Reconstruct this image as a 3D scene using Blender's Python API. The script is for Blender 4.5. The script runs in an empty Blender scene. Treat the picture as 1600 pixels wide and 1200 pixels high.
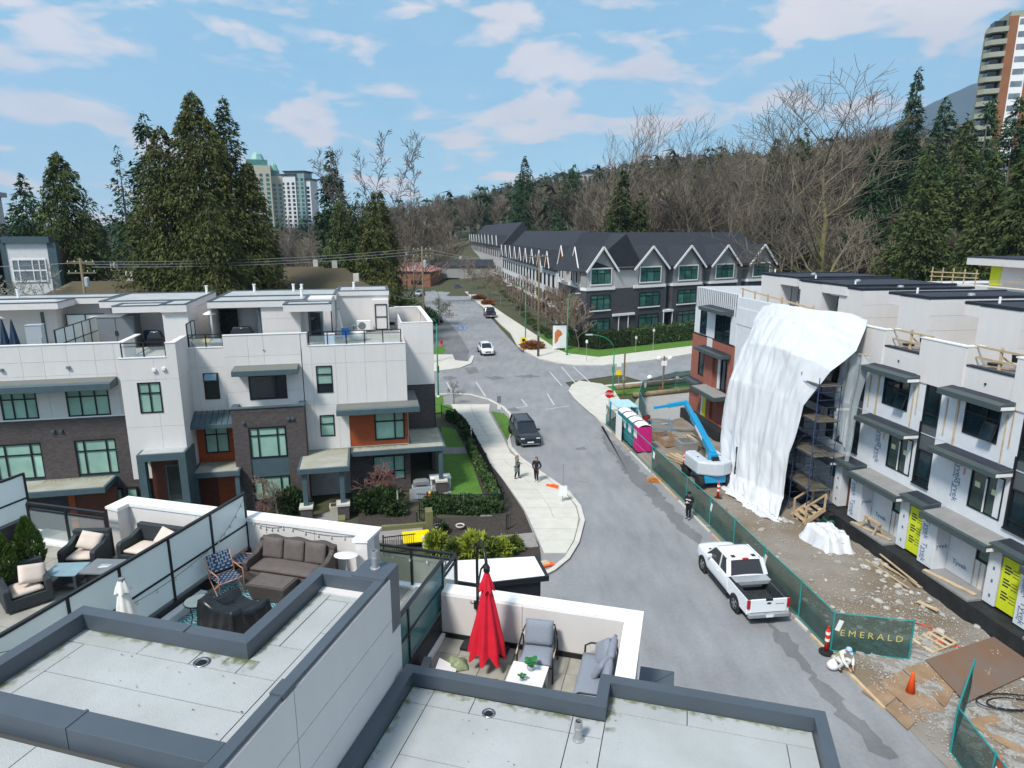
import bpy, bmesh, math, random
import numpy as np
from mathutils import Vector, Matrix
random.seed(7); np.random.seed(7)
PI = math.pi; R_ = math.radians
S = bpy.context.scene; COL = S.collection
# ---------------------------------------------------------------- camera
CAM_H = 17.0; FPX = 1030.0; PITCH = math.atan(238/FPX)
cd = bpy.data.cameras.new('camera'); cam = bpy.data.objects.new('camera', cd); COL.objects.link(cam)
cam.location = (0, 0, CAM_H); cam.rotation_euler = (PI/2-PITCH, 0, 0)
cd.sensor_fit = 'HORIZONTAL'; cd.sensor_width = 36; cd.lens = 36*FPX/1600; cd.clip_start = .2; cd.clip_end = 30000
S.camera = cam
# ---------------------------------------------------------------- sky and sun
SUN_EL, SUN_AZ = 52, 216          # azimuth the light comes from, clockwise from +Y
w = bpy.data.worlds.new('World'); S.world = w; w.use_nodes = True
nt = w.node_tree; N = nt.nodes; Lk = nt.links
for n in list(N): N.remove(n)
out = N.new('ShaderNodeOutputWorld'); bg = N.new('ShaderNodeBackground'); Lk.new(bg.outputs[0], out.inputs[0])
sky = N.new('ShaderNodeTexSky'); sky.sky_type = 'NISHITA'; sky.sun_disc = False
sky.sun_elevation = R_(SUN_EL); sky.sun_rotation = R_(SUN_AZ); sky.altitude = 50; sky.air_density = 1.0; sky.dust_density = 0.3; sky.ozone_density = 1.0
bg.inputs[1].default_value = 0.08
def wm(op, a, b=None, clamp=False):
    n = N.new('ShaderNodeMath'); n.operation = op; n.use_clamp = clamp
    for i, x in enumerate((a, b)):
        if x is None: continue
        if isinstance(x, (int, float)): n.inputs[i].default_value = x
        else: Lk.new(x, n.inputs[i])
    return n.outputs[0]
tc = N.new('ShaderNodeTexCoord'); sp = N.new('ShaderNodeSeparateXYZ'); Lk.new(tc.outputs['Generated'], sp.inputs[0])
# sample the clear sky a little above the true direction: the photographed sky pales only slowly towards the horizon
zl = wm('ADD', wm('MULTIPLY', wm('MAXIMUM', sp.outputs[2], 0.0), .80), 0.20)
cv = N.new('ShaderNodeCombineXYZ'); Lk.new(sp.outputs[0], cv.inputs[0]); Lk.new(sp.outputs[1], cv.inputs[1]); Lk.new(zl, cv.inputs[2])
nv_ = N.new('ShaderNodeVectorMath'); nv_.operation = 'NORMALIZE'; Lk.new(cv.outputs[0], nv_.inputs[0]); Lk.new(nv_.outputs[0], sky.inputs[0])
cb = N.new('ShaderNodeCombineXYZ'); Lk.new(sp.outputs[0], cb.inputs[0]); Lk.new(sp.outputs[1], cb.inputs[1]); Lk.new(wm('MULTIPLY', wm('POWER', wm('MAXIMUM', sp.outputs[2], 0.0), .85), 2.6), cb.inputs[2])
mp = N.new('ShaderNodeMapping'); mp.inputs['Location'].default_value = (3.1, 1.7, 0); mp.inputs['Scale'].default_value = (1, 1, 1); Lk.new(cb.outputs[0], mp.inputs[0])
n1 = N.new('ShaderNodeTexNoise'); n1.inputs['Scale'].default_value = 8.0; n1.inputs['Detail'].default_value = 10; n1.inputs['Roughness'].default_value = .50; n1.inputs['Distortion'].default_value = .25
Lk.new(mp.outputs[0], n1.inputs['Vector'])
cr = N.new('ShaderNodeValToRGB'); cr.color_ramp.elements[0].position = .475; cr.color_ramp.elements[0].color = (0, 0, 0, 1)
cr.color_ramp.elements[1].position = .585; cr.color_ramp.elements[1].color = (1, 1, 1, 1); Lk.new(n1.outputs[0], cr.inputs[0])
n2 = N.new('ShaderNodeTexNoise'); n2.inputs['Scale'].default_value = 2.2; n2.inputs['Detail'].default_value = 4; Lk.new(mp.outputs[0], n2.inputs['Vector'])
veil = wm('ADD', wm('MULTIPLY', n2.outputs[0], .26), wm('MULTIPLY', wm('POWER', wm('SUBTRACT', 1.0, wm('MAXIMUM', sp.outputs[2], 0.0)), 7.0), .42))
cov = wm('MULTIPLY', wm('MAXIMUM', cr.outputs[0], veil), .88, True)
tint = N.new('ShaderNodeMix'); tint.data_type = 'RGBA'; tint.blend_type = 'MULTIPLY'; tint.inputs[0].default_value = 1
Lk.new(sky.outputs[0], tint.inputs['A']); tint.inputs['B'].default_value = (0.46, 0.92, 0.82, 1)
n3 = N.new('ShaderNodeTexNoise'); n3.inputs['Scale'].default_value = 9; n3.inputs['Detail'].default_value = 5; Lk.new(mp.outputs[0], n3.inputs['Vector'])
cc = N.new('ShaderNodeMix'); cc.data_type = 'RGBA'; Lk.new(n3.outputs[0], cc.inputs[0])
cc.inputs['A'].default_value = (2.9, 2.7, 2.75, 1); cc.inputs['B'].default_value = (5.0, 4.2, 3.7, 1)
mx = N.new('ShaderNodeMix'); mx.data_type = 'RGBA'; Lk.new(cov, mx.inputs[0]); Lk.new(tint.outputs['Result'], mx.inputs['A']); Lk.new(cc.outputs['Result'], mx.inputs['B'])
Lk.new(mx.outputs['Result'], bg.inputs[0])
sl = bpy.data.lights.new('sun', 'SUN'); sl.energy = 1.5; sl.angle = R_(10); sl.color = (1, .95, .88)
so = bpy.data.objects.new('sun', sl); COL.objects.link(so)
dv = Vector((math.sin(R_(SUN_AZ))*math.cos(R_(SUN_EL)), math.cos(R_(SUN_AZ))*math.cos(R_(SUN_EL)), math.sin(R_(SUN_EL))))
so.rotation_euler = dv.to_track_quat('Z', 'Y').to_euler(); so.location = (0, -20, 60)
S.view_settings.view_transform = 'Standard'; S.view_settings.look = 'None'; S.view_settings.gamma = 1
S.view_settings.exposure = 1.85
S.view_settings.use_curve_mapping = False
S.render.engine = 'CYCLES'; S.cycles.max_bounces = 6; S.cycles.transparent_max_bounces = 12
# ---------------------------------------------------------------- helpers
def gp(u, v, z=0.0):
    """world point at height z seen at photo pixel (u, v): used only to read plan positions off the photograph"""
    x = (u-800)/FPX; y = (600-v)/FPX
    dy = math.cos(PITCH)+y*math.sin(PITCH); dz = -math.sin(PITCH)+y*math.cos(PITCH)
    t = (z-CAM_H)/dz
    return (x*t, dy*t, z)
class MB:
    def __init__(s): s.v = []; s.f = []; s.m = []; s.cm = 0; s.X = None
    def add(s, vs, fs):
        o = len(s.v)
        if s.X is not None: vs = [tuple(s.X @ Vector(p)) for p in vs]
        s.v += [tuple(p) for p in vs]; s.f += [tuple(i+o for i in f) for f in fs]; s.m += [s.cm]*len(fs); return s
    def box(s, x0, x1, y0, y1, z0, z1):
        return s.add([(x0,y0,z0),(x1,y0,z0),(x1,y1,z0),(x0,y1,z0),(x0,y0,z1),(x1,y0,z1),(x1,y1,z1),(x0,y1,z1)],
                     [(3,2,1,0),(4,5,6,7),(0,1,5,4),(1,2,6,5),(2,3,7,6),(3,0,4,7)])
    def prism(s, pts, z0, z1):
        n = len(pts)
        return s.add([(p[0],p[1],z0) for p in pts]+[(p[0],p[1],z1) for p in pts],
                     [tuple(range(n-1,-1,-1)), tuple(range(n,2*n))]+[(i,(i+1)%n,n+(i+1)%n,n+i) for i in range(n)])
    def yprism(s, pts, y0, y1):           # polygon in xz, swept along y
        n = len(pts)
        return s.add([(p[0],y0,p[1]) for p in pts]+[(p[0],y1,p[1]) for p in pts],
                     [tuple(range(n)), tuple(range(2*n-1,n-1,-1))]+[((i+1)%n,i,n+i,n+(i+1)%n) for i in range(n)])
    def tube(s, pts, r, n=6, cap=True):
        pts = [Vector(p) for p in pts]; rs = r if isinstance(r, (list, tuple)) else [r]*len(pts)
        rings = []
        for i, p in enumerate(pts):
            d = (pts[min(i+1,len(pts)-1)]-pts[max(i-1,0)])
            if d.length < 1e-9: d = Vector((0,0,1))
            d.normalize(); a = d.cross(Vector((0,0,1)) if abs(d.z) < .95 else Vector((1,0,0))).normalized(); b = d.cross(a)
            rings.append([tuple(p+(a*math.cos(2*PI*k/n)+b*math.sin(2*PI*k/n))*rs[i]) for k in range(n)])
        vs = [q for rg in rings for q in rg]; fs = []
        for i in range(len(pts)-1):
            for k in range(n): fs.append((i*n+k, i*n+(k+1)%n, (i+1)*n+(k+1)%n, (i+1)*n+k))
        if cap: fs += [tuple(range(n-1,-1,-1)), tuple(range((len(pts)-1)*n, len(pts)*n))]
        return s.add(vs, fs)
    def bar(s, a, b, w_, h_):             # rectangular bar between two points
        a = Vector(a); b = Vector(b); d = (b-a).normalized(); u = d.cross(Vector((0,0,1)) if abs(d.z) < .95 else Vector((0,1,0))).normalized(); v = u.cross(d)
        q = [u*(w_/2*sx)+v*(h_/2*sy) for sx, sy in ((-1,-1),(1,-1),(1,1),(-1,1))]
        return s.add([tuple(a+k) for k in q]+[tuple(b+k) for k in q], [(3,2,1,0),(4,5,6,7),(0,1,5,4),(1,2,6,5),(2,3,7,6),(3,0,4,7)])
    def lathe(s, prof, n=16, o=(0,0,0)):
        vs = []; fs = []
        for r, z in prof:
            for k in range(n): vs.append((o[0]+r*math.cos(2*PI*k/n), o[1]+r*math.sin(2*PI*k/n), o[2]+z))
        for i in range(len(prof)-1):
            for k in range(n): fs.append((i*n+k, i*n+(k+1)%n, (i+1)*n+(k+1)%n, (i+1)*n+k))
        fs += [tuple(range(n-1,-1,-1)), tuple(range((len(prof)-1)*n, len(prof)*n))]
        return s.add(vs, fs)
    def quad(s, a, b, c, d): return s.add([a,b,c,d], [(0,1,2,3)])
    def grid(s, fn, nu, nv):              # fn(u,v) in 0..1
        vs = [fn(i/nu, j/nv) for j in range(nv+1) for i in range(nu+1)]
        return s.add(vs, [(j*(nu+1)+i, j*(nu+1)+i+1, (j+1)*(nu+1)+i+1, (j+1)*(nu+1)+i) for j in range(nv) for i in range(nu)])
    def build(s, name, mat, parent=None, smooth=False, bevel=0, fix=True):
        me = bpy.data.meshes.new(name); me.from_pydata(s.v, [], s.f)
        for m in (mat if isinstance(mat, (list, tuple)) else [mat]): me.materials.append(m)
        if isinstance(mat, (list, tuple)): me.polygons.foreach_set('material_index', s.m)
        if fix:
            bm = bmesh.new(); bm.from_mesh(me); bmesh.ops.recalc_face_normals(bm, faces=bm.faces); bm.to_mesh(me); bm.free()
        if smooth: me.polygons.foreach_set('use_smooth', [True]*len(me.polygons))
        o = bpy.data.objects.new(name, me); COL.objects.link(o)
        if parent is not None: o.parent = parent
        if bevel:
            b = o.modifiers.new('bevel', 'BEVEL'); b.width = bevel; b.segments = 2; b.limit_method = 'ANGLE'
        return o
def tag(o, label=None, cat=None, group=None, kind=None):
    if label: o['label'] = label
    if cat: o['category'] = cat
    if group: o['group'] = group
    if kind: o['kind'] = kind
    return o
def E(name, label, cat, loc=(0,0,0), rz=0, group=None):
    o = bpy.data.objects.new(name, None); COL.objects.link(o); o.location = loc; o.rotation_euler = (0,0,rz); o.empty_display_size = .2
    return tag(o, label, cat, group)
def dup(root, loc, rz, label=None, group=None, scale=None):
    r = root.copy(); COL.objects.link(r); r.location = loc; r.rotation_euler = (0,0,rz)
    if scale: r.scale = scale
    if label: r['label'] = label
    if group: r['group'] = group
    for c in list(root.children):
        k = c.copy(); COL.objects.link(k); k.parent = r
        for g in c.children:
            q = g.copy(); COL.objects.link(q); q.parent = k
    return r
def share(name, mesh, parent, loc=(0,0,0), rot=(0,0,0), scale=(1,1,1)):
    k = bpy.data.objects.new(name, mesh); COL.objects.link(k); k.parent = parent; k.location = loc; k.rotation_euler = rot; k.scale = scale; return k
def text(name, s, size, mat, parent, loc, rot, ext=.004, align='CENTER'):
    c = bpy.data.curves.new(name, 'FONT'); c.body = s; c.size = size; c.extrude = ext; c.align_x = align; c.align_y = 'CENTER'; c.resolution_u = 2
    o = bpy.data.objects.new(name, c); COL.objects.link(o)
    me = bpy.data.meshes.new_from_object(o.evaluated_get(bpy.context.evaluated_depsgraph_get()))
    bpy.data.objects.remove(o); me.materials.clear(); me.materials.append(mat)
    k = bpy.data.objects.new(name, me); COL.objects.link(k); k.parent = parent; k.location = loc; k.rotation_euler = rot
    return k
# ---------------------------------------------------------------- materials
def mat(name, col, rough=.7, var=.12, scale=3.0, bump=0, bscale=None, metal=0, spec=.4, alpha=1, trans=0, col2=None, stretch=None, detail=5, rnd=0, c2amt=None, objinfo=True):
    m = bpy.data.materials.new(name); m.use_nodes = True; t = m.node_tree; b = t.nodes['Principled BSDF']; L = t.links
    b.inputs['Roughness'].default_value = rough; b.inputs['Metallic'].default_value = metal; b.inputs['Specular IOR Level'].default_value = spec
    b.inputs['Alpha'].default_value = alpha; b.inputs['Transmission Weight'].default_value = trans
    tc = t.nodes.new('ShaderNodeTexCoord'); src = tc.outputs['Object']
    if stretch:
        mp = t.nodes.new('ShaderNodeMapping'); mp.inputs['Scale'].default_value = stretch; L.new(src, mp.inputs[0]); src = mp.outputs[0]
    n = t.nodes.new('ShaderNodeTexNoise'); n.inputs['Scale'].default_value = scale; n.inputs['Detail'].default_value = detail; n.inputs['Roughness'].default_value = .6; L.new(src, n.inputs['Vector'])
    mx = t.nodes.new('ShaderNodeMix'); mx.data_type = 'RGBA'
    c2 = col2 if col2 else tuple(min(1, c*(1+var)) for c in col)
    c1 = col if col2 else tuple(c*(1-var) for c in col)
    mx.inputs['A'].default_value = (*c1, 1); mx.inputs['B'].default_value = (*c2, 1)
    r = t.nodes.new('ShaderNodeMapRange'); r.inputs[1].default_value = .3; r.inputs[2].default_value = .7; L.new(n.outputs[0], r.inputs[0]); L.new(r.outputs[0], mx.inputs[0])
    c = mx.outputs['Result']
    if rnd:
        oi = t.nodes.new('ShaderNodeObjectInfo'); h = t.nodes.new('ShaderNodeHueSaturation')
        q = t.nodes.new('ShaderNodeMapRange'); q.inputs[3].default_value = 1-rnd; q.inputs[4].default_value = 1+rnd; L.new(oi.outputs['Random'], q.inputs[0]); L.new(q.outputs[0], h.inputs['Value']); L.new(c, h.inputs['Color']); c = h.outputs[0]
    L.new(c, b.inputs['Base Color'])
    if bump:
        nb = t.nodes.new('ShaderNodeTexNoise'); nb.inputs['Scale'].default_value = bscale or scale*6; nb.inputs['Detail'].default_value = 4; L.new(src, nb.inputs['Vector'])
        bp = t.nodes.new('ShaderNodeBump'); bp.inputs['Strength'].default_value = bump; bp.inputs['Distance'].default_value = .02; L.new(nb.outputs[0], bp.inputs['Height']); L.new(bp.outputs[0], b.inputs['Normal'])
    return m
def brick(name, c1, c2, mortar, bw=.22, bh=.075, vert=True, rough=.85):
    m = bpy.data.materials.new(name); m.use_nodes = True; t = m.node_tree; b = t.nodes['Principled BSDF']; L = t.links
    b.inputs['Roughness'].default_value = rough
    tc = t.nodes.new('ShaderNodeTexCoord'); src = tc.outputs['Object']
    if vert:
        s = t.nodes.new('ShaderNodeSeparateXYZ'); L.new(src, s.inputs[0]); a = t.nodes.new('ShaderNodeMath'); L.new(s.outputs[0], a.inputs[0]); L.new(s.outputs[1], a.inputs[1])
        c = t.nodes.new('ShaderNodeCombineXYZ'); L.new(a.outputs[0], c.inputs[0]); L.new(s.outputs[2], c.inputs[1]); src = c.outputs[0]
    k = t.nodes.new('ShaderNodeTexBrick'); L.new(src, k.inputs['Vector']); k.inputs['Scale'].default_value = 1
    k.inputs['Color1'].default_value = (*c1,1); k.inputs['Color2'].default_value = (*c2,1); k.inputs['Mortar'].default_value = (*mortar,1)
    k.inputs['Brick Width'].default_value = bw; k.inputs['Row Height'].default_value = bh; k.inputs['Mortar Size'].default_value = .008
    L.new(k.outputs['Color'], b.inputs['Base Color'])
    bp = t.nodes.new('ShaderNodeBump'); bp.inputs['Strength'].default_value = .5; bp.inputs['Distance'].default_value = .01; bp.invert = True; L.new(k.outputs['Fac'], bp.inputs['Height']); L.new(bp.outputs[0], b.inputs['Normal'])
    return m
M = {}
M['panel'] = mat('white_fibre_cement', (.635,.605,.59), .75, .028, 1.0, .05, rnd=.02, stretch=(2.5,2.5,.45))
M['joint'] = mat('panel_joint', (.40,.38,.38), .8)
M['white'] = mat('white_paint', (.76,.75,.74), .6, .03)
M['brickd'] = brick('dark_brick', (.045,.036,.038), (.085,.066,.064), (.10,.09,.088))
M['brickr'] = brick('red_brick', (.33,.10,.065), (.26,.075,.05), (.30,.15,.11))
M['slate'] = mat('slate_metal', (.062,.098,.115), .5, .10, 2)
M['coping'] = mat('grey_coping_metal', (.064,.081,.100), .42, .10, 1.2, metal=.0, spec=.5)
M['black'] = mat('black_metal', (.012,.013,.016), .4, .1)
M['membrane'] = mat('roof_membrane', (.325,.342,.335), .88, .14, .9, .35, 70, rnd=.02, detail=14, col2=(.425,.44,.45))
M['membraned'] = mat('dark_membrane', (.022,.026,.038), .6, .25, 2)
M['mossroof'] = mat('mossy_roof', (.38,.375,.345), .85, .1, 1.1, col2=(.27,.27,.19), detail=8)
M['gglass'] = mat('blind_lined_glass', (.265,.425,.355), .10, .22, .5, spec=.7, rnd=.20)
M['dglass'] = mat('dark_glass', (.010,.018,.022), .06, .3, 1.2, spec=.7)
M['tglass'] = mat('green_glass', (.045,.135,.115), .16, .5, .8, spec=.7, rnd=.4)
M['bglass'] = mat('blue_tinted_glass', (.008,.022,.030), .06, .5, 1, spec=.7, rnd=.3)
M['frost'] = mat('frosted_glass', (.80,.88,.86), .25, .04, 1, alpha=.93, spec=.5)
M['teal'] = mat('teal_glass', (.045,.20,.21), .18, .06, 1, alpha=.80, spec=.5)
M['clear'] = mat('clear_glass', (.55,.65,.65), .05, .02, 1, alpha=.16, spec=.6)
M['wood'] = mat('stained_cedar', (.30,.062,.016), .55, .25, 2, stretch=(1,1,14))
M['wdoor'] = mat('wood_door', (.10,.03,.018), .5, .2, 3)
M['lumber'] = mat('raw_lumber', (.48,.36,.225), .8, .2, 3, stretch=(1,1,1), rnd=.15)
M['paver'] = mat('deck_paver', (.30,.285,.25), .9, .18, 2, .2, 50, rnd=.08)
M['conc'] = mat('pale_concrete', (.53,.51,.455), .9, .08, 1.2, .15, 40, rnd=.035)
M['concd'] = mat('grey_concrete', (.24,.235,.23), .9, .12, 1.5, .2, 40)
M['wicker'] = mat('dark_wicker', (.028,.035,.040), .6, .4, 40, .6, 60)
M['wickerb'] = mat('brown_wicker', (.075,.060,.055), .6, .35, 40, .5, 60)
M['taupe'] = mat('taupe_cushion', (.115,.095,.09), .9, .15, 8, .2)
M['beige'] = mat('beige_cushion', (.60,.50,.43), .9, .05, 8, .1)
M['greyc'] = mat('grey_cushion', (.225,.25,.30), .95, .10, 30, .25, 200)
M['red'] = mat('red_canvas', (.58,.008,.028), .75, .12, 4)
M['navy'] = mat('navy_canvas', (.014,.034,.07), .8, .2, 4)
M['cover'] = mat('black_vinyl', (.012,.014,.017), .32, .3, 4)
M['chrome'] = mat('steel', (.5,.5,.5), .25, .05, metal=1)
M['galv'] = mat('galvanised_steel', (.42,.43,.44), .45, .1, 6, metal=.6)
M['grey'] = mat('grey_plastic', (.17,.185,.20), .5, .05)
M['lgrey'] = mat('light_grey_plastic', (.36,.40,.43), .5, .05)
M['green'] = mat('green_paint', (.005,.20,.09), .4, .06)
M['grass'] = mat('lawn_grass', (.07,.165,.018), .9, .3, 6, .4, 60)
M['soil'] = mat('dark_soil', (.045,.036,.030), .95, .4, 6, .6, 30)
M['leaf'] = mat('hedge_leaf', (.030,.060,.016), .65, .5, 2.0, rnd=.2)
M['darkleaf'] = mat('dark_artificial_leaf', (.010,.016,.010), .7, .4, 5)
M['palegrey'] = mat('pale_grey_paint', (.50,.53,.57), .4, .05)
M['orleaf'] = mat('orange_leaves', (.48,.16,.015), .8, .4, 8)
M['brickd2'] = brick('charcoal_brick', (.044,.044,.053), (.060,.060,.072), (.07,.07,.078))
M['brickd3'] = brick('brown_grey_brick', (.16,.12,.10), (.21,.16,.135), (.25,.22,.2))
M['brickr2'] = brick('brown_brick', (.15,.06,.035), (.11,.045,.03), (.2,.12,.1))
M['stuccol'] = mat('pale_siding', (.47,.45,.44), .8, .04)
M['balc'] = mat('pale_green_concrete', (.30,.305,.245), .8, .1, .3)
M['towerbrick'] = mat('tower_brick', (.25,.105,.055), .85, .1, .5)
M['dglass2'] = mat('grey_glass', (.16,.19,.23), .1, .5, .3, spec=.6)
M['greenroof'] = mat('copper_green_roof', (.22,.42,.38), .5)
M['beigec'] = mat('beige_concrete', (.47,.43,.34), .8)
M['tealgrey'] = mat('grey_green_cladding', (.22,.30,.32), .5)
M['topd'] = mat('dark_cedar_hedge', (.028,.050,.014), .75, .45, 2)
M['leaf2'] = mat('laurel_leaf', (.045,.085,.020), .55, .45, 1.5)
M['leaf3'] = mat('olive_leaf', (.10,.135,.025), .6, .45, 2)
M['twig2'] = mat('tan_twigs', (.20,.15,.11), .95, .3, .5)
M['lichen'] = mat('lichen_twigs', (.30,.28,.22), .95, .3, 1.5)
M['orprint'] = mat('orange_print', (.55,.17,.05), .6)
M['logw'] = mat('log_bark', (.22,.17,.11), .95, .3, 2)
M['mosswall'] = mat('mossy_wall', (.15,.14,.09), .95, .3, 2, col2=(.14,.15,.035))
M['leafy'] = mat('yellow_green_leaf', (.20,.24,.025), .6, .4, 3, rnd=.2)
M['rust'] = mat('rusty_grass', (.26,.10,.035), .9, .4, 3)
M['bark'] = mat('bark', (.13,.105,.085), .95, .3, 4, rnd=.15)
M['twig'] = mat('bare_twigs', (.150,.122,.090), .95, .3, .25, rnd=.30)
M['twigr'] = mat('reddish_twigs', (.20,.10,.085), .95, .25, 1)
M['mossy'] = mat('mossy_bark', (.17,.145,.06), .95, .35, .6, rnd=.2)
M['con1'] = mat('cedar_foliage', (.060,.068,.013), .85, .5, .6, rnd=.12)
M['con2'] = mat('fir_foliage', (.024,.058,.018), .85, .45, .4, rnd=.20)
M['con3'] = mat('olive_conifer_foliage', (.048,.068,.015), .85, .45, .4, rnd=.16)
M['shingle'] = mat('dark_shingle', (.024,.028,.037), .85, .20, 2, .3, 30)
M['stucco'] = mat('grey_siding', (.27,.265,.265), .8, .04)
M['wrap'] = mat('house_wrap', (.64,.655,.685), .45, .05, 2.0, .15, 3)
M['tarp'] = mat('white_tarpaulin', (.60,.61,.635), .4, .03, 1, .55, 1.6)
M['plastic'] = mat('clear_plastic_sheet', (.62,.68,.72), .18, .15, 1.2, alpha=.42, bump=.5, bscale=2)
M['lime'] = mat('lime_door_cover', (.60,.66,.02), .5, .03)
M['ink'] = mat('black_ink', (.015,.02,.04), .6)
M['inkb'] = mat('blue_grey_ink', (.10,.16,.28), .6)
M['pinkink'] = mat('pink_ink', (.55,.28,.30), .6)
M['gold'] = mat('gold_lettering', (.52,.46,.14), .6)
M['tealnet'] = mat('green_screen_netting', (.014,.065,.055), .75, .5, 2.2, alpha=.74)
M['tealpost'] = mat('teal_paint', (.02,.26,.25), .45)
M['tyre'] = mat('tyre_rubber', (.014,.014,.015), .8)
M['carw'] = mat('white_car_paint', (.74,.76,.79), .22, .01, spec=.6)
M['card'] = mat('dark_car_paint', (.016,.020,.028), .2, .05, spec=.7)
M['cars'] = mat('silver_car_paint', (.32,.35,.40), .25, .02, spec=.6)
M['carglass'] = mat('car_glass', (.012,.016,.020), .05, spec=.8)
M['taill'] = mat('tail_lamp', (.42,.008,.015), .2)
M['headl'] = mat('head_lamp', (.65,.67,.68), .12)
M['yellow'] = mat('yellow_paint', (.80,.60,.0), .5)
M['orange'] = mat('orange_plastic', (.85,.10,.012), .5, .04)
M['skin'] = mat('skin', (.50,.30,.22), .6, .04)
M['hair'] = mat('brown_hair', (.14,.07,.04), .7)
M['cblack'] = mat('black_cloth', (.012,.013,.017), .9)
M['cgreen'] = mat('sage_coat', (.11,.14,.13), .9)
M['cwhite'] = mat('white_cloth', (.66,.64,.60), .9)
M['hivis'] = mat('hi_vis_vest', (.55,.55,.05), .7)
M['sky_blue'] = mat('blue_machine_paint', (.012,.28,.52), .35, .06)
M['magenta'] = mat('magenta_plastic', (.50,.015,.17), .5)
M['tealp'] = mat('teal_plastic', (.02,.20,.22), .5)
M['bluetarp'] = mat('blue_tarp', (.02,.17,.42), .5, .2)
M['pole'] = mat('weathered_pole', (.16,.13,.075), .9, .25, 3, stretch=(4,4,.5))
M['signblue'] = mat('blue_sign', (.03,.24,.62), .5)
M['signred'] = mat('red_sign', (.55,.01,.015), .4)
M['scaf'] = mat('blue_scaffold_steel', (.035,.055,.13), .5)
# ================================================================ ground, streets, pavements
def asphalt(name, c1, c2):
    m = mat(name, c1, .88, .1, .22, .35, 90, col2=c2, detail=12); t = m.node_tree; L = t.links; b = t.nodes['Principled BSDF']; src = b.inputs['Base Color'].links[0].from_socket; tc = t.nodes['Texture Coordinate']
    for sc, lo, hi, st in ((55, .80, 1.18, (1,1,1)), (1.3, .86, 1.08, (1,.25,1)), (6, .93, 1.06, (1,1,1))):
        mp = t.nodes.new('ShaderNodeMapping'); mp.inputs['Scale'].default_value = st; mp.inputs['Rotation'].default_value = (0,0,-.146); L.new(tc.outputs['Object'], mp.inputs[0])
        n = t.nodes.new('ShaderNodeTexNoise'); n.inputs['Scale'].default_value = sc; n.inputs['Detail'].default_value = 6; L.new(mp.outputs[0], n.inputs['Vector'])
        r = t.nodes.new('ShaderNodeMapRange'); r.inputs[1].default_value = .3; r.inputs[2].default_value = .7; r.inputs[3].default_value = lo; r.inputs[4].default_value = hi; L.new(n.outputs[0], r.inputs[0])
        x = t.nodes.new('ShaderNodeVectorMath'); x.operation = 'SCALE'; L.new(src, x.inputs[0]); L.new(r.outputs[0], x.inputs['Scale']); src = x.outputs[0]
    L.new(src, b.inputs['Base Color']); return m
M['asphalt'] = asphalt('worn_asphalt', (.215,.22,.232), (.275,.28,.292))
M['asphaltd'] = asphalt('dark_asphalt', (.135,.138,.145), (.185,.188,.195))
M['paint'] = mat('worn_road_paint', (.50,.50,.49), .8, .15, 3)
M['ground'] = mat('rough_ground', (.07,.062,.04), .95, .3, .08, .3, 2, col2=(.05,.065,.022))
M['dirt'] = mat('site_dirt', (.165,.112,.060), .95, .3, .24, 1.0, 9, col2=(.27,.255,.235), detail=12)
M['gravel'] = mat('site_gravel', (.22,.215,.205), .95, .3, 9, 1.0, 30, col2=(.42,.415,.40), detail=8)
AZR = R_(-8.35); RP = (20.24, 35.48)
RX = Vector((math.sin(R_(171.65)), math.cos(R_(171.65)))); RY = Vector((math.sin(R_(81.65)), math.cos(R_(81.65))))
def rw(x, y, z=0): return (RP[0]+RX.x*x+RY.x*y, RP[1]+RX.y*x+RY.y*y, z)      # right-hand row frame -> world
def hill(x, y):
    d = max(0, (y*.80+x*.55)-150)                       # rises away behind the grey townhouses, most to the right
    k = min(1, max(0, (x+40+y*.22)/190))
    h = 44*(1-math.exp(-d/130))*k
    e = max(0, y-480); h += 95*(1-math.exp(-e/500))*min(1, max(0, (x+60)/260))
    return h
g = MB()
nx, ny = 90, 80
xs = [-900+1800*i/nx for i in range(nx+1)]
ys = [-60+ (j/ny)**1.7*1260 for j in range(ny+1)]
g.add([(x, y, hill(x, y)-.05) for y in ys for x in xs], [(j*(nx+1)+i, j*(nx+1)+i+1, (j+1)*(nx+1)+i+1, (j+1)*(nx+1)+i) for j in range(ny) for i in range(nx)])
g.add([(-6500,-6500,-2.5),(6500,-6500,-2.5),(6500,6500,-2.5),(-6500,6500,-2.5)], [(0,1,2,3)])
tag(g.build('ground', M['ground'], smooth=True), kind='structure')
# streets
az = AZR; ud = Vector((math.sin(az), math.cos(az))); ur = Vector((math.cos(az), -math.sin(az)))
def st(a, r, z=0): p = Vector((13.12-.02, 24.67))+ud*a+ur*r; return (p.x, p.y, z)
r = MB(); r.quad(st(-30,-13), st(-30,.35), st(30,.35), st(30,-13)); r.quad(st(30,-13), st(30,.35), st(70,.35), st(70,-13)); r.quad(st(70,-14.5), st(70,-1.5), st(205,-1.5), st(205,-14.5))
tag(r.build('road', M['asphalt'], fix=False), kind='structure')
CX = Vector((1.2, 79)); ca = R_(59); cu = Vector((math.sin(ca), math.cos(ca))); cr_ = Vector((math.cos(ca), -math.sin(ca)))
def cs(a, q, z=0): p = CX+cu*a+cr_*q; return (p.x, p.y, z)
r = MB(); r.quad(cs(-120,-6.5,.004), cs(-120,6.5,.004), cs(10,6.5,.004), cs(10,-6.5,.004)); r.quad(cs(10,-6.5,.004), cs(10,11,.004), cs(140,9,.004), cs(140,-6.5,.004)); tag(r.build('cross_street', M['asphalt']), kind='structure')
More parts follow.
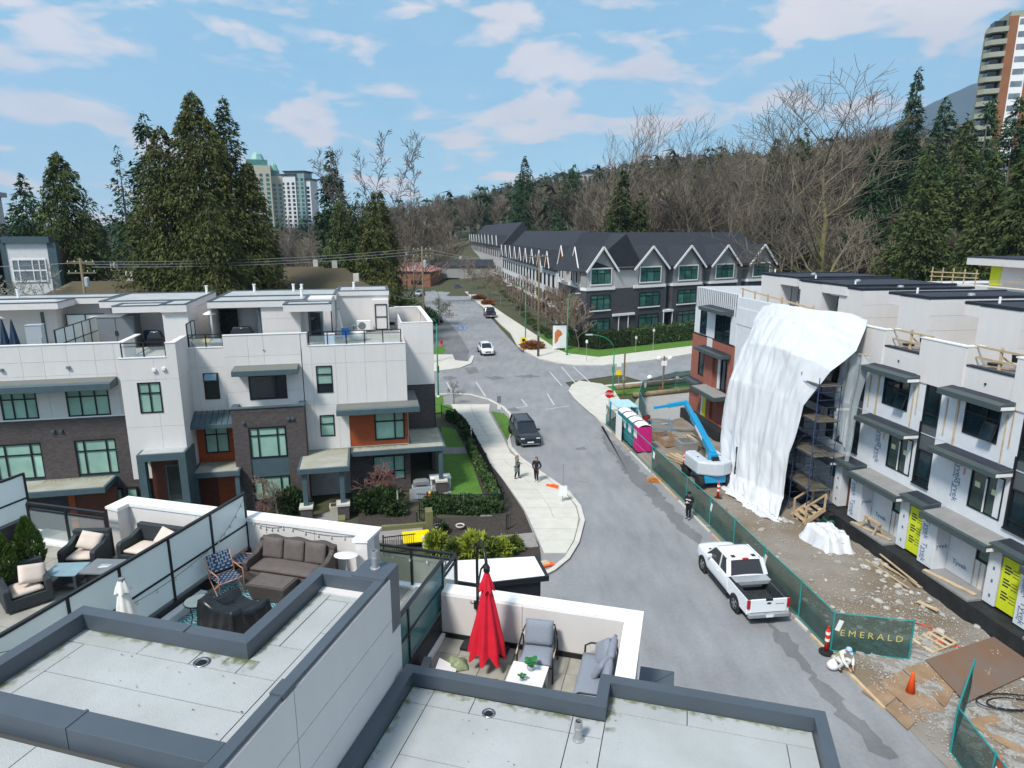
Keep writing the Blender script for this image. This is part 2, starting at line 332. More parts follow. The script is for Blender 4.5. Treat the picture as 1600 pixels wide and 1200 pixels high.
def poly(name, px, m, z0=0.0, z1=.12, parent=None, kind='structure', world=False):
    b = MB(); pts = px if world else [gp(*p)[:2] for p in px]
    a = sum(pts[i][0]*pts[(i+1)%len(pts)][1]-pts[(i+1)%len(pts)][0]*pts[i][1] for i in range(len(pts)))
    if a < 0: pts = pts[::-1]
    b.prism(pts, z0, z1); o = b.build(name, m, parent, fix=False)
    return tag(o, kind=kind) if kind else o
def flat(name, px, m, z, kind='structure'):
    b = MB(); b.add([(*gp(*p)[:2], z) for p in px], [tuple(range(len(px)))]); o = b.build(name, m, fix=False)
    return tag(o, kind=kind) if kind else o
# left pavement with its slabs, bulge and kerb
kerb_px = [(845,905),(868,893),(890,875),(905,850),(914,815),(908,793),(890,770),(862,750),(840,735),(815,717),(800,700),(797,685),(805,664),(800,650),(788,637),(765,625),(735,617),(705,616),(680,617)]
kw = [gp(*p)[:2] for p in kerb_px]
inn = [gp(*p)[:2] for p in [(838,905),(855,880),(820,800),(790,757),(760,720),(735,680),(715,650),(704,634)]]
fi = lambda y: float(np.interp(y, [p[1] for p in inn], [p[0] for p in inn]))
ko = [p for p in kw if p[1] < 65.3]; fk = lambda y: float(np.interp(y, [p[1] for p in ko], [p[0] for p in ko]))
sr = [gp(*p)[:2] for p in [(800,715),(786,684),(764,645)]]; fs_ = lambda y: float(np.interp(y, sorted(p[1] for p in sr), [p[0] for p in sorted(sr, key=lambda q: q[1])])) if y > sr[0][1] else 99
pv = MB(); base = [(fi(y)-.1, y) for y in np.linspace(29.5, 63, 20)][::-1]
pts = kw+[gp(680,632)[:2]]+base
pv.prism(pts if sum(pts[i][0]*pts[(i+1)%len(pts)][1]-pts[(i+1)%len(pts)][0]*pts[i][1] for i in range(len(pts))) > 0 else pts[::-1], -.1, .085)
pave = tag(pv.build('pavement', M['concd'], fix=False), kind='structure')
y = 29.6
while y < 63.5:
    y2 = y+1.5; ym = [y+.012, y2-.012]
    xo = lambda q: min(fk(q)-.34, fs_(q))
    left = [(fi(q)+.02, q) for q in ym]; right = [(xo(q), q) for q in ym]
    wdt = right[0][0]-left[0][0]
    n = 2 if wdt > 2.6 else 1
    if wdt > .5:
        for k in range(n):
            a0 = k/n; a1 = (k+1)/n; L = lambda i, t: (left[i][0]*(1-t)+right[i][0]*t, left[i][1])
            e = .012/wdt
            b = MB(); b.prism([L(0,a0+e), L(0,a1-e), L(1,a1-e), L(1,a0+e)], .04, .12+random.uniform(-.002,.002)); b.build('slab', M['conc'], pave, fix=False)
    y = y2
kb = MB()                                   # kerbstones follow the outer edge
def kerb(line, parent, wd=.28, h=.13, step=1.1, side=1, m=None):
    seg = []; P = [Vector(p) for p in line]; acc = [P[0]]
    for a, b in zip(P[:-1], P[1:]):
        n = max(1, int((b-a).length/step))
        for i in range(1, n+1): acc.append(a.lerp(b, i/n))
    nr = []
    for i, p in enumerate(acc):
        d = (acc[min(i+1,len(acc)-1)]-acc[max(i-1,0)]).normalized(); nr.append(Vector((-d.y, d.x))*side)
    for i in range(len(acc)-1):
        a, b = acc[i], acc[i+1]; d = (b-a).normalized()*.006
        b_ = MB(); q = [a+d, b-d, b-d+nr[i+1]*wd, a+d+nr[i]*wd]
        ar = sum(q[k].x*q[(k+1)%4].y-q[(k+1)%4].x*q[k].y for k in range(4))
        if ar < 0: q = q[::-1]
        b_.prism([(v.x, v.y) for v in q], -.05, h); b_.build('kerbstone', m or M['conc'], parent, fix=False)
kerb(kw, pave)
poly('grass_verge', [(787,648),(803,664),(796,683),(793,690),(768,645)], M['grass'], .03, .15)
poly('grass_verge', [(680,622),(692,620),(693,632),(680,634)], M['grass'], .03, .13)
poly('grass_verge', [(678,632),(703,634),(722,655),(741,679),(728,684),(712,662),(690,645),(676,648)], M['grass'], .0, .10)
# lawn and planting beds of the end garden
poly('lawn', [(690,668),(712,672),(735,718),(762,795),(700,795),(686,740)], M['grass'], .0, .08)
poly('planting_bed', [(712,655),(728,680),(754,704),(818,800),(832,834),(795,836),(765,800),(735,718),(708,664)], M['soil'], .0, .10)
poly('planting_bed', [(655,812),(818,806),(832,834),(680,848),(655,835)], M['soil'], .0, .06)
poly('planting_bed', [(690,872),(843,856),(846,902),(690,905)], M['soil'], .0, .09)
M['herring'] = brick('paver_bricks', (.26,.24,.23), (.33,.30,.28), (.14,.13,.12), .2, .1, False)
poly('garden_path', [(690,848),(832,834),(844,857),(694,872)], M['herring'], .0, .085)
poly('garden_path', [(597,828),(660,824),(662,850),(590,852)], M['herring'], .0, .3)
poly('stepping_path', [(690,701),(731,700),(732,710),(692,711)], M['concd'], .0, .095)
poly('patio', [(640,760),(696,742),(706,776),(640,786)], M['concd'], .0, .14)
# far-left corner, far-right pavement and right-hand corner
o = poly('pavement', [(672,555),(707,555),(711,564),(731,566),(737,556),(741,558),(736,569),(718,576),(676,581)], M['conc'], -.02, .12)
kerb([gp(*p)[:2] for p in [(741,557),(737,568),(719,576),(675,582)]], o, side=-1)
flat('gravel_drive', [(672,498),(695,497),(716,520),(733,548),(731,566),(711,564),(707,555),(672,555)], M['asphaltd'], .02)
flat('grass_verge', [(672,545),(692,541),(697,548),(690,554),(672,556)], M['grass'], .05)
k2 = [(1085,552),(1050,558),(1017,563),(943,571),(900,570.5),(872,567),(845,561),(822,549),(811,541),(806,532),(800,521),(782,505),(770,492),(745,471),(725,454),(700,437),(690,432)]
i2 = [(694,430),(705,436),(735,455),(790,493),(842,527),(868,545),(885,553),(935,559),(1010,550),(1085,541)]
o = poly('pavement', k2+i2, M['conc'], -.02, .12); kerb([gp(*p)[:2] for p in k2], o, side=1, step=2.2)
poly('grass_strip', [(842,527),(868,545),(885,553),(935,559),(1085,541),(1085,532),(935,548),(890,541),(862,528),(846,519)], M['grass'], -.02, .10)
poly('planting_bed', [(812,541),(830,536),(838,541),(818,549)], M['rust'], .0, .18)
k3 = [(905,596),(893,603),(888,612),(897,624),(920,645),(945,664)]
o = poly('pavement', k3+[(962,652),(978,640),(960,612),(940,601)], M['conc'], -.02, .12); kerb([gp(*p)[:2] for p in k3], o, side=1)
for q in ([(890,613),(920,602),(948,612),(915,633)], [(916,634),(949,613),(972,640),(945,660)]):
    poly('slab', q, M['conc'], .05, .126, o, None)
poly('grass_strip', [(945,602),(962,604),(1000,602),(1085,592),(1085,604),(990,616),(965,617)], M['grass'], -.02, .09)
poly('kerb_edge', [(945,603),(1085,590),(1085,592),(946,605)], M['conc'], -.02, .12)
poly('pavement', [(680,617),(678,632),(560,640),(560,625)], M['conc'], -.02, .1)
# paint and patches on the carriageway
def line(a, b, w_=.14, z=.012):
    A = Vector(gp(*a)[:2]); B = Vector(gp(*b)[:2]); n = (B-A).normalized(); n = Vector((-n.y, n.x))*w_/2
    q = MB(); q.quad((*(A-n),z), (*(B-n),z), (*(B+n),z), (*(A+n),z)); tag(q.build('road_marking', M['paint']), kind='structure')
for a, b in [((877,573),(901,601)),((896,573),(922,598)),((859,581),(878,603)),((744,597),(759,620)),((698,597),(706,615)),((806,637),(823,635)),((815,624),(824,635)),((853,640),(890,634)),((855,615),(866,633)),((960,672),(967,668))]: line(a, b)
for i in range(7): line((1016+i*11, 562-i*1.6), (1032+i*11, 554.5-i*1.9), .5)
def blob(px, m, z, rough=.25, n=28):
    P = [Vector(gp(*p)[:2]) for p in px]; q = []
    for a, b in zip(P, P[1:]+P[:1]):
        k = max(1, int((b-a).length/.3))
        for i in range(k): q.append(a.lerp(b, i/k)+Vector((random.uniform(-1,1), random.uniform(-1,1)))*rough*(.35 if rough < .2 else .8))
    b_ = MB(); b_.add([(v.x, v.y, z) for v in q], [tuple(range(len(q)))]); tag(b_.build('asphalt_patch', m, fix=False), kind='structure')
blob([(726,575),(743,573),(749,582),(732,585)], M['asphaltd'], .012, .05)
blob([(940,665),(960,690),(990,722),(1035,775),(1075,820),(1100,845),(1090,850),(1060,828),(1015,780),(975,738),(950,700),(940,680)], M['asphaltd'], .008)
blob([(1197,965),(1235,1000),(1275,1050),(1330,1110),(1400,1185),(1385,1190),(1320,1130),(1262,1055),(1215,1000)], M['asphaltd'], .008)
for u, v in [(933,683),(911,750),(850,605),(869,601)]:
    c = gp(u, v, .012); q = MB(); q.lathe([(.38,0),(.38,.006)], 18, c); tag(q.build('manhole_cover', M['concd']), kind='structure')
for u, v, L_ in [(770,590,6),(820,588,8),(880,560,9),(905,700,5),(800,640,4),(700,590,5)]:
    c = Vector(gp(u, v)[:2]); pts = []
    blob([(u-L_*2, v),(u+L_, v-3),(u+L_*3, v+1),(u, v+3)], M['asphaltd'], .008, .3)
# construction ground beside the right-hand row
random.seed(3)
def dz(x, y):
    return .06+.16*math.exp(-((x-4)/5)**2-((y+4.2)/2.6)**2)+.05*math.sin(x*1.7+y*2.3)+.04*math.sin(x*3.1-y*1.9)+.03*math.sin(5*x+3*y)
nx, ny = 120, 40; b = MB()
vs = []
for j in range(ny+1):
    for i in range(nx+1):
        x = -24+60*i/nx; yy = -8.55+9.5*j/ny
        z = dz(x, yy)*min(1, (yy+8.55)/.6)+random.uniform(-.018,.018)+.015
        vs.append(rw(x, yy, z))
b.add(vs, [(j*(nx+1)+i, j*(nx+1)+i+1, (j+1)*(nx+1)+i+1, (j+1)*(nx+1)+i) for j in range(ny) for i in range(nx)])
tag(b.build('dirt_ground', M['dirt'], smooth=True), kind='structure')
b = MB(); vs = []
for j in range(21):
    for i in range(41):
        x = 7.2+13*i/40; yy = -8.2+5.2*j/20
        z = dz(x, yy)+.02+random.uniform(-.03,.04)-.09*max(0, abs(i/20-1)**4, abs(j/10-1)**4)*2
        vs.append(rw(x, yy, z))
b.add(vs, [(j*41+i, j*41+i+1, (j+1)*41+i+1, (j+1)*41+i) for j in range(20) for i in range(40)])
tag(b.build('gravel_ground', M['gravel'], smooth=True), kind='structure')
tag(MB().add([rw(-24,.9,.02),rw(36,.9,.02),rw(36,26,.02),rw(-24,26,.02)],[(0,1,2,3)]).build('site_floor', M['concd']), kind='structure')
rs = np.random.RandomState(14); V_ = []; F_ = []                  # loose chippings over the site, too many to count
for i in range(7000):
    x = rs.uniform(-6, 20) if i < 3000 else rs.uniform(6.5, 19); yy = rs.uniform(-8.3, -1.4); s_ = rs.uniform(.015,.045); c_ = rw(x, yy, dz(x, yy)*min(1,(yy+8.55)/.6)+.05); o_ = len(V_); a_ = rs.rand()*6
    V_ += [(c_[0]+s_*math.cos(a_+k*1.57), c_[1]+s_*math.sin(a_+k*1.57), c_[2]) for k in range(4)]+[(c_[0],c_[1],c_[2]+s_*.8)]; F_ += [(o_+k,o_+(k+1)%4,o_+4) for k in range(4)]
tag(MB().add(V_, F_).build('gravel_chippings', mat('stone_chippings',(.36,.35,.33),.9,.3,.9), fix=False), kind='stuff')
flat('gravel_yard', [(985,640),(1000,618),(1086,604),(1086,642),(1060,660),(1010,668)], M['gravel'], .03)
# ================================================================ shared builders
def window(par, x0, x1, z0, z1, y, cols=(), rows=(), fm=None, pm=None, fw=.07, name='window', panes=None, dep=.10, mw=None):
    """frame (part) with its panes (sub-parts); faces -y"""
    fm = fm or M['black']; pm = pm or M['gglass']; b = MB(); mw = mw or fw
    xs = [x0]+[x0+(x1-x0)*c for c in cols]+[x1]; zs = [z0]+[z0+(z1-z0)*c for c in rows]+[z1]
    b.box(x0, x1, y-.03, y+dep, z1-fw, z1); b.box(x0, x1, y-.035, y+dep, z0, z0+fw)
    b.box(x0, x0+fw, y-.032, y+dep, z0+fw, z1-fw); b.box(x1-fw, x1, y-.032, y+dep, z0+fw, z1-fw)
    for c in xs[1:-1]: b.box(c-mw/2, c+mw/2, y-.025, y+dep-.01, z0+fw, z1-fw)
    for r in zs[1:-1]: b.box(x0+fw, x1-fw, y-.02, y+dep-.02, r-mw/2, r+mw/2)
    f = b.build(name, fm, par, fix=False)
    for i in range(len(xs)-1):
        for j in range(len(zs)-1):
            m = pm
            if panes and (i, j) in panes: m = panes[(i, j)]
            MB().box(xs[i]+.01, xs[i+1]-.01, y+.035, y+.05, zs[j]+.01, zs[j+1]-.01).build('pane', m, f, fix=False)
    return f
def wall_panels(par, x0, x1, z0, z1, y, jx=(), jz=(), holes=(), m=None, t=.03, core=.25, cm=None, pname='wall_panel', gap=.012, corename='wall', wallonly=False):
    """cladding facing -y: backing wall with openings, each panel its own part"""
    m = m or M['panel']; cm = cm or M['joint']
    def cut(ax, bx, az_, bz):
        X = sorted({ax, bx, *[h[0] for h in holes if ax < h[0] < bx], *[h[1] for h in holes if ax < h[1] < bx]})
        Z = sorted({az_, bz, *[h[2] for h in holes if az_ < h[2] < bz], *[h[3] for h in holes if az_ < h[3] < bz]})
        for i in range(len(X)-1):
            for j in range(len(Z)-1):
                mx_, mz = (X[i]+X[i+1])/2, (Z[j]+Z[j+1])/2
                if any(h[0] < mx_ < h[1] and h[2] < mz < h[3] for h in holes): continue
                yield X[i], X[i+1], Z[j], Z[j+1]
    b = MB()
    for a, c, d, e in cut(x0, x1, z0, z1): b.box(a, c, y+t, y+t+core, d, e)
    o = b.build(corename, cm if not wallonly else m, par, fix=False)
    if wallonly: return o
    XX = [x0]+sorted(jx)+[x1]; ZZ = [z0]+sorted(jz)+[z1]
    for i in range(len(XX)-1):
        for j in range(len(ZZ)-1):
            g0 = gap/2 if i else 0; g1 = gap/2 if i < len(XX)-2 else 0; h0 = gap/2 if j else 0; h1 = gap/2 if j < len(ZZ)-2 else 0
            b = MB(); ex = random.uniform(0, .002)
            for a, c, d, e in cut(XX[i]+g0, XX[i+1]-g1, ZZ[j]+h0, ZZ[j+1]-h1): b.box(a, c, y-ex, y+t+.001, d, e)
            if b.f: b.build(pname, m, par, fix=False)
    return o
def side_panels(par, x, y0, y1, z0, z1, out, jy=(), jz=(), m=None, t=.03):
    """cladding on a wall facing +x (out=1) or -x (out=-1)"""
    YY = [y0]+sorted(jy)+[y1]; ZZ = [z0]+sorted(jz)+[z1]
    for i in range(len(YY)-1):
        for j in range(len(ZZ)-1):
            e = .006; b = MB(); xa, xb = (x, x+t) if out > 0 else (x-t, x)
            b.box(xa, xb, YY[i]+(e if i else 0), YY[i+1]-(e if i < len(YY)-2 else 0), ZZ[j]+(e if j else 0), ZZ[j+1]-(e if j < len(ZZ)-2 else 0)); b.build('wall_panel', m or M['panel'], par, fix=False)
def coping(par, pts, wd, h, z, m=None, side=1, name='coping', closed=False, drop=.16):
    """mitred metal coping along a polyline; wd to the left of travel when side=1; each straight run its own part"""
    P = [Vector(p[:2]) for p in pts]; n = len(P); off = []
    for i in range(n):
        ds = []
        if i > 0 or closed: ds.append((P[i]-P[i-1]).normalized())
        if i < n-1 or closed: ds.append((P[(i+1)%n]-P[i]).normalized())
        ns = [Vector((-d.y, d.x))*side for d in ds]
        if len(ns) == 1: o = ns[0]*wd
        else:
            k = 1+ns[0].dot(ns[1]); o = (ns[0]+ns[1])*wd/max(.2, k)
        off.append(P[i]+o)
    for i in range(n if closed else n-1):
        j = (i+1) % n; L_ = (P[j]-P[i]).length; k = max(1, int(L_/2.6))
        for s in range(k):
            a0, a1 = s/k, (s+1)/k; e = .003/L_
            if s: a0 += e
            if s < k-1: a1 -= e
            q = [P[i].lerp(P[j], a0), P[i].lerp(P[j], a1), off[i].lerp(off[j], a1), off[i].lerp(off[j], a0)]
            b = MB(); lo = z-h
            b.add([(q[0].x,q[0].y,lo),(q[1].x,q[1].y,lo),(q[2].x,q[2].y,lo-drop+h),(q[3].x,q[3].y,lo-drop+h),(q[0].x,q[0].y,z),(q[1].x,q[1].y,z),(q[2].x,q[2].y,z-.012),(q[3].x,q[3].y,z-.012)],
                  [(3,2,1,0),(4,5,6,7),(0,1,5,4),(1,2,6,5),(2,3,7,6),(3,0,4,7)])
            b.build(name, m or M['coping'], par)
def screen(par, a, b, z0, z1, n, mid=.5, gm=None, post=.05, base=.25, axis='y', pos=0):
    """privacy screen along y (or x) at pos: posts, rails, panes"""
    def bx(s0, s1, w_, c0, c1, off=0):
        k = MB()
        if axis == 'y': k.box(pos-w_/2+off, pos+w_/2+off, s0, s1, c0, c1)
        else: k.box(s0, s1, pos-w_/2+off, pos+w_/2+off, c0, c1)
        return k
    ps = n if isinstance(n, (list, tuple)) else [a+(b-a)*i/n for i in range(n+1)]
    if base: bx(a, b, .14, z0-base, z0).build('screen_curb', M['black'], par, fix=False)
    for q in ps: bx(q-post/2, q+post/2, post*1.1, z0, z1).build('post', M['black'], par, fix=False)
    bx(a, b, post*1.35, z1, z1+.05).build('top_rail', M['black'], par, fix=False)
    zm = z0+(z1-z0)*mid if mid else None
    zs = [z0+.03]+([zm] if zm else [])+[z1]
    for i in range(len(ps)-1):
        for j in range(len(zs)-1):
            bx(ps[i]+post/2+.004, ps[i+1]-post/2-.004, .012, zs[j]+.022, zs[j+1]-.022).build('glass_panel', gm or M['frost'], par, fix=False)
            if j: bx(ps[i]+post/2, ps[i+1]-post/2, post*.9, zm-.02, zm+.02).build('mid_rail', M['black'], par, fix=False)
def pavers(par, x0, x1, y0, y1, z, s=.61, m=None, skip=None):
    me = None; nxp = int(round((x1-x0)/s)); nyp = int(round((y1-y0)/s)); sx = (x1-x0)/nxp; sy = (y1-y0)/nyp
    b = MB(); b.box(-sx/2+.006, sx/2-.006, -sy/2+.006, sy/2-.006, -.04, 0); o = b.build('paver', m or M['paver'], par, fix=False); me = o.data; bpy.data.objects.remove(o)
    for i in range(nxp):
        for j in range(nyp):
            c = (x0+sx*(i+.5), y0+sy*(j+.5))
            if skip and skip(*c): continue
            share('paver', me, par, (c[0], c[1], z+random.uniform(-.003,.003)))

M['moss'] = bpy.data.materials.new('moss_stain'); _m = M['moss']; _m.use_nodes = True; _t = _m.node_tree; _b = _t.nodes['Principled BSDF']; _b.inputs['Roughness'].default_value = .95
_tc = _t.nodes.new('ShaderNodeTexCoord'); _n = _t.nodes.new('ShaderNodeTexNoise'); _n.inputs['Scale'].default_value = 8; _n.inputs['Detail'].default_value = 8; _t.links.new(_tc.outputs['Object'], _n.inputs['Vector'])
_uvs = _t.nodes.new('ShaderNodeUVMap'); _sp = _t.nodes.new('ShaderNodeSeparateXYZ'); _t.links.new(_uvs.outputs[0], _sp.inputs[0])
_a = _t.nodes.new('ShaderNodeMath'); _a.operation = 'SUBTRACT'; _t.links.new(_n.outputs[0], _a.inputs[0]); 
_k = _t.nodes.new('ShaderNodeMath'); _k.operation = 'MULTIPLY'; _k.inputs[1].default_value = .34; _t.links.new(_sp.outputs[1], _k.inputs[0]); _t.links.new(_k.outputs[0], _a.inputs[1])
_r = _t.nodes.new('ShaderNodeMapRange'); _r.inputs[1].default_value = .34; _r.inputs[2].default_value = .62; _t.links.new(_a.outputs[0], _r.inputs[0])
_x = _t.nodes.new('ShaderNodeMath'); _x.operation = 'MULTIPLY'; _x.inputs[1].default_value = .62; _t.links.new(_r.outputs[0], _x.inputs[0]); _t.links.new(_x.outputs[0], _b.inputs['Alpha'])
_c = _t.nodes.new('ShaderNodeMix'); _c.data_type = 'RGBA'; _c.inputs['A'].default_value = (.16,.155,.06,1); _c.inputs['B'].default_value = (.13,.16,.006,1); _t.links.new(_r.outputs[0], _c.inputs[0]); _t.links.new(_c.outputs['Result'], _b.inputs['Base Color'])
def moss(par, x0, x1, y0, y1, z, ax):
    """moss grown along the foot of a parapet: strip with v=0 at the parapet"""
    b = MB(); b.quad((x0,y0,z),(x1,y0,z),(x1,y1,z),(x0,y1,z)); o = b.build('moss', M['moss'], par, fix=False); o['kind'] = 'stuff'
    uv = o.data.uv_layers.new(name='UVMap'); v = {'y1': (1,1,0,0), 'y0': (0,0,1,1), 'x0': (0,1,1,0), 'x1': (1,0,0,1)}[ax]
    for i, l in enumerate(o.data.loops): uv.data[i].uv = (0, v[i])
    return o
# ================================================================ the near townhouse block
NO = (-1.53, 8.22); NR = R_(-15)
def nw(x, y, z=0): return (NO[0]+x*math.cos(NR)-y*math.sin(NR), NO[1]+x*math.sin(NR)+y*math.cos(NR), z)
Z1, Z2, D1, D2 = 12.57, 11.0, 9.2, 8.2
nb = E('townhouse', 'near townhouse row with pale flat roofs, grey metal copings and roof terraces', 'townhouse', nw(0,0,0), NR)
M['seam'] = mat('dark_seam', (.07,.07,.07), .9)
# roof one
b = MB(); z = Z1-.22
b.prism([(-3.25,-9),(-.06,-9),(-.06,-.36),(-1.0,-.36),(-1.0,-1.97),(-3.25,-1.97)], 9.0, z-.03); b.build('roof_structure', M['seam'], nb)
coping(nb, [(-3.3,-3.36),(-3.3,-1.93),(-1.04,-1.93),(-1.04,-.34),(-.02,-.34),(-.02,-3.36)][::-1], .135, .05, Z1, side=1, drop=.22)
coping(nb, [(-.02,-9),(-.02,-3.36)], .135, .05, Z1, side=1, drop=.22); coping(nb, [(-3.3,-3.64),(-3.3,-9)], .135, .05, Z1, side=1, drop=.22)
MB().box(-.5,-.02,-.44,-.0,Z1-.9,Z1+.012).build('coping_cap', M['coping'], nb, bevel=.01)
b = MB(); b.box(-3.17,-.16,-3.60,-3.36,Z1-.24,Z1-.012); b.build('coping', M['coping'], nb, bevel=.006)
MB().box(-3.3,-3.172,-3.605,-3.365,Z1-.2,Z1-.003).build('coping', M['coping'], nb)
MB().box(-1.72,-1.69,-3.607,-3.352,Z1-.23,Z1-.004).build('coping_joint', M['coping'], nb)
MB().box(-1.75,-1.73,-2.07,-1.925,Z1-.01,Z1+.006).build('coping_joint', M['coping'], nb)
MB().box(-.16,-.01,-2.72,-2.5,Z1-.06,Z1+.012).build('coping_joint', M['coping'], nb)
for q in [(-3.17,-2.92,-3.33,-2.30),(-3.17,-2.2,-2.295,-2.05),(-2.2,-1.5,-2.295,-2.05),(-1.5,-.9,-2.295,-2.05),(-2.92,-.4,-2.80,-2.295),(-2.92,-.4,-3.33,-2.80),(-.4,-.155,-3.33,-1.4),(-.9,-.4,-2.295,-1.75),(-.9,-.72,-1.75,-.47),(-.72,-.4,-1.75,-.72),(-.72,-.155,-.72,-.47),(-.4,-.155,-1.4,-.72),
          (-3.17,-2.0,-9,-3.66),(-2.0,-.9,-9,-3.66),(-.9,-.155,-9,-3.66)]:
    x0, x1, y0, y1 = q
    if y1-y0 < .05: continue
    MB().box(min(x0,x1)+.006, max(x0,x1)-.006, y0+.006, y1-.006, z-.02, z+random.uniform(-.003,.003)).build('roof_sheet', M['membrane'], nb, fix=False)
moss(nb,-3.17,-.9,-2.22,-2.06,z+.008,'y1'); moss(nb,-3.17,-2.95,-3.33,-2.3,z+.009,'x0'); moss(nb,-.9,-.74,-2.0,-.48,z+.01,'x0'); moss(nb,-1.15,-.75,-2.4,-2.06,z+.0095,'y1')
def roof_drain(x, y, z):
    b = MB(); b.lathe([(.085,0),(.09,.012),(.065,.014),(.055,-.01),(.0,-.012)], 20, (x,y,z)); o = b.build('roof_drain', M['chrome'], nb, smooth=True)
    MB().lathe([(.05,0),(.048,.004)], 16, (x,y,z+.006)).build('grate', M['black'], o)
roof_drain(-1.37,-2.24,z+.003)
def vent_pipe(x, y, z, h=.26, r=.045, rot=0):
    b = MB(); b.lathe([(r*1.5,0),(r*1.5,.015),(r,.02),(r,h*.55),(r*1.08,h*.56),(r*1.08,h*.66),(r,h*.67),(r,h),(r*.8,h),(r*.8,h-.05)], 16, (x,y,z)); o = b.build('vent_pipe', M['galv'], nb, smooth=False)
    MB().lathe([(r*.78,0),(r*.76,.003)], 14, (x,y,z+h-.04)).build('pipe_mouth', M['black'], o)
vent_pipe(-.27,-.2,Z1+.01)
random.seed(17); V_ = []                                        # bits of torn membrane and leaf litter lying on the roofs
for i in range(46):
    a_ = random.random() < .5; x = random.uniform(-2.9,-.3) if a_ else random.uniform(.3,5.3); y = random.uniform(-3.2,-2.35) if a_ else random.uniform(-1.6,-.15 if x < 2.7 else .3); zz_ = (Z1 if a_ else Z2)-.207; s_ = random.uniform(.006,.016); V_ += [(x,y,zz_),(x+s_*2,y+s_*random.uniform(-1,1),zz_+.004),(x+s_*.6,y+s_,zz_+.002)]
o = MB().add(V_, [(3*i,3*i+1,3*i+2) for i in range(46)]).build('roof_litter', M['soil'], nb, fix=False); o['kind'] = 'stuff'
# wall between the two roofs, lap panels
side_panels(nb, -.03, -9, -.32, 8.0, Z1-.06, 1, jy=(-2.55,-5.1), jz=(9.3,10.2,10.92,11.42,11.92))
MB().box(-.28,-.03,-.33,-.0,8.2,Z1-.06).build('wall_return', M['panel'], nb)
MB().box(-1.02,-.3,-.6,-.33,9.0,Z1-.2).build('wall', M['panel'], nb); MB().box(-1.03,-.98,-2,-.6,9.0,Z1-.2).build('wall', M['panel'], nb); MB().box(-3.28,-1.03,-2.05,-1.95,9.0,Z1-.2).build('wall', M['panel'], nb)
# roof two
b = MB(); z = Z2-.22; b.prism([(.05,-9),(5.56,-9),(5.56,.5),(2.78,.5),(2.78,0),(.05,0)], 7.9, z-.03); b.build('roof_structure', M['seam'], nb)
coping(nb, [(.02,-9),(.02,.05),(2.72,.05),(2.72,.55),(5.6,.55),(5.6,-9)], .15, .05, Z2, side=-1, drop=.22)
for q in [(.175,.5,-.42,-.11),(.5,1.1,-.42,-.11),(1.1,2.45,-.42,-.11),(2.45,2.87,-.42,-.11),(.175,.5,-3,-.42),(.5,2.45,-1.3,-.42),(.5,2.45,-3,-1.3),(2.45,2.87,-3,-.42),(2.87,3.9,.1,.395),(3.9,5.44,.1,.395),(2.87,5.1,-.9,.1),(5.1,5.44,-.9,.1),(2.87,5.1,-3,-.9),(5.1,5.44,-3,-.9),(.175,2.75,-9,-3),(2.75,5.44,-9,-3)]:
    x0, x1, y0, y1 = q
    if y1-y0 < .02: continue
    MB().box(x0+.006, x1-.006, y0+.006, y1-.006, z-.02, z+random.uniform(-.003,.003)).build('roof_sheet', M['membrane'], nb, fix=False)
moss(nb,.18,2.8,-.27,-.12,z+.008,'y1'); moss(nb,2.9,5.4,.22,.39,z+.008,'y1'); moss(nb,2.88,3.12,-.3,.38,z+.0095,'x0'); moss(nb,.18,.32,-1.9,-.2,z+.01,'x0')
roof_drain(1.36,-.36,z+.003); vent_pipe(2.58,-.5,z,.27,.05)
MB().box(.02,2.6,-.06,-.03,8.2,Z2-.2).build('wall', M['panel'], nb)
# terrace two
b = MB(); b.box(-1.38,3.0,-.05,5.05,0,D2-.05); b.box(2.8,5.5,-9,.4,0,8); b.box(-13.2,-3.06,-9,5.1,0,D1-.05); b.box(-3.06,-1.5,-9,5.1,0,8.33-.05); b.build('building_body', M['panel'], nb, fix=False)
pavers(nb, -1.3, 2.78, .06, 4.72, D2)
P2 = D2+1.07
wall_panels(nb, -1.29, 2.7, D2-.05, P2-.06, 4.70, jx=(.55,), m=M['panel'], t=.03, core=.33)
MB().box(2.73,3.02,.45,5.04,D2-.05,P2-.06).build('parapet_wall', M['panel'], nb)
coping(nb, [(-1.3,5.1),(3.07,5.1),(3.07,.5)], .36, .05, P2, m=M['white'], side=-1, drop=.09)
MB().box(-1.3,2.73,4.66,4.70,D2,D2+.11).build('base_flashing', M['black'], nb); MB().box(2.69,2.73,.1,4.66,D2,D2+.11).build('base_flashing', M['black'], nb)
screen(nb, .05, 5.02, D2+.5, D2+1.66, [.05,1.6,3.1,4.98], gm=M['teal'], base=.5, pos=-1.36, mid=.52)
MB().box(-1.28,-1.20,.3,4.66,D2,D2+.10).build('curb', M['white'], nb)
b = MB(); b.box(3.06,3.76,3.6,5.06,7.75,8.0); b.build('side_canopy', M['coping'], nb, bevel=.01)
MB().bar((3.08,4.3,8.006),(3.74,5.02,8.006),.03,.012).build('canopy_seam', M['coping'], nb)
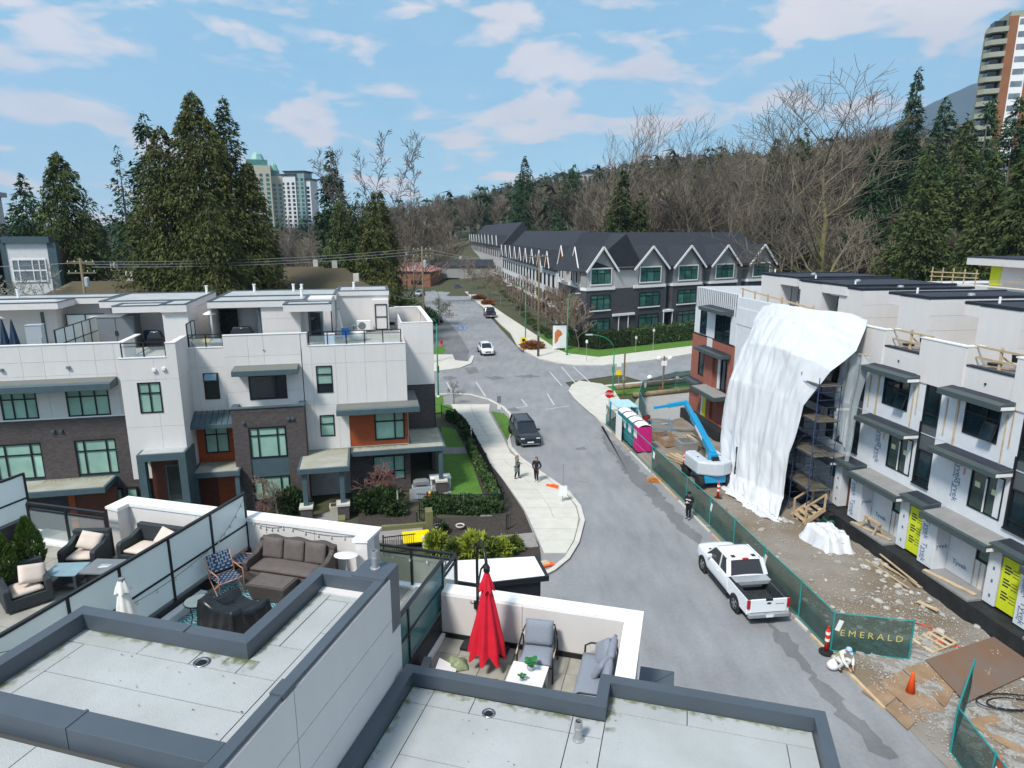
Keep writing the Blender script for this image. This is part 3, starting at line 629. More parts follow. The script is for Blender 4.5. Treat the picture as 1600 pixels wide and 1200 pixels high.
# terrace one and its left neighbour
pavers(nb, -12.8, -1.44, -1.9, 5.1, D1, skip=lambda x, y: (-3.35 < x < 0 and y < -1.9) or (x > -1.05 and y < -.3) or (x > -3.0 and y > -.4))
P1 = D1+1.07
wall_panels(nb, -10.2, -3.1, D1-.05, P1-.06, 5.1, jx=(-7.9,-5.9,-4.6), core=.3)
coping(nb, [(-10.27,4.72),(-10.27,5.45),(-3.03,5.45),(-3.03,4.72)], .38, .06, P1, m=M['white'], side=-1, drop=.10)
MB().box(-3.35,-3.06,4.75,5.1,D1,P1-.06).build('parapet_return', M['panel'], nb); MB().box(-10.24,-9.94,4.75,5.1,D1,P1-.06).build('parapet_return', M['panel'], nb)
def railing(x0, x1, y, z, n, gm, h=1.07, axis='x'):
    k = MB(); f = (lambda a,b,w,c,d: MB().box(a,b,y-w/2,y+w/2,c,d)) if axis == 'x' else (lambda a,b,w,c,d: MB().box(y-w/2,y+w/2,a,b,c,d))
    f(x0,x1,.07,z+h-.05,z+h).build('top_rail', M['black'], nb, fix=False); f(x0,x1,.05,z+h-.20,z+h-.16).build('mid_rail', M['black'], nb, fix=False)
    ps = [x0+(x1-x0)*i/n for i in range(n+1)]
    for q in ps: f(q-.03,q+.03,.06,z-.0,z+h-.05).build('post', M['black'], nb, fix=False)
    for a, c in zip(ps, ps[1:]): f(a+.04,c-.04,.012,z+.1,z+h-.21).build('glass_panel', gm, nb, fix=False)
    f(x0,x1,.22,z-.3,z+.06).build('curb', M['white'], nb, fix=False)
railing(-12.45,-10.0,4.45,D1,2,M['clear']); D3 = 8.33; railing(-3.84,-1.5,6.25,D3,2,M['clear']); railing(4.9,6.2,-1.5,D3,1,M['clear'],axis='y')
pavers(nb, -3.9, -1.55, -.3, 6.2, D3)
MB().box(-3.9,-1.5,5.12,6.2,7.0,D3-.05).build('deck_edge', M['panel'], nb)
MB().box(-2.25,-1.6,4.3,5.5,D3-.02,D3+.5).build('roof_hatch', M['grey'], nb, bevel=.02)
screen(nb, -2.2, 5.12, D1+.28, D1+1.65, [-2.2,-.95,.35,1.43,2.66,3.91,5.1], gm=M['frost'], base=.28, pos=-6.45, mid=.45)
MB().box(-6.36,-6.18,.2,3.3,D1,D1+.16).build('curb', M['white'], nb)
screen(nb, .5, 4.8, D1+.5, D1+1.65, [.5,1.9,3.3,4.78], gm=M['frost'], base=.5, pos=-12.85, mid=.45)
# low white roof canopy beside the block at the street
lc = E('entry_canopy', 'low flat canopy with white roof and black fascia at the kerb beyond the red umbrella', 'canopy', (0,0,0))
b = MB(); q = [gp(*p, 3.5)[:2] for p in [(840,868),(858,900),(744,913),(690,905),(693,876)]]; b.prism(q[::-1], 3.28, 3.5); b.build('roof_slab', M['black'], lc)
c = Vector((sum(p[0] for p in q)/5, sum(p[1] for p in q)/5)); q2 = [tuple(c+(Vector(p)-c)*.93) for p in q]
MB().prism(q2[::-1], 3.5, 3.512).build('roof_membrane', M['white'], lc)
q3 = [tuple(c+(Vector(p)-c)*.86) for p in q]; MB().prism(q3[::-1], 0, 3.28).build('wall', M['black'], lc)
# ================================================================ furniture on the near terraces
def cushion(w_, d_, h_, n=8):
    """soft pad centred on its base"""
    b = MB()
    def f(sg):
        def g(u, v):
            x = (u-.5); y = (v-.5); e = (1-(2*abs(x))**4)*(1-(2*abs(y))**4); k = 1-.04*(1-e)
            return (x*w_*k, y*d_*k, h_/2+sg*h_/2*(.35+.65*e**.5 if e > 0 else .35))
        return g
    b.grid(f(1), n, n); b.grid(f(-1), n, n); m = n+1
    ring = [i for i in range(m)]+[m*j+n for j in range(1, m)]+[m*n+i for i in range(n-1, -1, -1)]+[m*j for j in range(n-1, 0, -1)]
    b.f += [(ring[i], ring[(i+1)%len(ring)], ring[(i+1)%len(ring)]+m*m, ring[i]+m*m) for i in range(len(ring))]; b.m += [0]*len(ring)
    return b
def cush(name, par, w_, d_, h_, m, loc, rot=(0,0,0)):
    o = cushion(w_, d_, h_).build(name, m, par, smooth=True); o.location = loc; o.rotation_euler = rot; return o
def ter(name, label, cat, x, y, z, rz=0, group=None): return E(name, label, cat, nw(x, y, z), NR+rz, group)
# --- red cantilever umbrella
t = ter('parasol', 'closed red cantilever parasol hanging from a curved black mast', 'parasol', -.1, 3.95, D2)
b = MB(); b.tube([(-.35,.75,0),(-.35,.75,1.6),(-.34,.72,2.1),(-.28,.62,2.42),(-.16,.42,2.60),(-.02,.2,2.56),(.08,.03,2.36),(.10,0,2.22)], .032, 8); b.build('mast', M['black'], t, smooth=True)
b = MB(); b.tube([(-.33,.72,1.1),(-.25,.55,1.6),(-.1,.25,2.05),(.06,.04,2.3)], .022, 6); b.build('strut', M['black'], t, smooth=True)
MB().lathe([(.035,0),(.07,.05),(.07,.13),(.03,.2)], 10, (.1,0,2.12)).build('crank_hub', M['black'], t); MB().box(-.42,-.27,.7,.8,.82,1.0).build('crank_box', M['black'], t)
MB().tube([(-.42,.75,.92),(-.5,.75,.92),(-.5,.75,.98)], .012, 5).build('crank_handle', M['black'], t)
def folds(r0, r1, z0, z1, n, amp, rag):
    def f(u, v):
        a = u*2*PI; r = (r0+(r1-r0)*v)*(1+amp*math.cos(n*a)*(.35+.65*v)+.05*math.sin(3*a+v*4)); z = z0+(z1-z0)*v-rag*v*v*(.5+.5*math.cos(n*a))*(1 if v > .9 else .3)
        return (r*math.cos(a), r*math.sin(a), z)
    return f
b = MB(); b.grid(folds(.05,.37,2.0,.42,8,.17,.18), 96, 14); o = b.build('canopy', M['red'], t, smooth=True); o.location = (.1,0,0)
b = MB(); b.grid(folds(.045,.155,2.14,1.80,8,.16,.05), 72, 6); o = b.build('top_flounce', M['red'], t, smooth=True); o.location = (.1,0,0)
b = MB(); b.lathe([(.02,0),(.02,1.9)], 8, (.1,0,.25)); b.build('canopy_pole', M['black'], t)
for i, (x, y) in enumerate([(-.62,.36),(-.1,.36),(-.62,.88),(-.1,.88)]): MB().box(x-.02,x+.5,y-.02,y+.5,0,.07).build('ballast_slab', M['black'], t, bevel=.02)
# --- grey rope armchair
t = ter('armchair', 'grey cushioned rope armchair against the white parapet wall', 'armchair', 1.03, 4.08, D2, R_(4))
b = MB()
for sx in (-.36,.36):
    b.tube([(sx,-.36,0),(sx,-.34,.55),(sx,-.2,.62),(sx,.25,.66),(sx*1.0,.40,.5),(sx,.44,0)], .018, 6)
b.tube([(-.36,.3,.66),(-.3,.42,.82),(.3,.42,.82),(.36,.3,.66)], .018, 6); b.tube([(-.36,-.3,.3),(.36,-.3,.3)], .018, 6); b.tube([(-.36,.35,.3),(.36,.35,.3)], .018, 6)
b.build('frame', M['black'], t, smooth=True)
b = MB()
for i in range(16): b.tube([(-.30+.6*i/15,.42,.80),(-.30+.6*i/15,.40,.36)], .010, 4)
b.build('rope_back', M['black'], t)
for sx in (-.375,.375): MB().box(sx-.012,sx+.012,-.36,-.1,.585,.625).build('arm_pad', M['lumber'], t)
cush('seat_cushion', t, .66, .66, .17, M['greyc'], (0,-.05,.33)); cush('back_cushion', t, .60, .52, .2, M['greyc'], (0,.22,.62), (R_(72),0,0)).location = (0,.30,.72)
# --- white low table with plant
t = ter('coffee_table', 'white square coffee table on the small terrace', 'table', .99, 3.38, D2)
MB().box(-.36,.36,-.32,.32,.38,.42).build('tabletop', M['white'], t, bevel=.006)
for x in (-.32,.32):
    for y in (-.28,.28): MB().box(x-.02,x+.02,y-.02,y+.02,0,.38).build('leg', M['white'], t)
def potplant(x, y, z, s, label, seed):
    random.seed(seed); t = ter('potted_plant', label, 'plant', x, y, z)
    MB().lathe([(.045*s,0),(.07*s,.04*s),(.075*s,.09*s),(.055*s,.12*s),(.048*s,.11*s)], 14).build('pot', M['lgrey'], t, smooth=True)
    for i in range(9):
        a = i*2.4; r = .05+.05*random.random(); h = .16+.09*random.random(); b = MB()
        c = Vector((math.cos(a)*r*s*1.2, math.sin(a)*r*s*1.2, h*s)); u = Vector((math.cos(a),math.sin(a),.25)); v = Vector((-math.sin(a),math.cos(a),0))
        pts = [tuple(c+u*(math.cos(k)*.065*s)+v*(math.sin(k)*.055*s)) for k in np.linspace(0,2*PI,9)[:-1]]; b.add(pts+[tuple(c+Vector((0,0,.012*s)))], [(k,(k+1)%8,8) for k in range(8)])
        b.tube([(0,0,.1*s),tuple(c)], .004*s, 4); b.build('leaf', M['leafp'], t, fix=False)
M['leafp'] = mat('houseplant_leaf', (.02,.16,.035), .45, .3, 8)
potplant(1.02,3.5,D2+.42,1.0,'broad-leaved green plant in a grey pot on the white table',1); potplant(.93,3.16,D2+.42,.55,'tiny succulent pot at the front edge of the white table',2)
# --- grey sofa
t = ter('sofa', 'light grey cushioned sofa under the right parapet of the small terrace', 'sofa', 2.3, 3.65, D2, R_(-90))
b = MB()
for sx in (-.78,.78): b.tube([(sx,-.36,0),(sx,-.34,.52),(sx,-.22,.6),(sx,.3,.62),(sx,.4,0)], .02, 6)
b.tube([(-.78,.38,.6),(-.7,.42,.78),(.7,.42,.78),(.78,.38,.6)], .02, 6); b.tube([(-.78,-.3,.26),(.78,-.3,.26)], .02, 6); b.build('frame', M['black'], t, smooth=True)
cush('seat_cushion', t, 1.5, .72, .18, M['greyc'], (0,-.02,.28))
for x in (-.38,.38): cush('back_cushion', t, .72, .48, .18, M['greyc'], (x,.3,.66), (R_(74),0,0))
for x, y, zz, r, l, gx in [(-.50,.12,.62,(R_(58),R_(38),R_(10)),'grey square cushion tilted on its corner on the grey sofa',0),(-.02,.14,.58,(R_(62),0,R_(-16)),'pale grey cushion leaning in front of the tilted one on the grey sofa',0)]:
    p = nw(2.3+y, 3.65-x, D2+zz); o = cushion(.46,.46,.15).build('cushion', M['greyc'], None, smooth=True); o.location = p; o.rotation_euler = (r[0], r[1], NR+R_(-90)+r[2]); tag(o, l, 'cushion')
# --- bag, box, base
t = ter('compost_bag', 'pale green compost bag lying beside the parasol base', 'bag', -.66, 3.74, D2+.02, .5)
b = MB(); b.grid(lambda u, v: ((u-.5)*.55,(v-.5)*.36,.15*(max(0,(1-(2*u-1)**4)*(1-(2*v-1)**4)))**.5*(1+.25*math.sin(9*u+5*v))), 14, 10); b.build('sack', mat('sack', (.20,.24,.13), .5, .5, 6), t, smooth=True)
MB().box(-.3,-.26,-.1,.1,0,.05).build('sealed_end', M['cwhite'], t)
t = ter('lidded_crate', 'small crate with a white lid against the teal screen curb', 'crate', -.98, 3.25, D2+.02, .15)
b = MB(); b.X = Matrix.Rotation(R_(28),4,'Y'); b.box(-.02,.40,-.36,.36,.22,.26); b.build('panel', M['white'], t, bevel=.01); MB().box(-.2,-.05,-.3,.3,0,.28).build('crate', M['grey'], t)
t = ter('planter_tray', 'low black tray on the floor in front of the parasol', 'tray', -.12, 3.25, D2, .1); MB().box(-.5,.5,-.22,.22,0,.03).build('base', M['black'], t); MB().box(-.5,.5,-.22,-.2,.03,.07).build('rim', M['black'], t); MB().box(-.5,.5,.2,.22,.03,.07).build('rim', M['black'], t)
# ---------------------------------------------------------------- terrace one
def wsofa(t, wd, dp, sh, bh, ah, wm_, cm_, pill=0, wave=False):
    """woven sofa or armchair facing -y"""
    n = 24; b = MB()
    top = lambda x: bh*(1+(.03*math.cos(x/wd*6*PI) if wave else .0)-(0 if not wave else .05*(abs(2*x/wd)**6)))
    pts = [(-wd/2+wd*i/n, top(-wd/2+wd*i/n)) for i in range(n+1)]
    b.yprism([(-wd/2,.06)]+pts[:0]+[(wd/2,.06)]+[(x, z) for x, z in reversed(pts)], dp/2-.15, dp/2); b.build('backrest', wm_, t, bevel=.02)
    MB().box(-wd/2+.1,wd/2-.1,-dp/2,dp/2-.15,.05,sh-.1).build('base', wm_, t, bevel=.015)
    for s in (-1,1):
        b = MB(); prof = [(-dp/2,.05),(dp/2,.05),(dp/2,bh*.96),(dp/2-.16,bh*.86),(dp/4,ah+.10),(0,ah+.01),(-dp/2+.06,ah),(-dp/2,ah-.05)]
        x0, x1 = (s*wd/2-.13, s*wd/2) if s > 0 else (s*wd/2, s*wd/2+.13)
        k = len(prof); b.add([(x0,p[0],p[1]) for p in prof]+[(x1,p[0],p[1]) for p in prof], [tuple(range(k)), tuple(range(2*k-1,k-1,-1))]+[(i,(i+1)%k,k+(i+1)%k,k+i) for i in range(k)]); b.build('arm', wm_, t, bevel=.025)
    cush('seat_cushion', t, wd-.28, dp-.2, .14, cm_, (0,-.06,sh-.11))
t = ter('sofa', 'brown woven sofa with a scalloped back against the white parapet', 'sofa', -4.82, 4.40, D1)
wsofa(t, 1.95, .84, .42, .88, .58, M['wickerb'], M['taupe'], wave=True)
for i in range(3): cush('back_cushion', t, .54, .50, .10, M['taupe'], (-.55+.55*i,.22,.66), (R_(78),0,0))
t = ter('coffee_table', 'brown woven coffee table with glass top before the brown sofa', 'table', -4.8, 3.66, D1)
b = MB(); b.add([(-.38,-.22,.03),(.38,-.22,.03),(.38,.22,.03),(-.38,.22,.03),(-.48,-.29,.40),(.48,-.29,.40),(.48,.29,.40),(-.48,.29,.40)], [(3,2,1,0),(4,5,6,7),(0,1,5,4),(1,2,6,5),(2,3,7,6),(3,0,4,7)]); b.build('woven_base', M['wickerb'], t, bevel=.01)
MB().box(-.42,.42,-.24,.24,.402,.412).build('glass_top', M['taupe'], t)
def strapseat(t, back):
    def strips(P, Q, R, n1, n2, nm):
        P, Q, R = map(Vector, (P, Q, R)); u = Q-P; v = R-P; nn = u.cross(v).normalized(); b = MB()
        for i in range(n1):
            a = P+u*((i+.5)/n1); k = [a-u*(.36/n1), a+u*(.36/n1)]; b.add([tuple(k[0]),tuple(k[1]),tuple(k[1]+v),tuple(k[0]+v)], [(0,1,2,3)])
        b.cm = 1
        for i in range(n2):
            a = P+v*((i+.5)/n2)+nn*.006; k = [a-v*(.17/n2), a+v*(.17/n2)]
            for j in range(n1):
                if (i+j)%2: continue
                o = u*(j/n1); e = u/n1; b.add([tuple(k[0]+o),tuple(k[0]+o+e),tuple(k[1]+o+e),tuple(k[1]+o)], [(0,1,2,3)])
        b.build(nm, [M['strap'], M['strap2']], t, fix=False)
    M.setdefault('strap', mat('blue_strap', (.018,.045,.12), .6)); M.setdefault('strap2', mat('pale_blue_strap', (.30,.36,.42), .6))
    f = MB(); h = .42
    for sx in (-.27,.27):
        f.tube([(sx,-.27,0),(sx,.24,h)], .014, 6); f.tube([(sx,.27,0),(sx,-.24,h)], .014, 6)
        if back: f.tube([(sx,-.26,.0),(sx,-.26,.62),(sx,.22,.62)], .014, 6); f.tube([(sx,.16,.34),(sx*1.0,.36,.86)], .014, 6)
    f.tube([(-.27,-.24,h),(.27,-.24,h)], .014, 6); f.tube([(-.27,.24,h),(.27,.24,h)], .014, 6); f.build('frame', M['copper'], t, smooth=True)
    strips((-.26,-.24,h),(.26,-.24,h),(-.26,.24,h), 9, 8, 'strap_seat')
    if back: strips((-.26,.20,.50),(.26,.20,.50),(-.26,.36,.88), 9, 6, 'strap_back')
M['copper'] = mat('copper_frame', (.50,.24,.15), .4, .05)
t = ter('folding_chair', 'blue strap folding armchair with copper frame on the patterned rug', 'chair', -5.85, 3.52, D1, R_(62)); strapseat(t, True)
t = ter('footstool', 'blue strap folding stool beside the brown sofa arm', 'stool', -6.0, 4.36, D1, R_(8)); strapseat(t, False)
rug = bpy.data.materials.new('patterned_rug'); rug.use_nodes = True; _t = rug.node_tree; _b = _t.nodes['Principled BSDF']; _b.inputs['Roughness'].default_value = .95
_tc = _t.nodes.new('ShaderNodeTexCoord'); _w = _t.nodes.new('ShaderNodeTexWave'); _w.wave_type = 'RINGS'; _w.inputs['Scale'].default_value = 5; _w.inputs['Distortion'].default_value = 6; _w.inputs['Detail'].default_value = 2; _w.inputs['Detail Scale'].default_value = 1.2
_mp = _t.nodes.new('ShaderNodeMapping'); _mp.inputs['Scale'].default_value = (1,.45,1); _mp.inputs['Location'].default_value = (.6,.1,0); _t.links.new(_tc.outputs['Object'], _mp.inputs[0]); _t.links.new(_mp.outputs[0], _w.inputs['Vector'])
_c = _t.nodes.new('ShaderNodeValToRGB'); _c.color_ramp.interpolation = 'CONSTANT'; _c.color_ramp.elements[0].color = (.02,.20,.25,1); _c.color_ramp.elements[1].position = .45; _c.color_ramp.elements[1].color = (.55,.58,.54,1); e = _c.color_ramp.elements.new(.72); e.color = (.012,.07,.12,1)
_t.links.new(_w.outputs[0], _c.inputs[0]); _t.links.new(_c.outputs[0], _b.inputs['Base Color'])
b = MB(); b.box(-.85,.85,-.95,.95,0,.01); o = b.build('rug', rug, None); o.location = nw(-5.3,3.15,D1+.006); o.rotation_euler = (0,0,NR); tag(o, 'turquoise swirl patterned rug under the brown coffee table', 'rug')
t = ter('armchair', 'armchair hidden under a crumpled black vinyl cover', 'armchair', -4.86, 2.50, D1, R_(165))
def cov(u, v):
    x = (u-.5)*2; y = (v-.5)*2; r = max(abs(x), abs(y)); 
    if r > .72:
        k = (r-.72)/.28; sc = .72/r; px, py = x*sc/.72*.52, y*sc/.72*.44; f = 1+.10*k+.03*math.sin(14*(x-y)*1.0)
        hh = cov.h(px/f, py/f); return (px*f, py*f, hh*(1-k)+.03*k)
    return (x/.72*.52, y/.72*.44, cov.h(x/.72*.52, y/.72*.44))
def _h(px, py):
    h = .40+.06*math.sin(px*7+py*4)*.3
    if py > .18: h = .66-.05*math.cos(px*7)
    if abs(px) > .36: h = max(h, .54-.05*py)
    return h+.012*math.sin(px*13+py*9)+.010*math.sin(px*8-py*15)
cov.h = _h
b = MB(); b.grid(cov, 34, 34); b.build('vinyl_cover', M['cover'], t, smooth=True, fix=False)
MB().box(-.38,.38,-.34,.34,.02,.3).build('seat_base', M['wicker'], t)
t = ter('side_table', 'small round glass side table with bent wire legs beside the covered armchair', 'table', -5.72, 2.48, D1)
MB().lathe([(.25,.46),(.25,.475)], 24).build('glass_top', mat('pale_glass',(.22,.27,.27),.08), t); MB().lathe([(.262,.445),(.262,.47),(.25,.47),(.25,.445)], 24).build('rim', M['black'], t)
for k in range(3):
    a = k*2.1+.4; MB().tube([(.2*math.cos(a),.2*math.sin(a),.45),(.15*math.cos(a),.15*math.sin(a),.2),(.24*math.cos(a),.24*math.sin(a),0)], .012, 5).build('leg', M['black'], t)
t = ter('satellite_dish', 'white oval satellite dish on a short post by the terrace corner', 'satellite dish', -3.42, 4.45, D1)
b = MB(); b.X = Matrix.Translation((0,0,.80)) @ Matrix.Rotation(R_(-10),4,'X'); b.lathe([(.0,-.03),(.22,-.02),(.27,0),(.26,.012),(.1,.014),(0,.014)], 28); b.build('dish', M['white'], t, smooth=True)
b = MB(); b.tube([(0,0,0),(0,0,.5),(0,0,.79)], [.03,.03,.025], 8); b.build('post', M['galv'], t)
for a in (0,2.1,4.2): MB().tube([(0,0,.4),(.2*math.cos(a),.2*math.sin(a),0)], .012, 5).build('stay', M['galv'], t)
# --- left neighbour's terrace
t = ter('armchair', 'dark woven armchair with beige cushion nearest the two clipped cedars', 'armchair', -9.86, 2.15, D1, R_(62)); wsofa(t, .86, .82, .40, .80, .58, M['wicker'], M['beige'])
t2 = dup(t, nw(-9.92,3.75,D1), NR+R_(18), 'dark woven armchair with beige cushion behind the glass topped table')
t3 = ter('sofa', 'dark woven two-seat sofa with beige cushions by the parapet corner', 'sofa', -8.52, 4.35, D1); wsofa(t3, 1.45, .82, .40, .80, .58, M['wicker'], M['beige'])
for x, y, r, l in [(-9.75,2.25,62,'beige cushion on the woven armchair beside the clipped cedars'),(-9.85,3.85,18,'beige cushion on the woven armchair behind the glass table'),(-8.2,4.45,-8,'beige cushion at the end of the dark two-seat sofa')]:
    o = cushion(.5,.42,.15).build('cushion', M['beige'], None, smooth=True); o.location = nw(x,y,D1+.60); o.rotation_euler = (R_(50),R_(12),NR+R_(r)); tag(o, l, 'cushion')
t = ter('side_table', 'square woven table with pale glass top between two woven armchairs', 'table', -9.5, 2.85, D1, R_(18))
MB().box(-.36,.36,-.3,.3,.43,.45).build('glass_top', mat('pale_blue_glass',(.22,.32,.36),.06), t); MB().box(-.3,.3,-.25,.25,.14,.17).build('shelf', M['wicker'], t)
for x in (-.33,.33):
    for y in (-.27,.27): MB().box(x-.03,x+.03,y-.03,y+.03,0,.43).build('leg', M['wicker'], t)
t = ter('fire_table', 'grey slatted fire table in front of the dark two-seat sofa', 'table', -8.78, 3.2, D1, R_(12))
MB().box(-.42,.42,-.32,.32,.40,.45).build('tabletop', M['grey'], t, bevel=.008); MB().box(-.32,.32,-.24,.24,0,.40).build('base', M['black'], t); MB().box(-.12,.12,-.06,.06,.45,.458).build('burner_lid', M['lgrey'], t)
b = MB(); b.tube([(-.1,-.1,.46),(.1,-.06,.46)], .012, 5); b.build('lighter_handle', M['white'], t)
def topiary(x, y, h, label, seed):
    rs = np.random.RandomState(seed); t = ter('cedar_shrub', label, 'shrub', x, y, D1)
    b = MB(); b.lathe([(.16,0),(.22,.36),(.24,.38),(.2,.38),(.19,.33)], 14); b.build('pot', M['black'], t)
    n = 2600; zz = rs.rand(n); a = rs.rand(n)*2*PI; prof = np.sin(np.clip(zz*1.02,0,1)**.62*PI)**.75*.27; r = prof*(.72+.36*rs.rand(n)); P = np.stack([r*np.cos(a), r*np.sin(a), .36+zz*h], 1)
    d = np.stack([np.cos(a)*.5, np.sin(a)*.5, np.full(n,1.0)], 1)+rs.randn(n,3)*.3; d /= np.linalg.norm(d,axis=1)[:,None]; s = np.cross(d, rs.randn(n,3)); s /= np.linalg.norm(s,axis=1)[:,None]
    V = np.empty((n,3,3)); V[:,0] = P-s*.02; V[:,1] = P+s*.02; V[:,2] = P+d*.10
    b = MB(); b.add([tuple(q) for q in V.reshape(-1,3)], [(3*i,3*i+1,3*i+2) for i in range(n)]); b.build('foliage', M['topi'], t, fix=False); MB().tube([(0,0,.3),(0,0,.36+h*.7)], .03, 6).build('stem', M['bark'], t)
M['topi'] = mat('clipped_cedar_foliage', (.055,.105,.012), .7, .4, 6)
topiary(-10.35,2.75,1.25,'clipped cone cedar in black pot nearer the railing, taller of two',5); topiary(-10.35,2.12,1.15,'clipped cone cedar in black pot at the photo edge behind the woven armchair',6)
t = ter('parasol', 'closed beige parasol standing against the frosted screen', 'parasol', -5.62, .72, D1)
MB().tube([(0,0,0),(0,0,1.95)], .02, 8).build('pole', M['galv'], t); b = MB(); b.grid(folds(.05,.2,1.9,.95,6,.14,.08), 60, 10); b.build('canopy', M['cwhite'], t, smooth=True); MB().lathe([(.06,0),(.055,.06),(.0,.07)], 12, (0,0,1.89)).build('cap', M['grey'], t); b = MB(); b.grid(folds(.05,.13,1.93,1.72,6,.14,.03), 48, 4); b.build('top_flounce', M['cwhite'], t, smooth=True); MB().lathe([(.22,0),(.22,.05),(.05,.08)],16).build('base', M['concd'], t)
def lights(pts, label, sag=.12, bulbs=8):
    t = E('string_lights', label, 'string lights'); P = [Vector(nw(*p)) for p in pts]; path = []; bl = []
    for a, c in zip(P, P[1:]):
        for i in range(9):
            s = i/8; q = a.lerp(c, s); q.z -= sag*4*s*(1-s); path.append(q)
        for i in range(bulbs):
            s = (i+.5)/bulbs; q = a.lerp(c, s); q.z -= sag*4*s*(1-s); bl.append(q)
    MB().tube([tuple(p) for p in path], .006, 4).build('cable', M['black'], t); o = MB().lathe([(.012,0),(.016,-.02),(.024,-.05),(.018,-.075),(0,-.085)], 8).build('bulb', M['bulb'], t); o.location = bl[0]
    for q in bl[1:]: share('bulb', o.data, t, tuple(q))
M['bulb'] = mat('bulb_glass', (.55,.57,.55), .1)
lights([(-6.3,5.08,D1+1.0),(-5.35,5.08,D1+.98),(-3.3,5.08,D1+.98)], 'string of small bulbs looped along the white parapet wall', .1, 6)
lights([(-6.38,5.0,D1+1.6),(-6.38,3.91,D1+.95),(-6.38,1.43,D1+.85),(-6.38,-.9,D1+1.45)], 'string of small bulbs strung across the frosted screen', .1, 5)
lights([(-3.84,6.2,8.33+.85),(-1.55,6.2,8.33+.85)], 'string of small bulbs hung along the clear glass railing', .06, 5)
# ================================================================ white and dark brick townhouse row on the left
LO = (-6.78, 41.61); LR = R_(12.5)
def lw(x, y, z=0): return (LO[0]+x*math.cos(LR)-y*math.sin(LR), LO[1]+x*math.sin(LR)+y*math.cos(LR), z)
lb = E('townhouse', 'white panel and dark brick townhouse row with roof terraces left of the street corner', 'townhouse', lw(0,0,0), LR)
PT = 10.9; PL = 10.08; DK = 9.8
def canopy(par, x0, x1, yb, yf, z, th=.28, m=None, top=None, slope=.12):
    b = MB(); b.add([(x0,yf,z),(x1,yf,z),(x1,yb,z+.02),(x0,yb,z+.02),(x0,yf,z+th),(x1,yf,z+th),(x1,yb,z+th+slope),(x0,yb,z+th+slope)], [(3,2,1,0),(4,5,6,7),(0,1,5,4),(1,2,6,5),(2,3,7,6),(3,0,4,7)])
    o = b.build('canopy', m or M['slate'], par, bevel=.012)
    b = MB(); e = .05
    b.add([(x0+e,yf+e,z+th+.004),(x1-e,yf+e,z+th+.004),(x1-e,yb,z+th+slope+.004),(x0+e,yb,z+th+slope+.004)], [(0,1,2,3)]); b.build('canopy_roof', top or M['slateroof'], o, fix=False)
    return o
M['slateroof'] = mat('weathered_metal_roof', (.12,.135,.14), .6, .2, 1.5, col2=(.16,.155,.12))
def seams(par, x0, x1, yf, yb, zf, zb, n):
    for i in range(n+1):
        x = x0+(x1-x0)*i/n; MB().bar((x,yf,zf+.02),(x,yb,zb+.02),.03,.05).build('roof_seam', M['slate'], par, fix=False)
def brickwall(par, x0, x1, z0, z1, y, holes, core=.3, m=None):
    o = wall_panels(par, x0, x1, z0, z1, y, holes=holes, wallonly=True, m=m or M['brickd'], t=0, core=core, corename='brick_wall')
    return o
def soldier(par, x0, x1, z, y, m=None):
    n = int((x1-x0)/.085); me = None
    for i in range(0): pass
    b = MB()
    for i in range(n): b.box(x0+i*(x1-x0)/n+.005, x0+(i+1)*(x1-x0)/n-.005, y-.012, y+.01, z, z+.22)
    o = b.build('brick_lintel', m or M['brickd'], par, fix=False); o['kind'] = 'stuff'
def lightbox(par, x, y, z, m=None):
    b = MB(); b.box(x-.09,x+.09,y-.12,y,z-.08,z+.08); b.build('wall_vent', m or M['slate'], par, bevel=.01)
# --- right bay (white), terrace parapet low in front
h = [(-5.63,-4.65,7.08,8.82),(-5.6,-4.7,4.2,5.62),(-3.78,-.03,3.4,5.75)]
wall_panels(lb, -6.4, -.06, 3.35, PL, 0, jx=(-5.85,-4.4,-3.78,-2.6,-1.3), jz=(6.3,8.95), holes=h)
MB().box(-6.4,-.06,.28,.5,3.3,10).build('inner_wall', M['joint'], lb)
wall_panels(lb, -6.56, -6.05, PL-.005, PT, 0, core=.25); coping(lb, [(-6.6,-.03),(-6.02,-.03)], .3, .05, PT+.05, m=M['white'], drop=.05); coping(lb, [(-6.02,-.03),(-.03,-.03)], .3, .05, PL+.05, m=M['white'], drop=.05)
side_panels(lb, -.06, 0, 3.4, 3.35, PL, 1, jy=(1.7,), jz=(6.3,8.95))
window(lb, -5.63,-4.65,7.08,8.82, 0, rows=(.32,.68), panes={(0,0):M['dglass']}); window(lb, -5.6,-4.7,4.2,5.62, 0, rows=(.58,))
# cedar panel with window: boards are pieces
zb = 3.4
while zb < 5.7:
    b = MB()
    if zb+.15 < 3.78 or zb > 5.62: b.box(-3.76,-.05,-.015,.05,zb+.003,zb+.147)
    else: b.box(-3.76,-2.2,-.015,.05,zb+.003,zb+.147); MB().box(-.27,-.05,-.015,.05,zb+.003,zb+.147).build('cedar_board', M['wood'], lb, fix=False)
    b.build('cedar_board', M['wood'], lb, fix=False); zb += .15
MB().box(-3.78,-.04,.05,.09,3.35,5.75).build('wall', M['wdoor'], lb)
window(lb, -2.2,-.27,3.72,5.62,-.01, cols=(.67,), rows=(.66,), fw=.09)
c = canopy(lb, -4.5, .65, 0, -1.25, 5.82, .34); canopy(lb, -.04, .66, 3.38, .0, 5.84, .32, slope=0)
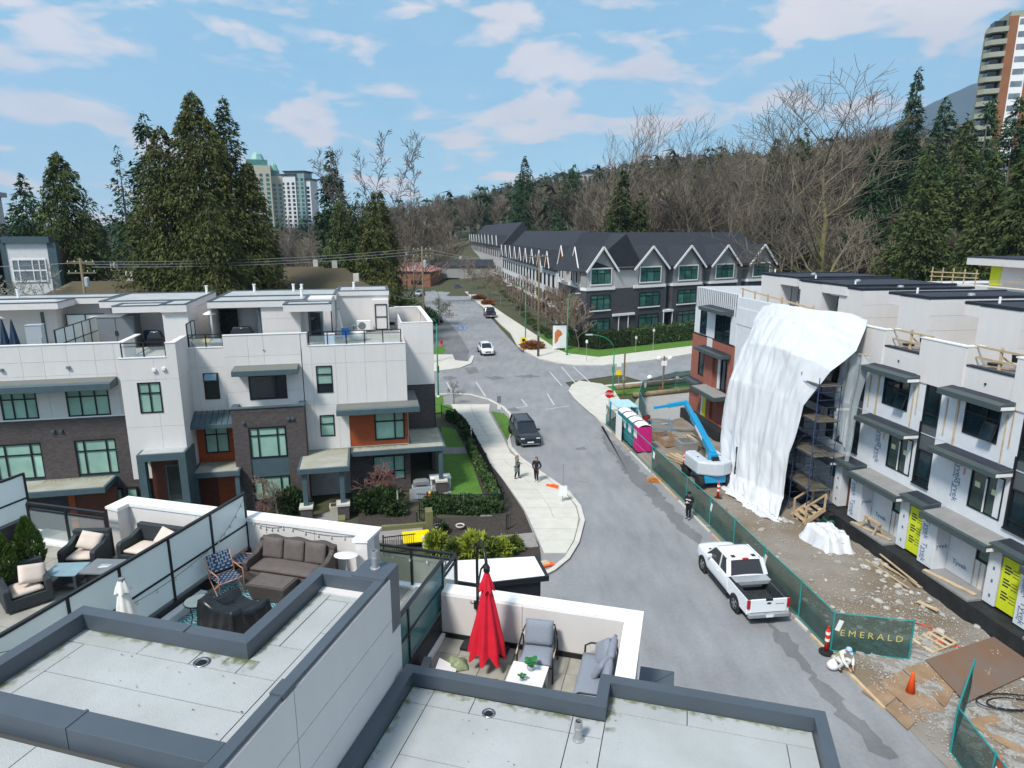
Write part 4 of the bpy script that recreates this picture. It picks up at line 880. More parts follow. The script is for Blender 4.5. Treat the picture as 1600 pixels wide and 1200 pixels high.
# porch roofs
def flatroof(par, x0, x1, y0, y1, z, th=.3, top=None):
    b = MB(); b.box(x0,x1,y0,y1,z-th,z); o = b.build('porch_roof', M['slate'], par, bevel=.012); MB().box(x0+.14,x1-.14,y0+.14,y1,z-.02,z+.004).build('roof_membrane', top or M['mossroof'], o); return o
flatroof(lb, -3.75, 2.3, -1.0, -.02, 3.32); flatroof(lb, -.02, 2.3, -.02, 3.36, 3.318); flatroof(lb, -6.8, -3.8, -3.7, -.02, 3.36)
moss(lb,-6.6,-3.9,-.9,-.05,3.368,'y1'); moss(lb,-3.7,-.1,-.7,-.05,3.328,'y1'); moss(lb,.1,2.1,2.4,3.34,3.326,'y1')
for x, y in [(-6.45,-3.35),(-4.3,-3.35),(1.95,-.75)]:
    MB().box(x-.14,x+.14,y-.14,y+.14,.8,3.05).build('column', M['slate'], lb); MB().box(x-.34,x+.34,y-.34,y+.34,0,.86).build('column_plinth', M['brickd'], lb); MB().box(x-.40,x+.40,y-.40,y+.40,.86,1.0).build('plinth_cap', M['conc'], lb, bevel=.01)
brickwall(lb, -3.9, -.0, 0, 3.1, .02, [(-2.4,-.35,.9,2.6)]); window(lb, -2.4,-.35,.9,2.6,.04, cols=(.66,), rows=(.36,), panes={(0,0):M['dglass'],(1,0):M['gglass']})
brickwall(lb, -6.5, -3.9, 0, 3.1, 1.3, [(-5.9,-4.3,0,2.4)]); MB().box(-5.88,-4.32,1.4,1.46,0,2.38).build('entry_door', M['black'], lb)
MB().box(0,.03,.3,9,0,3.1).build('wall', M['brickd'], lb)
# tower behind the right bay
tx0, tx1, ty0, ty1 = -.1, 2.05, 3.4, 13.5
wall_panels(lb, tx0, tx1, 6.5, PT, ty0, jz=(8.75,), core=.3); side_panels(lb, tx1, ty0, ty1, 6.5, PT, 1, jy=(5,8), jz=(8.75,)); brickwall(lb, tx0, tx1, 3.3, 6.5, ty0, [], .25); MB().box(tx1-.25,tx1,ty0+.26,ty1,0,6.5).build('brick_wall', M['brickd'], lb); MB().box(tx1,tx1+.06,ty0-.02,ty0+.06,3.35,6.55).build('downpipe', M['black'], lb)
MB().box(tx0,tx1+.02,ty0-.02,ty0+.2,6.47,6.53).build('flashing', M['black'], lb)
coping(lb, [(tx0,ty0-.02),(tx1+.04,ty0-.02),(tx1+.04,ty1),(tx0,ty1)], .32, .05, PT+.05, m=M['white'], side=1, drop=.06); MB().box(tx0,tx1-.03,ty0+.3,ty1,9.4,9.7).build('terrace_floor', M['paver'], lb)
MB().box(-.1,.0,ty0+.3,9,9.7,PT).build('parapet_wall', M['panel'], lb); MB().box(-.5,tx1-.03,ty1-.3,ty1,9.7,PT).build('parapet_wall', M['panel'], lb)
lightbox(lb, .95, ty0, 5.5)
canopy(lb, tx1+.03, tx1+1.0, 13, 10.5, 9.05, .3)
# --- brick bay with the dark window and canopy
bb = -1.2
brickwall(lb, -10.6, -6.4, 0, 6.55, bb, [(-9.72,-7.52,.6,5.4)]); soldier(lb,-9.9,-7.35,5.45,bb); soldier(lb,-10.6,-6.4,6.28,bb)
coping(lb, [(-10.65,0),(-10.65,bb-.05),(-6.36,bb-.05),(-6.36,0)], .38, .06, 6.66, m=M['slate'], side=1, drop=.06); MB().box(-10.3,-6.7,bb+.3,0,6.3,6.45).build('ledge_roof', M['slateroof'], lb)
window(lb, -9.7,-7.55,3.43,5.38, bb+.05, cols=(.24,.76), rows=(.73,), fw=.08); MB().box(-9.72,-7.52,bb+.06,bb+.12,2.2,3.43).build('spandrel_panel', M['slate'], lb); window(lb, -9.7,-7.55,.65,2.2, bb+.05, cols=(.24,.76), fw=.08)
MB().box(-6.4-.02,-6.4,bb+.3,0,0,6.5).build('brick_wall', M['brickd'], lb); MB().box(-10.6,-10.58,bb+.3,.2,0,6.5).build('brick_wall', M['brickd'], lb)
wall_panels(lb, -10.9, -6.45, 6.3, PT, -.04, jx=(-9.5,-8.6), jz=(7.4,9.6), holes=[(-9.64,-7.42,6.85,8.7)]); side_panels(lb, -6.45, 0, .35, PL, PT, 1)
coping(lb, [(-10.9,-.07),(-6.45,-.07)], .32, .05, PT+.05, m=M['white'], drop=.05)
window(lb, -9.64,-7.42,6.85,8.7, -.04, rows=(.80,), pm=M['dglass'], cols=(.72,)); canopy(lb, -10.35, -6.6, -.04, -1.35, 8.62, .32, slope=.1)
lightbox(lb, -7.35, bb, 5.85); lightbox(lb, -7.1, bb, 5.85); lightbox(lb, -9.95, bb, 5.75)
b = MB(); b.lathe([(.05,0),(.05,.03)], 10); o = b.build('vent_cap', M['grey'], lb); o.location = (-8.6,-.06,9.95); o.rotation_euler = (R_(90),0,0)
# --- recessed white bay with cedar window
wall_panels(lb, -13.2, -10.9, 5.6, 10.15, .3, jx=(-12.6,), jz=(8.95,), holes=[(-12.27,-11.41,6.95,8.6)])
window(lb, -12.27,-11.41,6.95,8.6, .3, rows=(.68,), panes={(0,0):M['dglass'],(0,1):M['bluesky']} if 'bluesky' in M else None, pm=M['dglass'])
f = MB(); f.X = Matrix.Translation((-11.84,.3,8.58)) @ Matrix.Rotation(R_(-24),4,'X'); f.box(-.40,.40,-.05,-.01,-.52,0); o = f.build('open_vent_sash', M['black'], lb); f = MB(); f.X = Matrix.Translation((-11.84,.3,8.58)) @ Matrix.Rotation(R_(-24),4,'X'); f.box(-.33,.33,-.056,-.05,-.45,-.06); f.build('pane', mat('sky_lit_glass',(.16,.28,.38),.05), o)
coping(lb, [(-13.2,.27),(-10.9,.27)], .3, .05, 10.2, m=M['white'], drop=.05)
wall_panels(lb, -13.1, -10.6, 2.9, 5.7, .15, jz=[2.9+.16*i for i in range(1,17)], holes=[(-12.5,-11.13,3.55,5.3)], m=M['wood'], pname='cedar_board', cm=M['wdoor'], corename='wall')
window(lb, -12.5,-11.13,3.55,5.3, .12, cols=(.5,), rows=(.68,))
o = canopy(lb, -13.2, -10.55, .2, -1.1, 5.45, .25, slope=.55); seams(o, -13.15, -10.6, -1.05, .18, 5.72, 6.27, 8)
flatroof(lb, -13.0, -10.3, -1.9, .2, 2.95); moss(lb,-12.8,-10.5,-.9,.1,2.96,'y1')
for x in (-12.85,-10.5): MB().box(x-.13,x+.13,-1.8,-1.54,0,2.66).build('column', M['slate'], lb)
MB().box(-13.1,-10.3,-.35,-.2,0,2.65).build('cedar_wall', M['wdoor'], lb); MB().box(-11.9,-10.9,-.42,-.36,0,2.3).build('entry_door', M['wood'], lb)
# --- projecting white bump with the entry portal
bp = -2.2
wall_panels(lb, -16.0, -13.0, 3.0, 10.1, bp, jx=(-14.2,), jz=(6.1,8.85), holes=[(-15.18,-13.98,6.92,8.71)])
side_panels(lb, -13.0, bp, .35, 3.0, 10.9, 1, jz=(6.1,8.85)); MB().box(-13.25,-13.0,bp+.03,.33,3,10.9).build('wall', M['joint'], lb)
wall_panels(lb, -13.5, -13.0, 10.1, PT, bp, core=.2); coping(lb, [(-13.52,bp-.03),(-12.96,bp-.03),(-12.96,.3)], .34, .05, PT+.05, m=M['white'], drop=.05); coping(lb, [(-16,bp-.03),(-13.52,bp-.03)], .3, .05, 10.15, m=M['white'], drop=.05)
window(lb, -15.18,-13.98,6.92,8.71, bp, cols=(.5,), rows=(.65,)); lightbox(lb, -14.2, bp, 9.4, M['white']); lightbox(lb, -13.7, bp, 9.45, M['white'])
en = bp-1.0
flatroof(lb, -15.4, -12.85, en, bp, 4.75, .42, M['membrane'])
for x in (-15.2,-13.05): MB().box(x-.2,x+.2,en,en+.5,0,4.33).build('portal_column', M['slate'], lb)
MB().box(-13.25,-12.86,en+.5,bp+1.2,0,4.6).build('portal_side', M['slate'], lb)
MB().box(-15.0,-13.25,bp-.02,bp+.05,1.3,4.33).build('cedar_wall', M['wdoor'], lb); MB().box(-14.25,-13.4,bp-.08,bp-.03,1.4,3.75).build('entry_door', M['slate'], lb); MB().box(-14.16,-13.5,bp-.10,bp-.081,1.6,3.65).build('door_glass', M['dglass'], lb)
MB().box(-16.0,-12.9,en-.6,bp,0,1.35).build('entry_steps', M['concd'], lb)
# --- left brick block
lbk = -1.2
hb = [(-23.3,-20.9,3.1,5.25),(-19.21,-17.04,3.1,5.25)]
brickwall(lb, -30, -15.98, 0, 6.62, lbk, hb+[(-23.3,-20.9,2.3,3.1),(-19.21,-17.04,2.3,3.1)]); MB().box(-15.98-.02,-15.98,lbk+.3,bp+3,0,6.6).build('brick_wall', M['brickd'], lb)
for x0, x1 in ((-23.3,-20.9),(-19.21,-17.04)):
    window(lb, x0, x1, 3.12, 5.25, lbk+.06, cols=(.22,.76), rows=(.68,), fw=.08); MB().box(x0,x1,lbk+.06,lbk+.12,2.3,3.12).build('spandrel_panel', M['slate'], lb); soldier(lb,x0-.15,x1+.15,5.3,lbk)
for x in (-27.5,): window(lb, x, x+2.3, 3.12, 5.25, lbk-.01, cols=(.22,.76), rows=(.68,), fw=.08)
wall_panels(lb, -30, -15.98, 6.62, PT-.05, lbk+.05, jx=(-22.4,-21.2,-20.1,-18.9,-17.5,-16.5), jz=(9.9,9.1), holes=[(-22.55,-20.75,6.68,8.42),(-19.27,-17.07,6.68,8.42)])
coping(lb, [(-30,lbk+.02),(-15.94,lbk+.02),(-15.94,2.0)], .34, .05, PT, m=M['white'], drop=.05); MB().box(-30,-15.95,lbk-.02,lbk+.1,6.6,6.68).build('sill_band', M['white'], lb)
side_panels(lb, -15.98, lbk+.06, bp+3, 6.62, PT-.05, 1)
window(lb, -22.55,-20.75,6.68,8.42, lbk+.05, cols=(.33,.67), rows=(.66,)); window(lb, -19.27,-17.07,6.68,8.42, lbk+.05, cols=(.33,.67), rows=(.66,))
canopy(lb, -30, -16.5, lbk+.05, lbk-1.2, 8.42, .36, slope=.14)
lightbox(lb,-20.15,lbk,5.9); lightbox(lb,-19.75,lbk,5.9)
for x in (-22.2,-18.9): lightbox(lb, x, lbk+.05, 9.55, M['grey'])
flatroof(lb, -30, -17.2, -3.2, lbk, 3.0, .32); moss(lb,-21,-17.4,-2.2,-1.25,3.01,'y1'); MB().box(-19.6,-17.0,-2.1,-2.0,0,2.6).build('cedar_wall', M['wdoor'], lb); MB().box(-19.55,-19.2,-2.16,-2.1,.3,2.3).build('entry_door', M['wood'], lb)
for x in (-18.4,-17.6,-16.8): window(lb, x, x+.6, .9, 2.2, lbk-.09)
# body and terraces
b = MB(); b.box(-30,-.1,.55,10.6,0,9.55); b.box(-10.85,-6.5,.2,.55,6.4,9.55); b.box(-30,-16.2,-.85,.55,0,9.55); b.box(-15.9,-13.3,-1.9,.55,4.4,9.55); b.build('building_body', M['joint'], lb, fix=False)
for x0, x1, y0, y1 in [(-30,-16.05,-.85,10.6),(-15.9,-13.3,-1.9,10.6),(-13.2,-10.95,.6,10.6),(-10.85,-6.5,.3,10.6),(-6.35,-.1,.3,10.6)]:
    MB().box(x0,x1,y0,y1,9.56,9.78).build('terrace_bed', M['concd'], lb, fix=False)
    pavers(lb, x0, x1, y0, min(y1, 6.5), DK, 1.2)
def lrail(x0, x1, y, z0, z1, n, gm):
    for q in [x0+(x1-x0)*i/n for i in range(n+1)]: MB().box(q-.03,q+.03,y-.03,y+.03,z0-.05,z1).build('post', M['black'], lb, fix=False)
    MB().box(x0,x1,y-.035,y+.035,z1-.03,z1+.02).build('top_rail', M['black'], lb, fix=False); MB().box(x0,x1,y-.02,y+.02,z1-.22,z1-.19).build('mid_rail', M['black'], lb, fix=False)
    for i in range(n): a = x0+(x1-x0)*i/n; MB().box(a+.04,a+(x1-x0)/n-.04,y-.006,y+.006,z0+.05,z1-.24).build('glass_panel', gm, lb, fix=False)
lrail(-5.95,-.3,.15,10.08,10.95,5,M['clear']); lrail(-15.8,-13.55,bp+.15,10.12,10.95,2,M['clear']); lrail(-12.9,-11.0,.45,10.15,10.95,2,M['clear'])
# penthouses
ZP = 12.75
def penthouse(x0, x1, y0, y1, zr=ZP, over=None, fas=.55):
    b = MB(); b.box(x0,x1,y0,y1,DK,zr-.1); b.build('penthouse_wall', M['panel'], lb, fix=False)
def proof(x0, x1, y0, y1, z, fas=.45):
    o = MB().box(x0,x1,y0,y1,z-fas,z-.06).build('penthouse_roof', M['panel'], lb, fix=False)
    coping(lb, [(x0-.02,y0-.02),(x1+.02,y0-.02),(x1+.02,y1),(x0-.02,y1)], .2, .05, z, m=M['coping'], side=1, drop=.1, closed=True); MB().box(x0+.16,x1-.16,y0+.16,y1-.16,z-.09,z-.055).build('roof_sheet', M['membrane'], lb)
penthouse(-30,-22.2,6.4,10); penthouse(-22.2,-19.6,8.2,10); proof(-30,-21.3,4.6,7.2,ZP-.05); proof(-30.5,-19.0,7.2,10,ZP)
MB().box(-23.1,-22.9,6.36,6.41,DK,DK+2.1).build('door', M['slate'], lb)
penthouse(-18.5,-13.5,5.2,10); penthouse(-14.5,-13.1,1.6,10,ZP); proof(-18.8,-13.05,4.2,10,ZP); proof(-17.5,-14.55,2.4,4.2,ZP-.15); proof(-14.55,-13.05,1.4,4.2,ZP-.02,.5)
side_panels(lb,-13.1,1.6,10,DK,ZP-.5,1,jy=(4,7),jz=(11.2,))
penthouse(-12.1,-9.9,5.4,10); penthouse(-9.9,-9.0,5.4,10); penthouse(-9.0,-6.6,2.9,10); penthouse(-6.6,-4.6,3.6,10); penthouse(-4.6,-.7,8.2,12)
proof(-12.15,-6.2,2.7,6,ZP-.02); proof(-12.15,-4.4,6,10.5,ZP); proof(-7.4,-4.5,.9,2.7,ZP-.12,.5); proof(-4.4,-.65,8.1,12,ZP+.05,.4)
MB().box(-1.9,-.75,7.6,8.2,DK,12.1).build('bay_wall', M['panel'], lb); window(lb, -1.75,-.85,DK+.1,11.8,7.58, rows=(.5,), pm=M['lpane'] if 'lpane' in M else M['frost'])
MB().box(-6.4,-4.7,3.54,3.6,DK,DK+2.3).build('alcove_wall', M['panel'], lb); MB().box(-6.15,-5.25,3.48,3.54,DK,DK+2.1).build('door', M['slate'], lb); MB().box(-6.0,-5.4,3.46,3.48,DK+.3,DK+1.95).build('door_glass', M['dglass'], lb); MB().box(-4.66,-4.58,2.75,2.83,DK,ZP-.5).build('downpipe', M['black'], lb); MB().box(-4.45,-4.38,8.0,8.1,DK,ZP).build('downpipe', M['white'], lb)
wall_panels(lb,-9.0,-6.62,DK,ZP-.45,2.86,jz=(10.7,11.5),core=.05)
MB().box(-12.1,-12.0,2.9,5.4,DK,ZP-.5).build('wall', M['panel'], lb)
# hedge screen in the alcove
hs = E('green_wall', 'dark artificial hedge panel in the middle roof alcove', 'hedge panel', lw(-11.35,4.9,DK), LR)
b = MB(); b.box(-.55,.55,0,.06,0,2.15); b.build('backing', M['black'], hs); rs = np.random.RandomState(2); b = MB()
for i in range(900):
    x, z = rs.uniform(-.55,.55), rs.uniform(.02,2.15); a = rs.uniform(0,6.28); s = .05; b.add([(x+s*math.cos(a),-.03,z+s*math.sin(a)),(x+s*math.cos(a+2.1),-.005,z+s*math.sin(a+2.1)),(x+s*math.cos(a+4.2),-.05,z+s*math.sin(a+4.2))],[(0,1,2)])
o = b.build('leaves', M['darkleaf'], hs, fix=False); o['kind'] = 'stuff'
for i, (x, y) in enumerate([(-10.3,9.5),(-7.5,9),(-6.9,8.7),(-3.2,10),(-6.6,5),(-25.0,8.2),(-13.4,8.8)]):
    MB().lathe([(.09,0),(.09,.55),(.12,.56),(.12,.62)], 10, (x,y,ZP-.1)).build('vent_pipe', M['white'], lb)
# screens on the left terraces
def lscreen(x, ya, yb, n, x2=None):
    z0, z1 = DK+.05, DK+1.8; ps = [ya+(yb-ya)*i/n for i in range(n+1)]
    for q in ps: MB().box(x-.035,x+.035,q-.035,q+.035,DK,z1).build('post', M['black'], lb, fix=False)
    for zz in (z0, (z0+z1)/2, z1): MB().box(x-.03,x+.03,ya,yb,zz-.025,zz+.025).build('rail', M['black'], lb, fix=False)
    for a, c in zip(ps, ps[1:]):
        for d, e in ((z0,(z0+z1)/2),((z0+z1)/2,z1)): MB().box(x-.006,x+.006,a+.04,c-.04,d+.03,e-.03).build('glass_panel', M['frost'], lb, fix=False)
lscreen(-19.55,-.6,5.6,5); lscreen(-12.95,.5,2.4,2)
MB().box(-22.0,-19.6,7.2,7.26,DK,DK+1.8).build('glass_panel', M['frost'], lb); MB().box(-22.0,-19.6,7.15,7.2,DK+1.78,DK+1.84).build('top_rail', M['black'], lb)
for x in (-21.95,-20.8,-19.65): MB().box(x-.03,x+.03,7.15,7.2,DK,DK+1.8).build('post', M['black'], lb)
# ---------------------------------------------------------------- things on those terraces
def lt(name, label, cat, x, y, rz=0, group=None, z=None): return E(name, label, cat, lw(x, y, DK if z is None else z), LR+rz, group)
t = lt('storage_shed', 'large charcoal plastic storage shed with double doors on the roof terrace', 'shed', -17.7, 3.9)
MB().box(-1.05,1.05,-.6,.6,.05,1.95).build('body', M['grey'], t, bevel=.02); MB().box(-1.1,1.1,-.66,.66,1.95,2.06).build('roof', M['grey'], t, bevel=.03)
for s in (-1,1):
    d = MB().box(.02 if s > 0 else -1.0, 1.0 if s > 0 else -.02, -.64,-.6,.1,1.92).build('door', M['grey'], t, bevel=.01); MB().box(s*.06-.02,s*.06+.02,-.68,-.64,.85,1.15).build('handle', M['black'], d)
t = lt('storage_cabinet', 'tall light grey storage cabinet left of the frosted screen', 'cabinet', -21.9, 2.6, .12); MB().box(-.42,.42,-.3,.3,.04,1.72).build('body', M['lgrey'], t, bevel=.02); MB().box(-.44,.44,-.32,.32,1.72,1.77).build('lid', M['lgrey'], t); MB().box(.36,.38,-.33,-.3,.6,1.0).build('handle', M['grey'], t)
def umb(x, y, h, r, m, label):
    t = lt('parasol', label, 'parasol', x, y); MB().tube([(0,0,0),(0,0,h+.1)], .025, 6).build('pole', M['black'], t); b = MB(); b.grid(folds(.05,r,h,.25,6,.2,.1), 48, 10); b.build('canopy', m, t, smooth=True); MB().lathe([(.25,0),(.25,.06),(.05,.1)],14).build('base', M['black'], t); return t
umb(-23.4,2.2,2.15,.3,M['navy'],'closed navy parasol, left of the two beside the grey cabinet'); umb(-22.95,2.3,2.05,.32,M['navy'],'closed navy parasol, right of the two beside the grey cabinet')
M['ltc'] = mat('pale_canvas', (.42,.46,.50), .85); umb(-9.35,4.3,2.2,.2,M['ltc'],'closed pale grey parasol beside the covered grill in the alcove'); umb(-4.25,4.6,2.0,.3,M['cwhite'],'closed cream parasol leaning by the terrace door')
def heater(x, y, label):
    t = lt('patio_heater', label, 'heater', x, y); MB().tube([(0,0,0),(0,0,1.95)], .04, 8).build('post', M['galv'], t); MB().lathe([(.0,2.25),(.1,2.22),(.45,2.06),(.44,2.04),(0,2.1)], 20).build('reflector', M['white'], t, smooth=True); MB().lathe([(.1,1.9),(.1,2.1)], 10).build('burner', M['chrome'], t); MB().lathe([(.24,0),(.24,.06),(.2,.7),(.06,.8)], 14).build('base', M['galv'], t)
heater(-24.3,3.6,'white topped patio heater behind the navy parasols'); heater(-12.2,3.3,'white topped patio heater at the hedge panel')
def grill(x, y, w_, label):
    t = lt('covered_grill', label, 'grill', x, y); n = 20; b = MB()
    b.add([(-w_/2,-.3,.05),(w_/2,-.3,.05),(w_/2,.3,.05),(-w_/2,.3,.05),(-w_/2-.02,-.32,.75),(w_/2+.02,-.32,.75),(w_/2+.02,.32,.75),(-w_/2-.02,.32,.75),(-w_/2+.18,-.2,1.18),(w_/2-.18,-.2,1.18),(w_/2-.18,.22,1.18),(-w_/2+.18,.22,1.18)],
          [(3,2,1,0),(0,1,5,4),(1,2,6,5),(2,3,7,6),(3,0,4,7),(4,5,9,8),(5,6,10,9),(6,7,11,10),(7,4,8,11),(8,9,10,11)]); b.build('vinyl_cover', M['cover'], t, bevel=.06)
    MB().box(-.06,.06,-.225,-.21,1.06,1.12).build('badge', M['white'], t)
grill(-15.3,2.6,.85,'black covered grill right of the charcoal shed'); grill(-10.35,3.4,1.35,'wide black covered grill in the middle roof alcove')
t = lt('garden_chair', 'navy folded garden chair behind the black covered grill', 'chair', -16.1, 4.3); MB().box(-.38,.38,-.04,.04,.35,1.0).build('backrest', M['navy'], t, bevel=.02); MB().box(-.38,.38,-.5,-.04,.35,.42).build('seat', M['navy'], t)
for sx in (-.34,.34): MB().box(sx-.02,sx+.02,-.48,-.02,0,.35).build('leg', M['black'], t)
t = lt('sandbag', 'pale rolled cloth bag on the terrace before the shed', 'bag', -19.0, 1.0, .3); b = MB(); b.X = Matrix.Rotation(R_(90),4,'Y'); b.lathe([(.04,-.4),(.13,-.32),(.16,0),(.12,.3),(.03,.4)], 12, (-.15,0,0)); b.build('cloth_roll', M['cwhite'], t, smooth=True); MB().tube([(-.42,0,.15),(-.52,0,.13)], .03, 6).build('tied_end', M['cwhite'], t)
t = lt('garden_sofa', 'low sofa with mustard cover behind the second railing', 'sofa', -12.4, 1.5); MB().box(-.6,.6,-.4,.4,0,.4).build('base', M['grey'], t, bevel=.04); cush('cushion', t, 1.2, .8, .35, mat('mustard_cover',(.42,.33,.13),.8,.25,3), (0,0,.38))
t = lt('garden_sofa', 'grey cushioned sofa to the right of the mustard one', 'sofa', -11.4, 1.5); MB().box(-.5,.45,-.4,.4,0,.4).build('base', M['black'], t, bevel=.04); cush('cushion', t, .9, .8, .3, M['greyc'], (0,0,.38))
t = lt('cool_box', 'white and blue cool box behind the front railing', 'cool box', -4.75, 1.7); MB().box(-.3,.3,-.22,.22,0,.72).build('box', mat('pale_blue_plastic',(.40,.50,.66),.5), t, bevel=.03); MB().box(-.32,.32,-.24,.24,.72,.80).build('lid', M['white'], t, bevel=.02)
t = lt('garden_chair', 'blue garden chair beside the cool box', 'chair', -3.85, 2.6, -.3); MB().box(-.28,.28,-.28,.28,.4,.46).build('seat', M['signblue'], t); MB().box(-.28,.28,.24,.3,.46,.95).build('backrest', M['signblue'], t)
for sx in (-.25,.25):
    for sy in (-.25,.25): MB().box(sx-.02,sx+.02,sy-.02,sy+.02,0,.4).build('leg', M['galv'], t)
t = lt('covered_table', 'round garden table under a pale cover behind the railing', 'table', -3.0, 3.4); MB().lathe([(.62,.15),(.55,.62),(.5,.66),(0,.67)], 20).build('cover', M['cwhite'], t, smooth=True); MB().lathe([(.2,0),(.2,.2)], 10).build('foot', M['grey'], t)
t = lt('heat_pump', 'white box heat pump against the terrace wall', 'heat pump', -2.6, 7.4); MB().box(-.5,.5,-.2,.2,.1,.85).build('casing', M['white'], t, bevel=.02); o = MB().lathe([(.27,0),(.27,.01)], 20).build('fan_grille', M['grey'], t); o.location = (-.12,-.205,.48); o.rotation_euler = (R_(90),0,0)
for s in (-.4,.4): MB().box(s-.03,s+.03,-.18,.18,0,.1).build('foot', M['black'], t)
t = lt('outdoor_table', 'small bistro table with green tray at the terrace wall', 'table', -3.3, 6.2); MB().lathe([(.4,.7),(.4,.73)], 18).build('tabletop', M['lgrey'], t); MB().tube([(0,0,0),(0,0,.7)], .03, 6).build('stem', M['black'], t); MB().box(-.25,.2,-.15,.15,.73,.78).build('tray', M['green'], t)
t = lt('toy_box', 'magenta and grey storage boxes at the left end of the terrace', 'box', -24.6, 1.2); MB().box(-.5,.2,-.3,.3,0,.4).build('lower_box', M['magenta'], t, bevel=.02); MB().box(.2,.9,-.3,.3,0,.55).build('upper_box', M['grey'], t, bevel=.02)
# ================================================================ right-hand row under construction (x towards the camera, y into the building)
RZ = R_(-81.65)
rb = E('unfinished_townhouse', 'unfinished townhouse row wrapped in white sheeting with dark canopies behind the site fence', 'townhouse', rw(0,0,0), RZ)
def rprint(s, x, y, z, size=.42, vert=True, side=0, m=None):
    return text('wrap_lettering', s, size, m or M['inkb'], rb, (x,y,z), (PI/2, R_(90) if vert else 0, R_(90) if side else 0), .002)
def dotmarks(x, y, z):
    b = MB(); b.lathe([(.05,0),(.05,.004)], 8); o = b.build('nail_cap_mark', M['inkb'], rb); o.location = (x,y,z); o.rotation_euler = (PI/2,0,0)
def studs(x, z0, z1, y=-.03, w_=.09, m=None): MB().box(x-w_/2,x+w_/2,y-.03,y,z0,z1).build('strapping', m or M['lumber'], rb, fix=False)
def unit(k):
    X = 5.47*k; random.seed(40+k)
    holes = [(X-2.03,X-1.02,4.43,9.6),(X+.46,X+2.35,7.85,9.5),(X+1.37,X+3.41-.3,4.55,6.5)]
    wall_panels(rb, X-2.75, X+2.72, 3.6, 9.72, 0, holes=holes, m=M['wrap'], wallonly=True, core=.25, t=0, corename='wrapped_wall')
    # upper panels
    wall_panels(rb, X-2.75, X+.05, 9.6, 11.8, -.06, m=M['panel'], t=.04, core=.28, jx=()); coping(rb, [(X-2.82,-.09),(X+.10,-.09),(X+.10,.9)], .36, .06, 11.86, m=M['white'], drop=.06)
    side_panels(rb, X+.05, -.02, .9, 9.8, 11.8, 1); side_panels(rb, X-2.75, -.02, .9, 9.8, 11.8, -1)
    wall_panels(rb, X+.05, X+2.72, 9.6, 10.95, .02, m=M['panel'], t=.04, core=.22)
    MB().box(X+.12,X+2.68,-.02,.3,10.94,11.02).build('parapet_membrane', M['membraned'], rb, bevel=.02)
    o = MB().lathe([(.05,0),(.05,.04)], 10).build('scupper', M['black'], rb); o.location = (X+1.3,.0,10.35); o.rotation_euler = (PI/2,0,0)
    # timber guard rail on the roof edge
    for z in (11.35, 11.85): MB().box(X-.05,X+2.95,.42,.46,z-.05,z+.05).build('guard_rail', M['lumber'], rb, fix=False)
    MB().box(X+1.3,X+1.4,.46,.55,10.9,12.0).build('guard_post', M['lumber'], rb); MB().bar((X+1.35,.5,11.6),(X+1.8,1.3,10.95),.05,.09).build('guard_brace', M['lumber'], rb); MB().bar((X+.6,.6,11.0),(X+2.2,1.1,11.1),.14,.05).build('loose_board', M['lumber'], rb)
    MB().box(X+.3,X+.7,.9,1.3,11.0,11.12).build('roof_pad', M['black'], rb); MB().lathe([(.17,11.4),(.2,11.75),(.0,11.78)],10,(X+1.75,.9,0)).build('chimney_cowl', M['black'], rb)
    # tall window strip with spandrel
    window(rb, X-2.03, X-1.02, 7.62, 9.6, 0, rows=(.26,), pm=M['bglass']); MB().box(X-2.03,X-1.02,.03,.08,6.25,7.62).build('spandrel_panel', M['spandrel'], rb); window(rb, X-2.03, X-1.02, 4.43, 6.25, 0, rows=(.22,), pm=M['bglass']); MB().box(X-2.1,X-.98,-.10,.0,4.36,4.44).build('sill', M['black'], rb); MB().box(X-2.08,X-1.98,-.06,.0,4.44,7.66).build('jamb_flashing', M['black'], rb)
    # wide window with its open sash, patio doors
    window(rb, X+.46, X+2.35, 7.85, 9.5, 0, cols=(.62,), rows=(.62,), pm=M['bglass']); b = MB(); b.X = Matrix.Translation((X+1.65,-.03,8.75)) @ Matrix.Rotation(R_(-16),4,'X'); b.box(-.02,.68,-.05,0,-.85,0); o = b.build('open_sash', M['black'], rb); b = MB(); b.X = Matrix.Translation((X+1.65,-.03,8.75)) @ Matrix.Rotation(R_(-16),4,'X'); b.box(.05,.6,-.056,-.05,-.78,-.06); b.build('pane', M['bglass'], o)
    window(rb, X+1.37, X+3.11, 4.55, 6.5, 0, cols=(.5,), pm=M['pglass'], fw=.06, name='patio_door'); MB().box(X+2.20,X+2.27,-.05,-.02,4.6,6.2).build('door_stile', M['white'], rb)
    for dx, z in ((1.75,5.75),(2.65,5.7)): MB().box(X+dx-.14,X+dx+.14,-.003,.028,z-.13,z+.13).build('glass_sticker', M['sticker'], rb)
    # canopies
    dk = M['canopyd']; tp = M['membraned']
    canopy(rb, X-.45, X+3.0, 0, -.85, 9.55, .26, m=dk, top=tp); canopy(rb, X-.35, X+3.45, 0, -1.0, 6.72, .22, m=dk, top=tp); canopy(rb, X+.15, X+3.95, 0, -1.35, 3.55, .30, m=dk, top=M['concd'], slope=.12); canopy(rb, X-1.7, X-.05, 0, -1.0, 3.75, .2, m=dk, top=tp)
    for z, a, c, d in ((9.55,X+2.9,X+3.0,-.85),(6.72,X+3.35,X+3.45,-1.0),(3.55,X+3.85,X+3.95,-1.35)): MB().box(c,c+.02,d+.1,-.1,z+.04,z+.18).build('end_flashing', M['white'], rb)
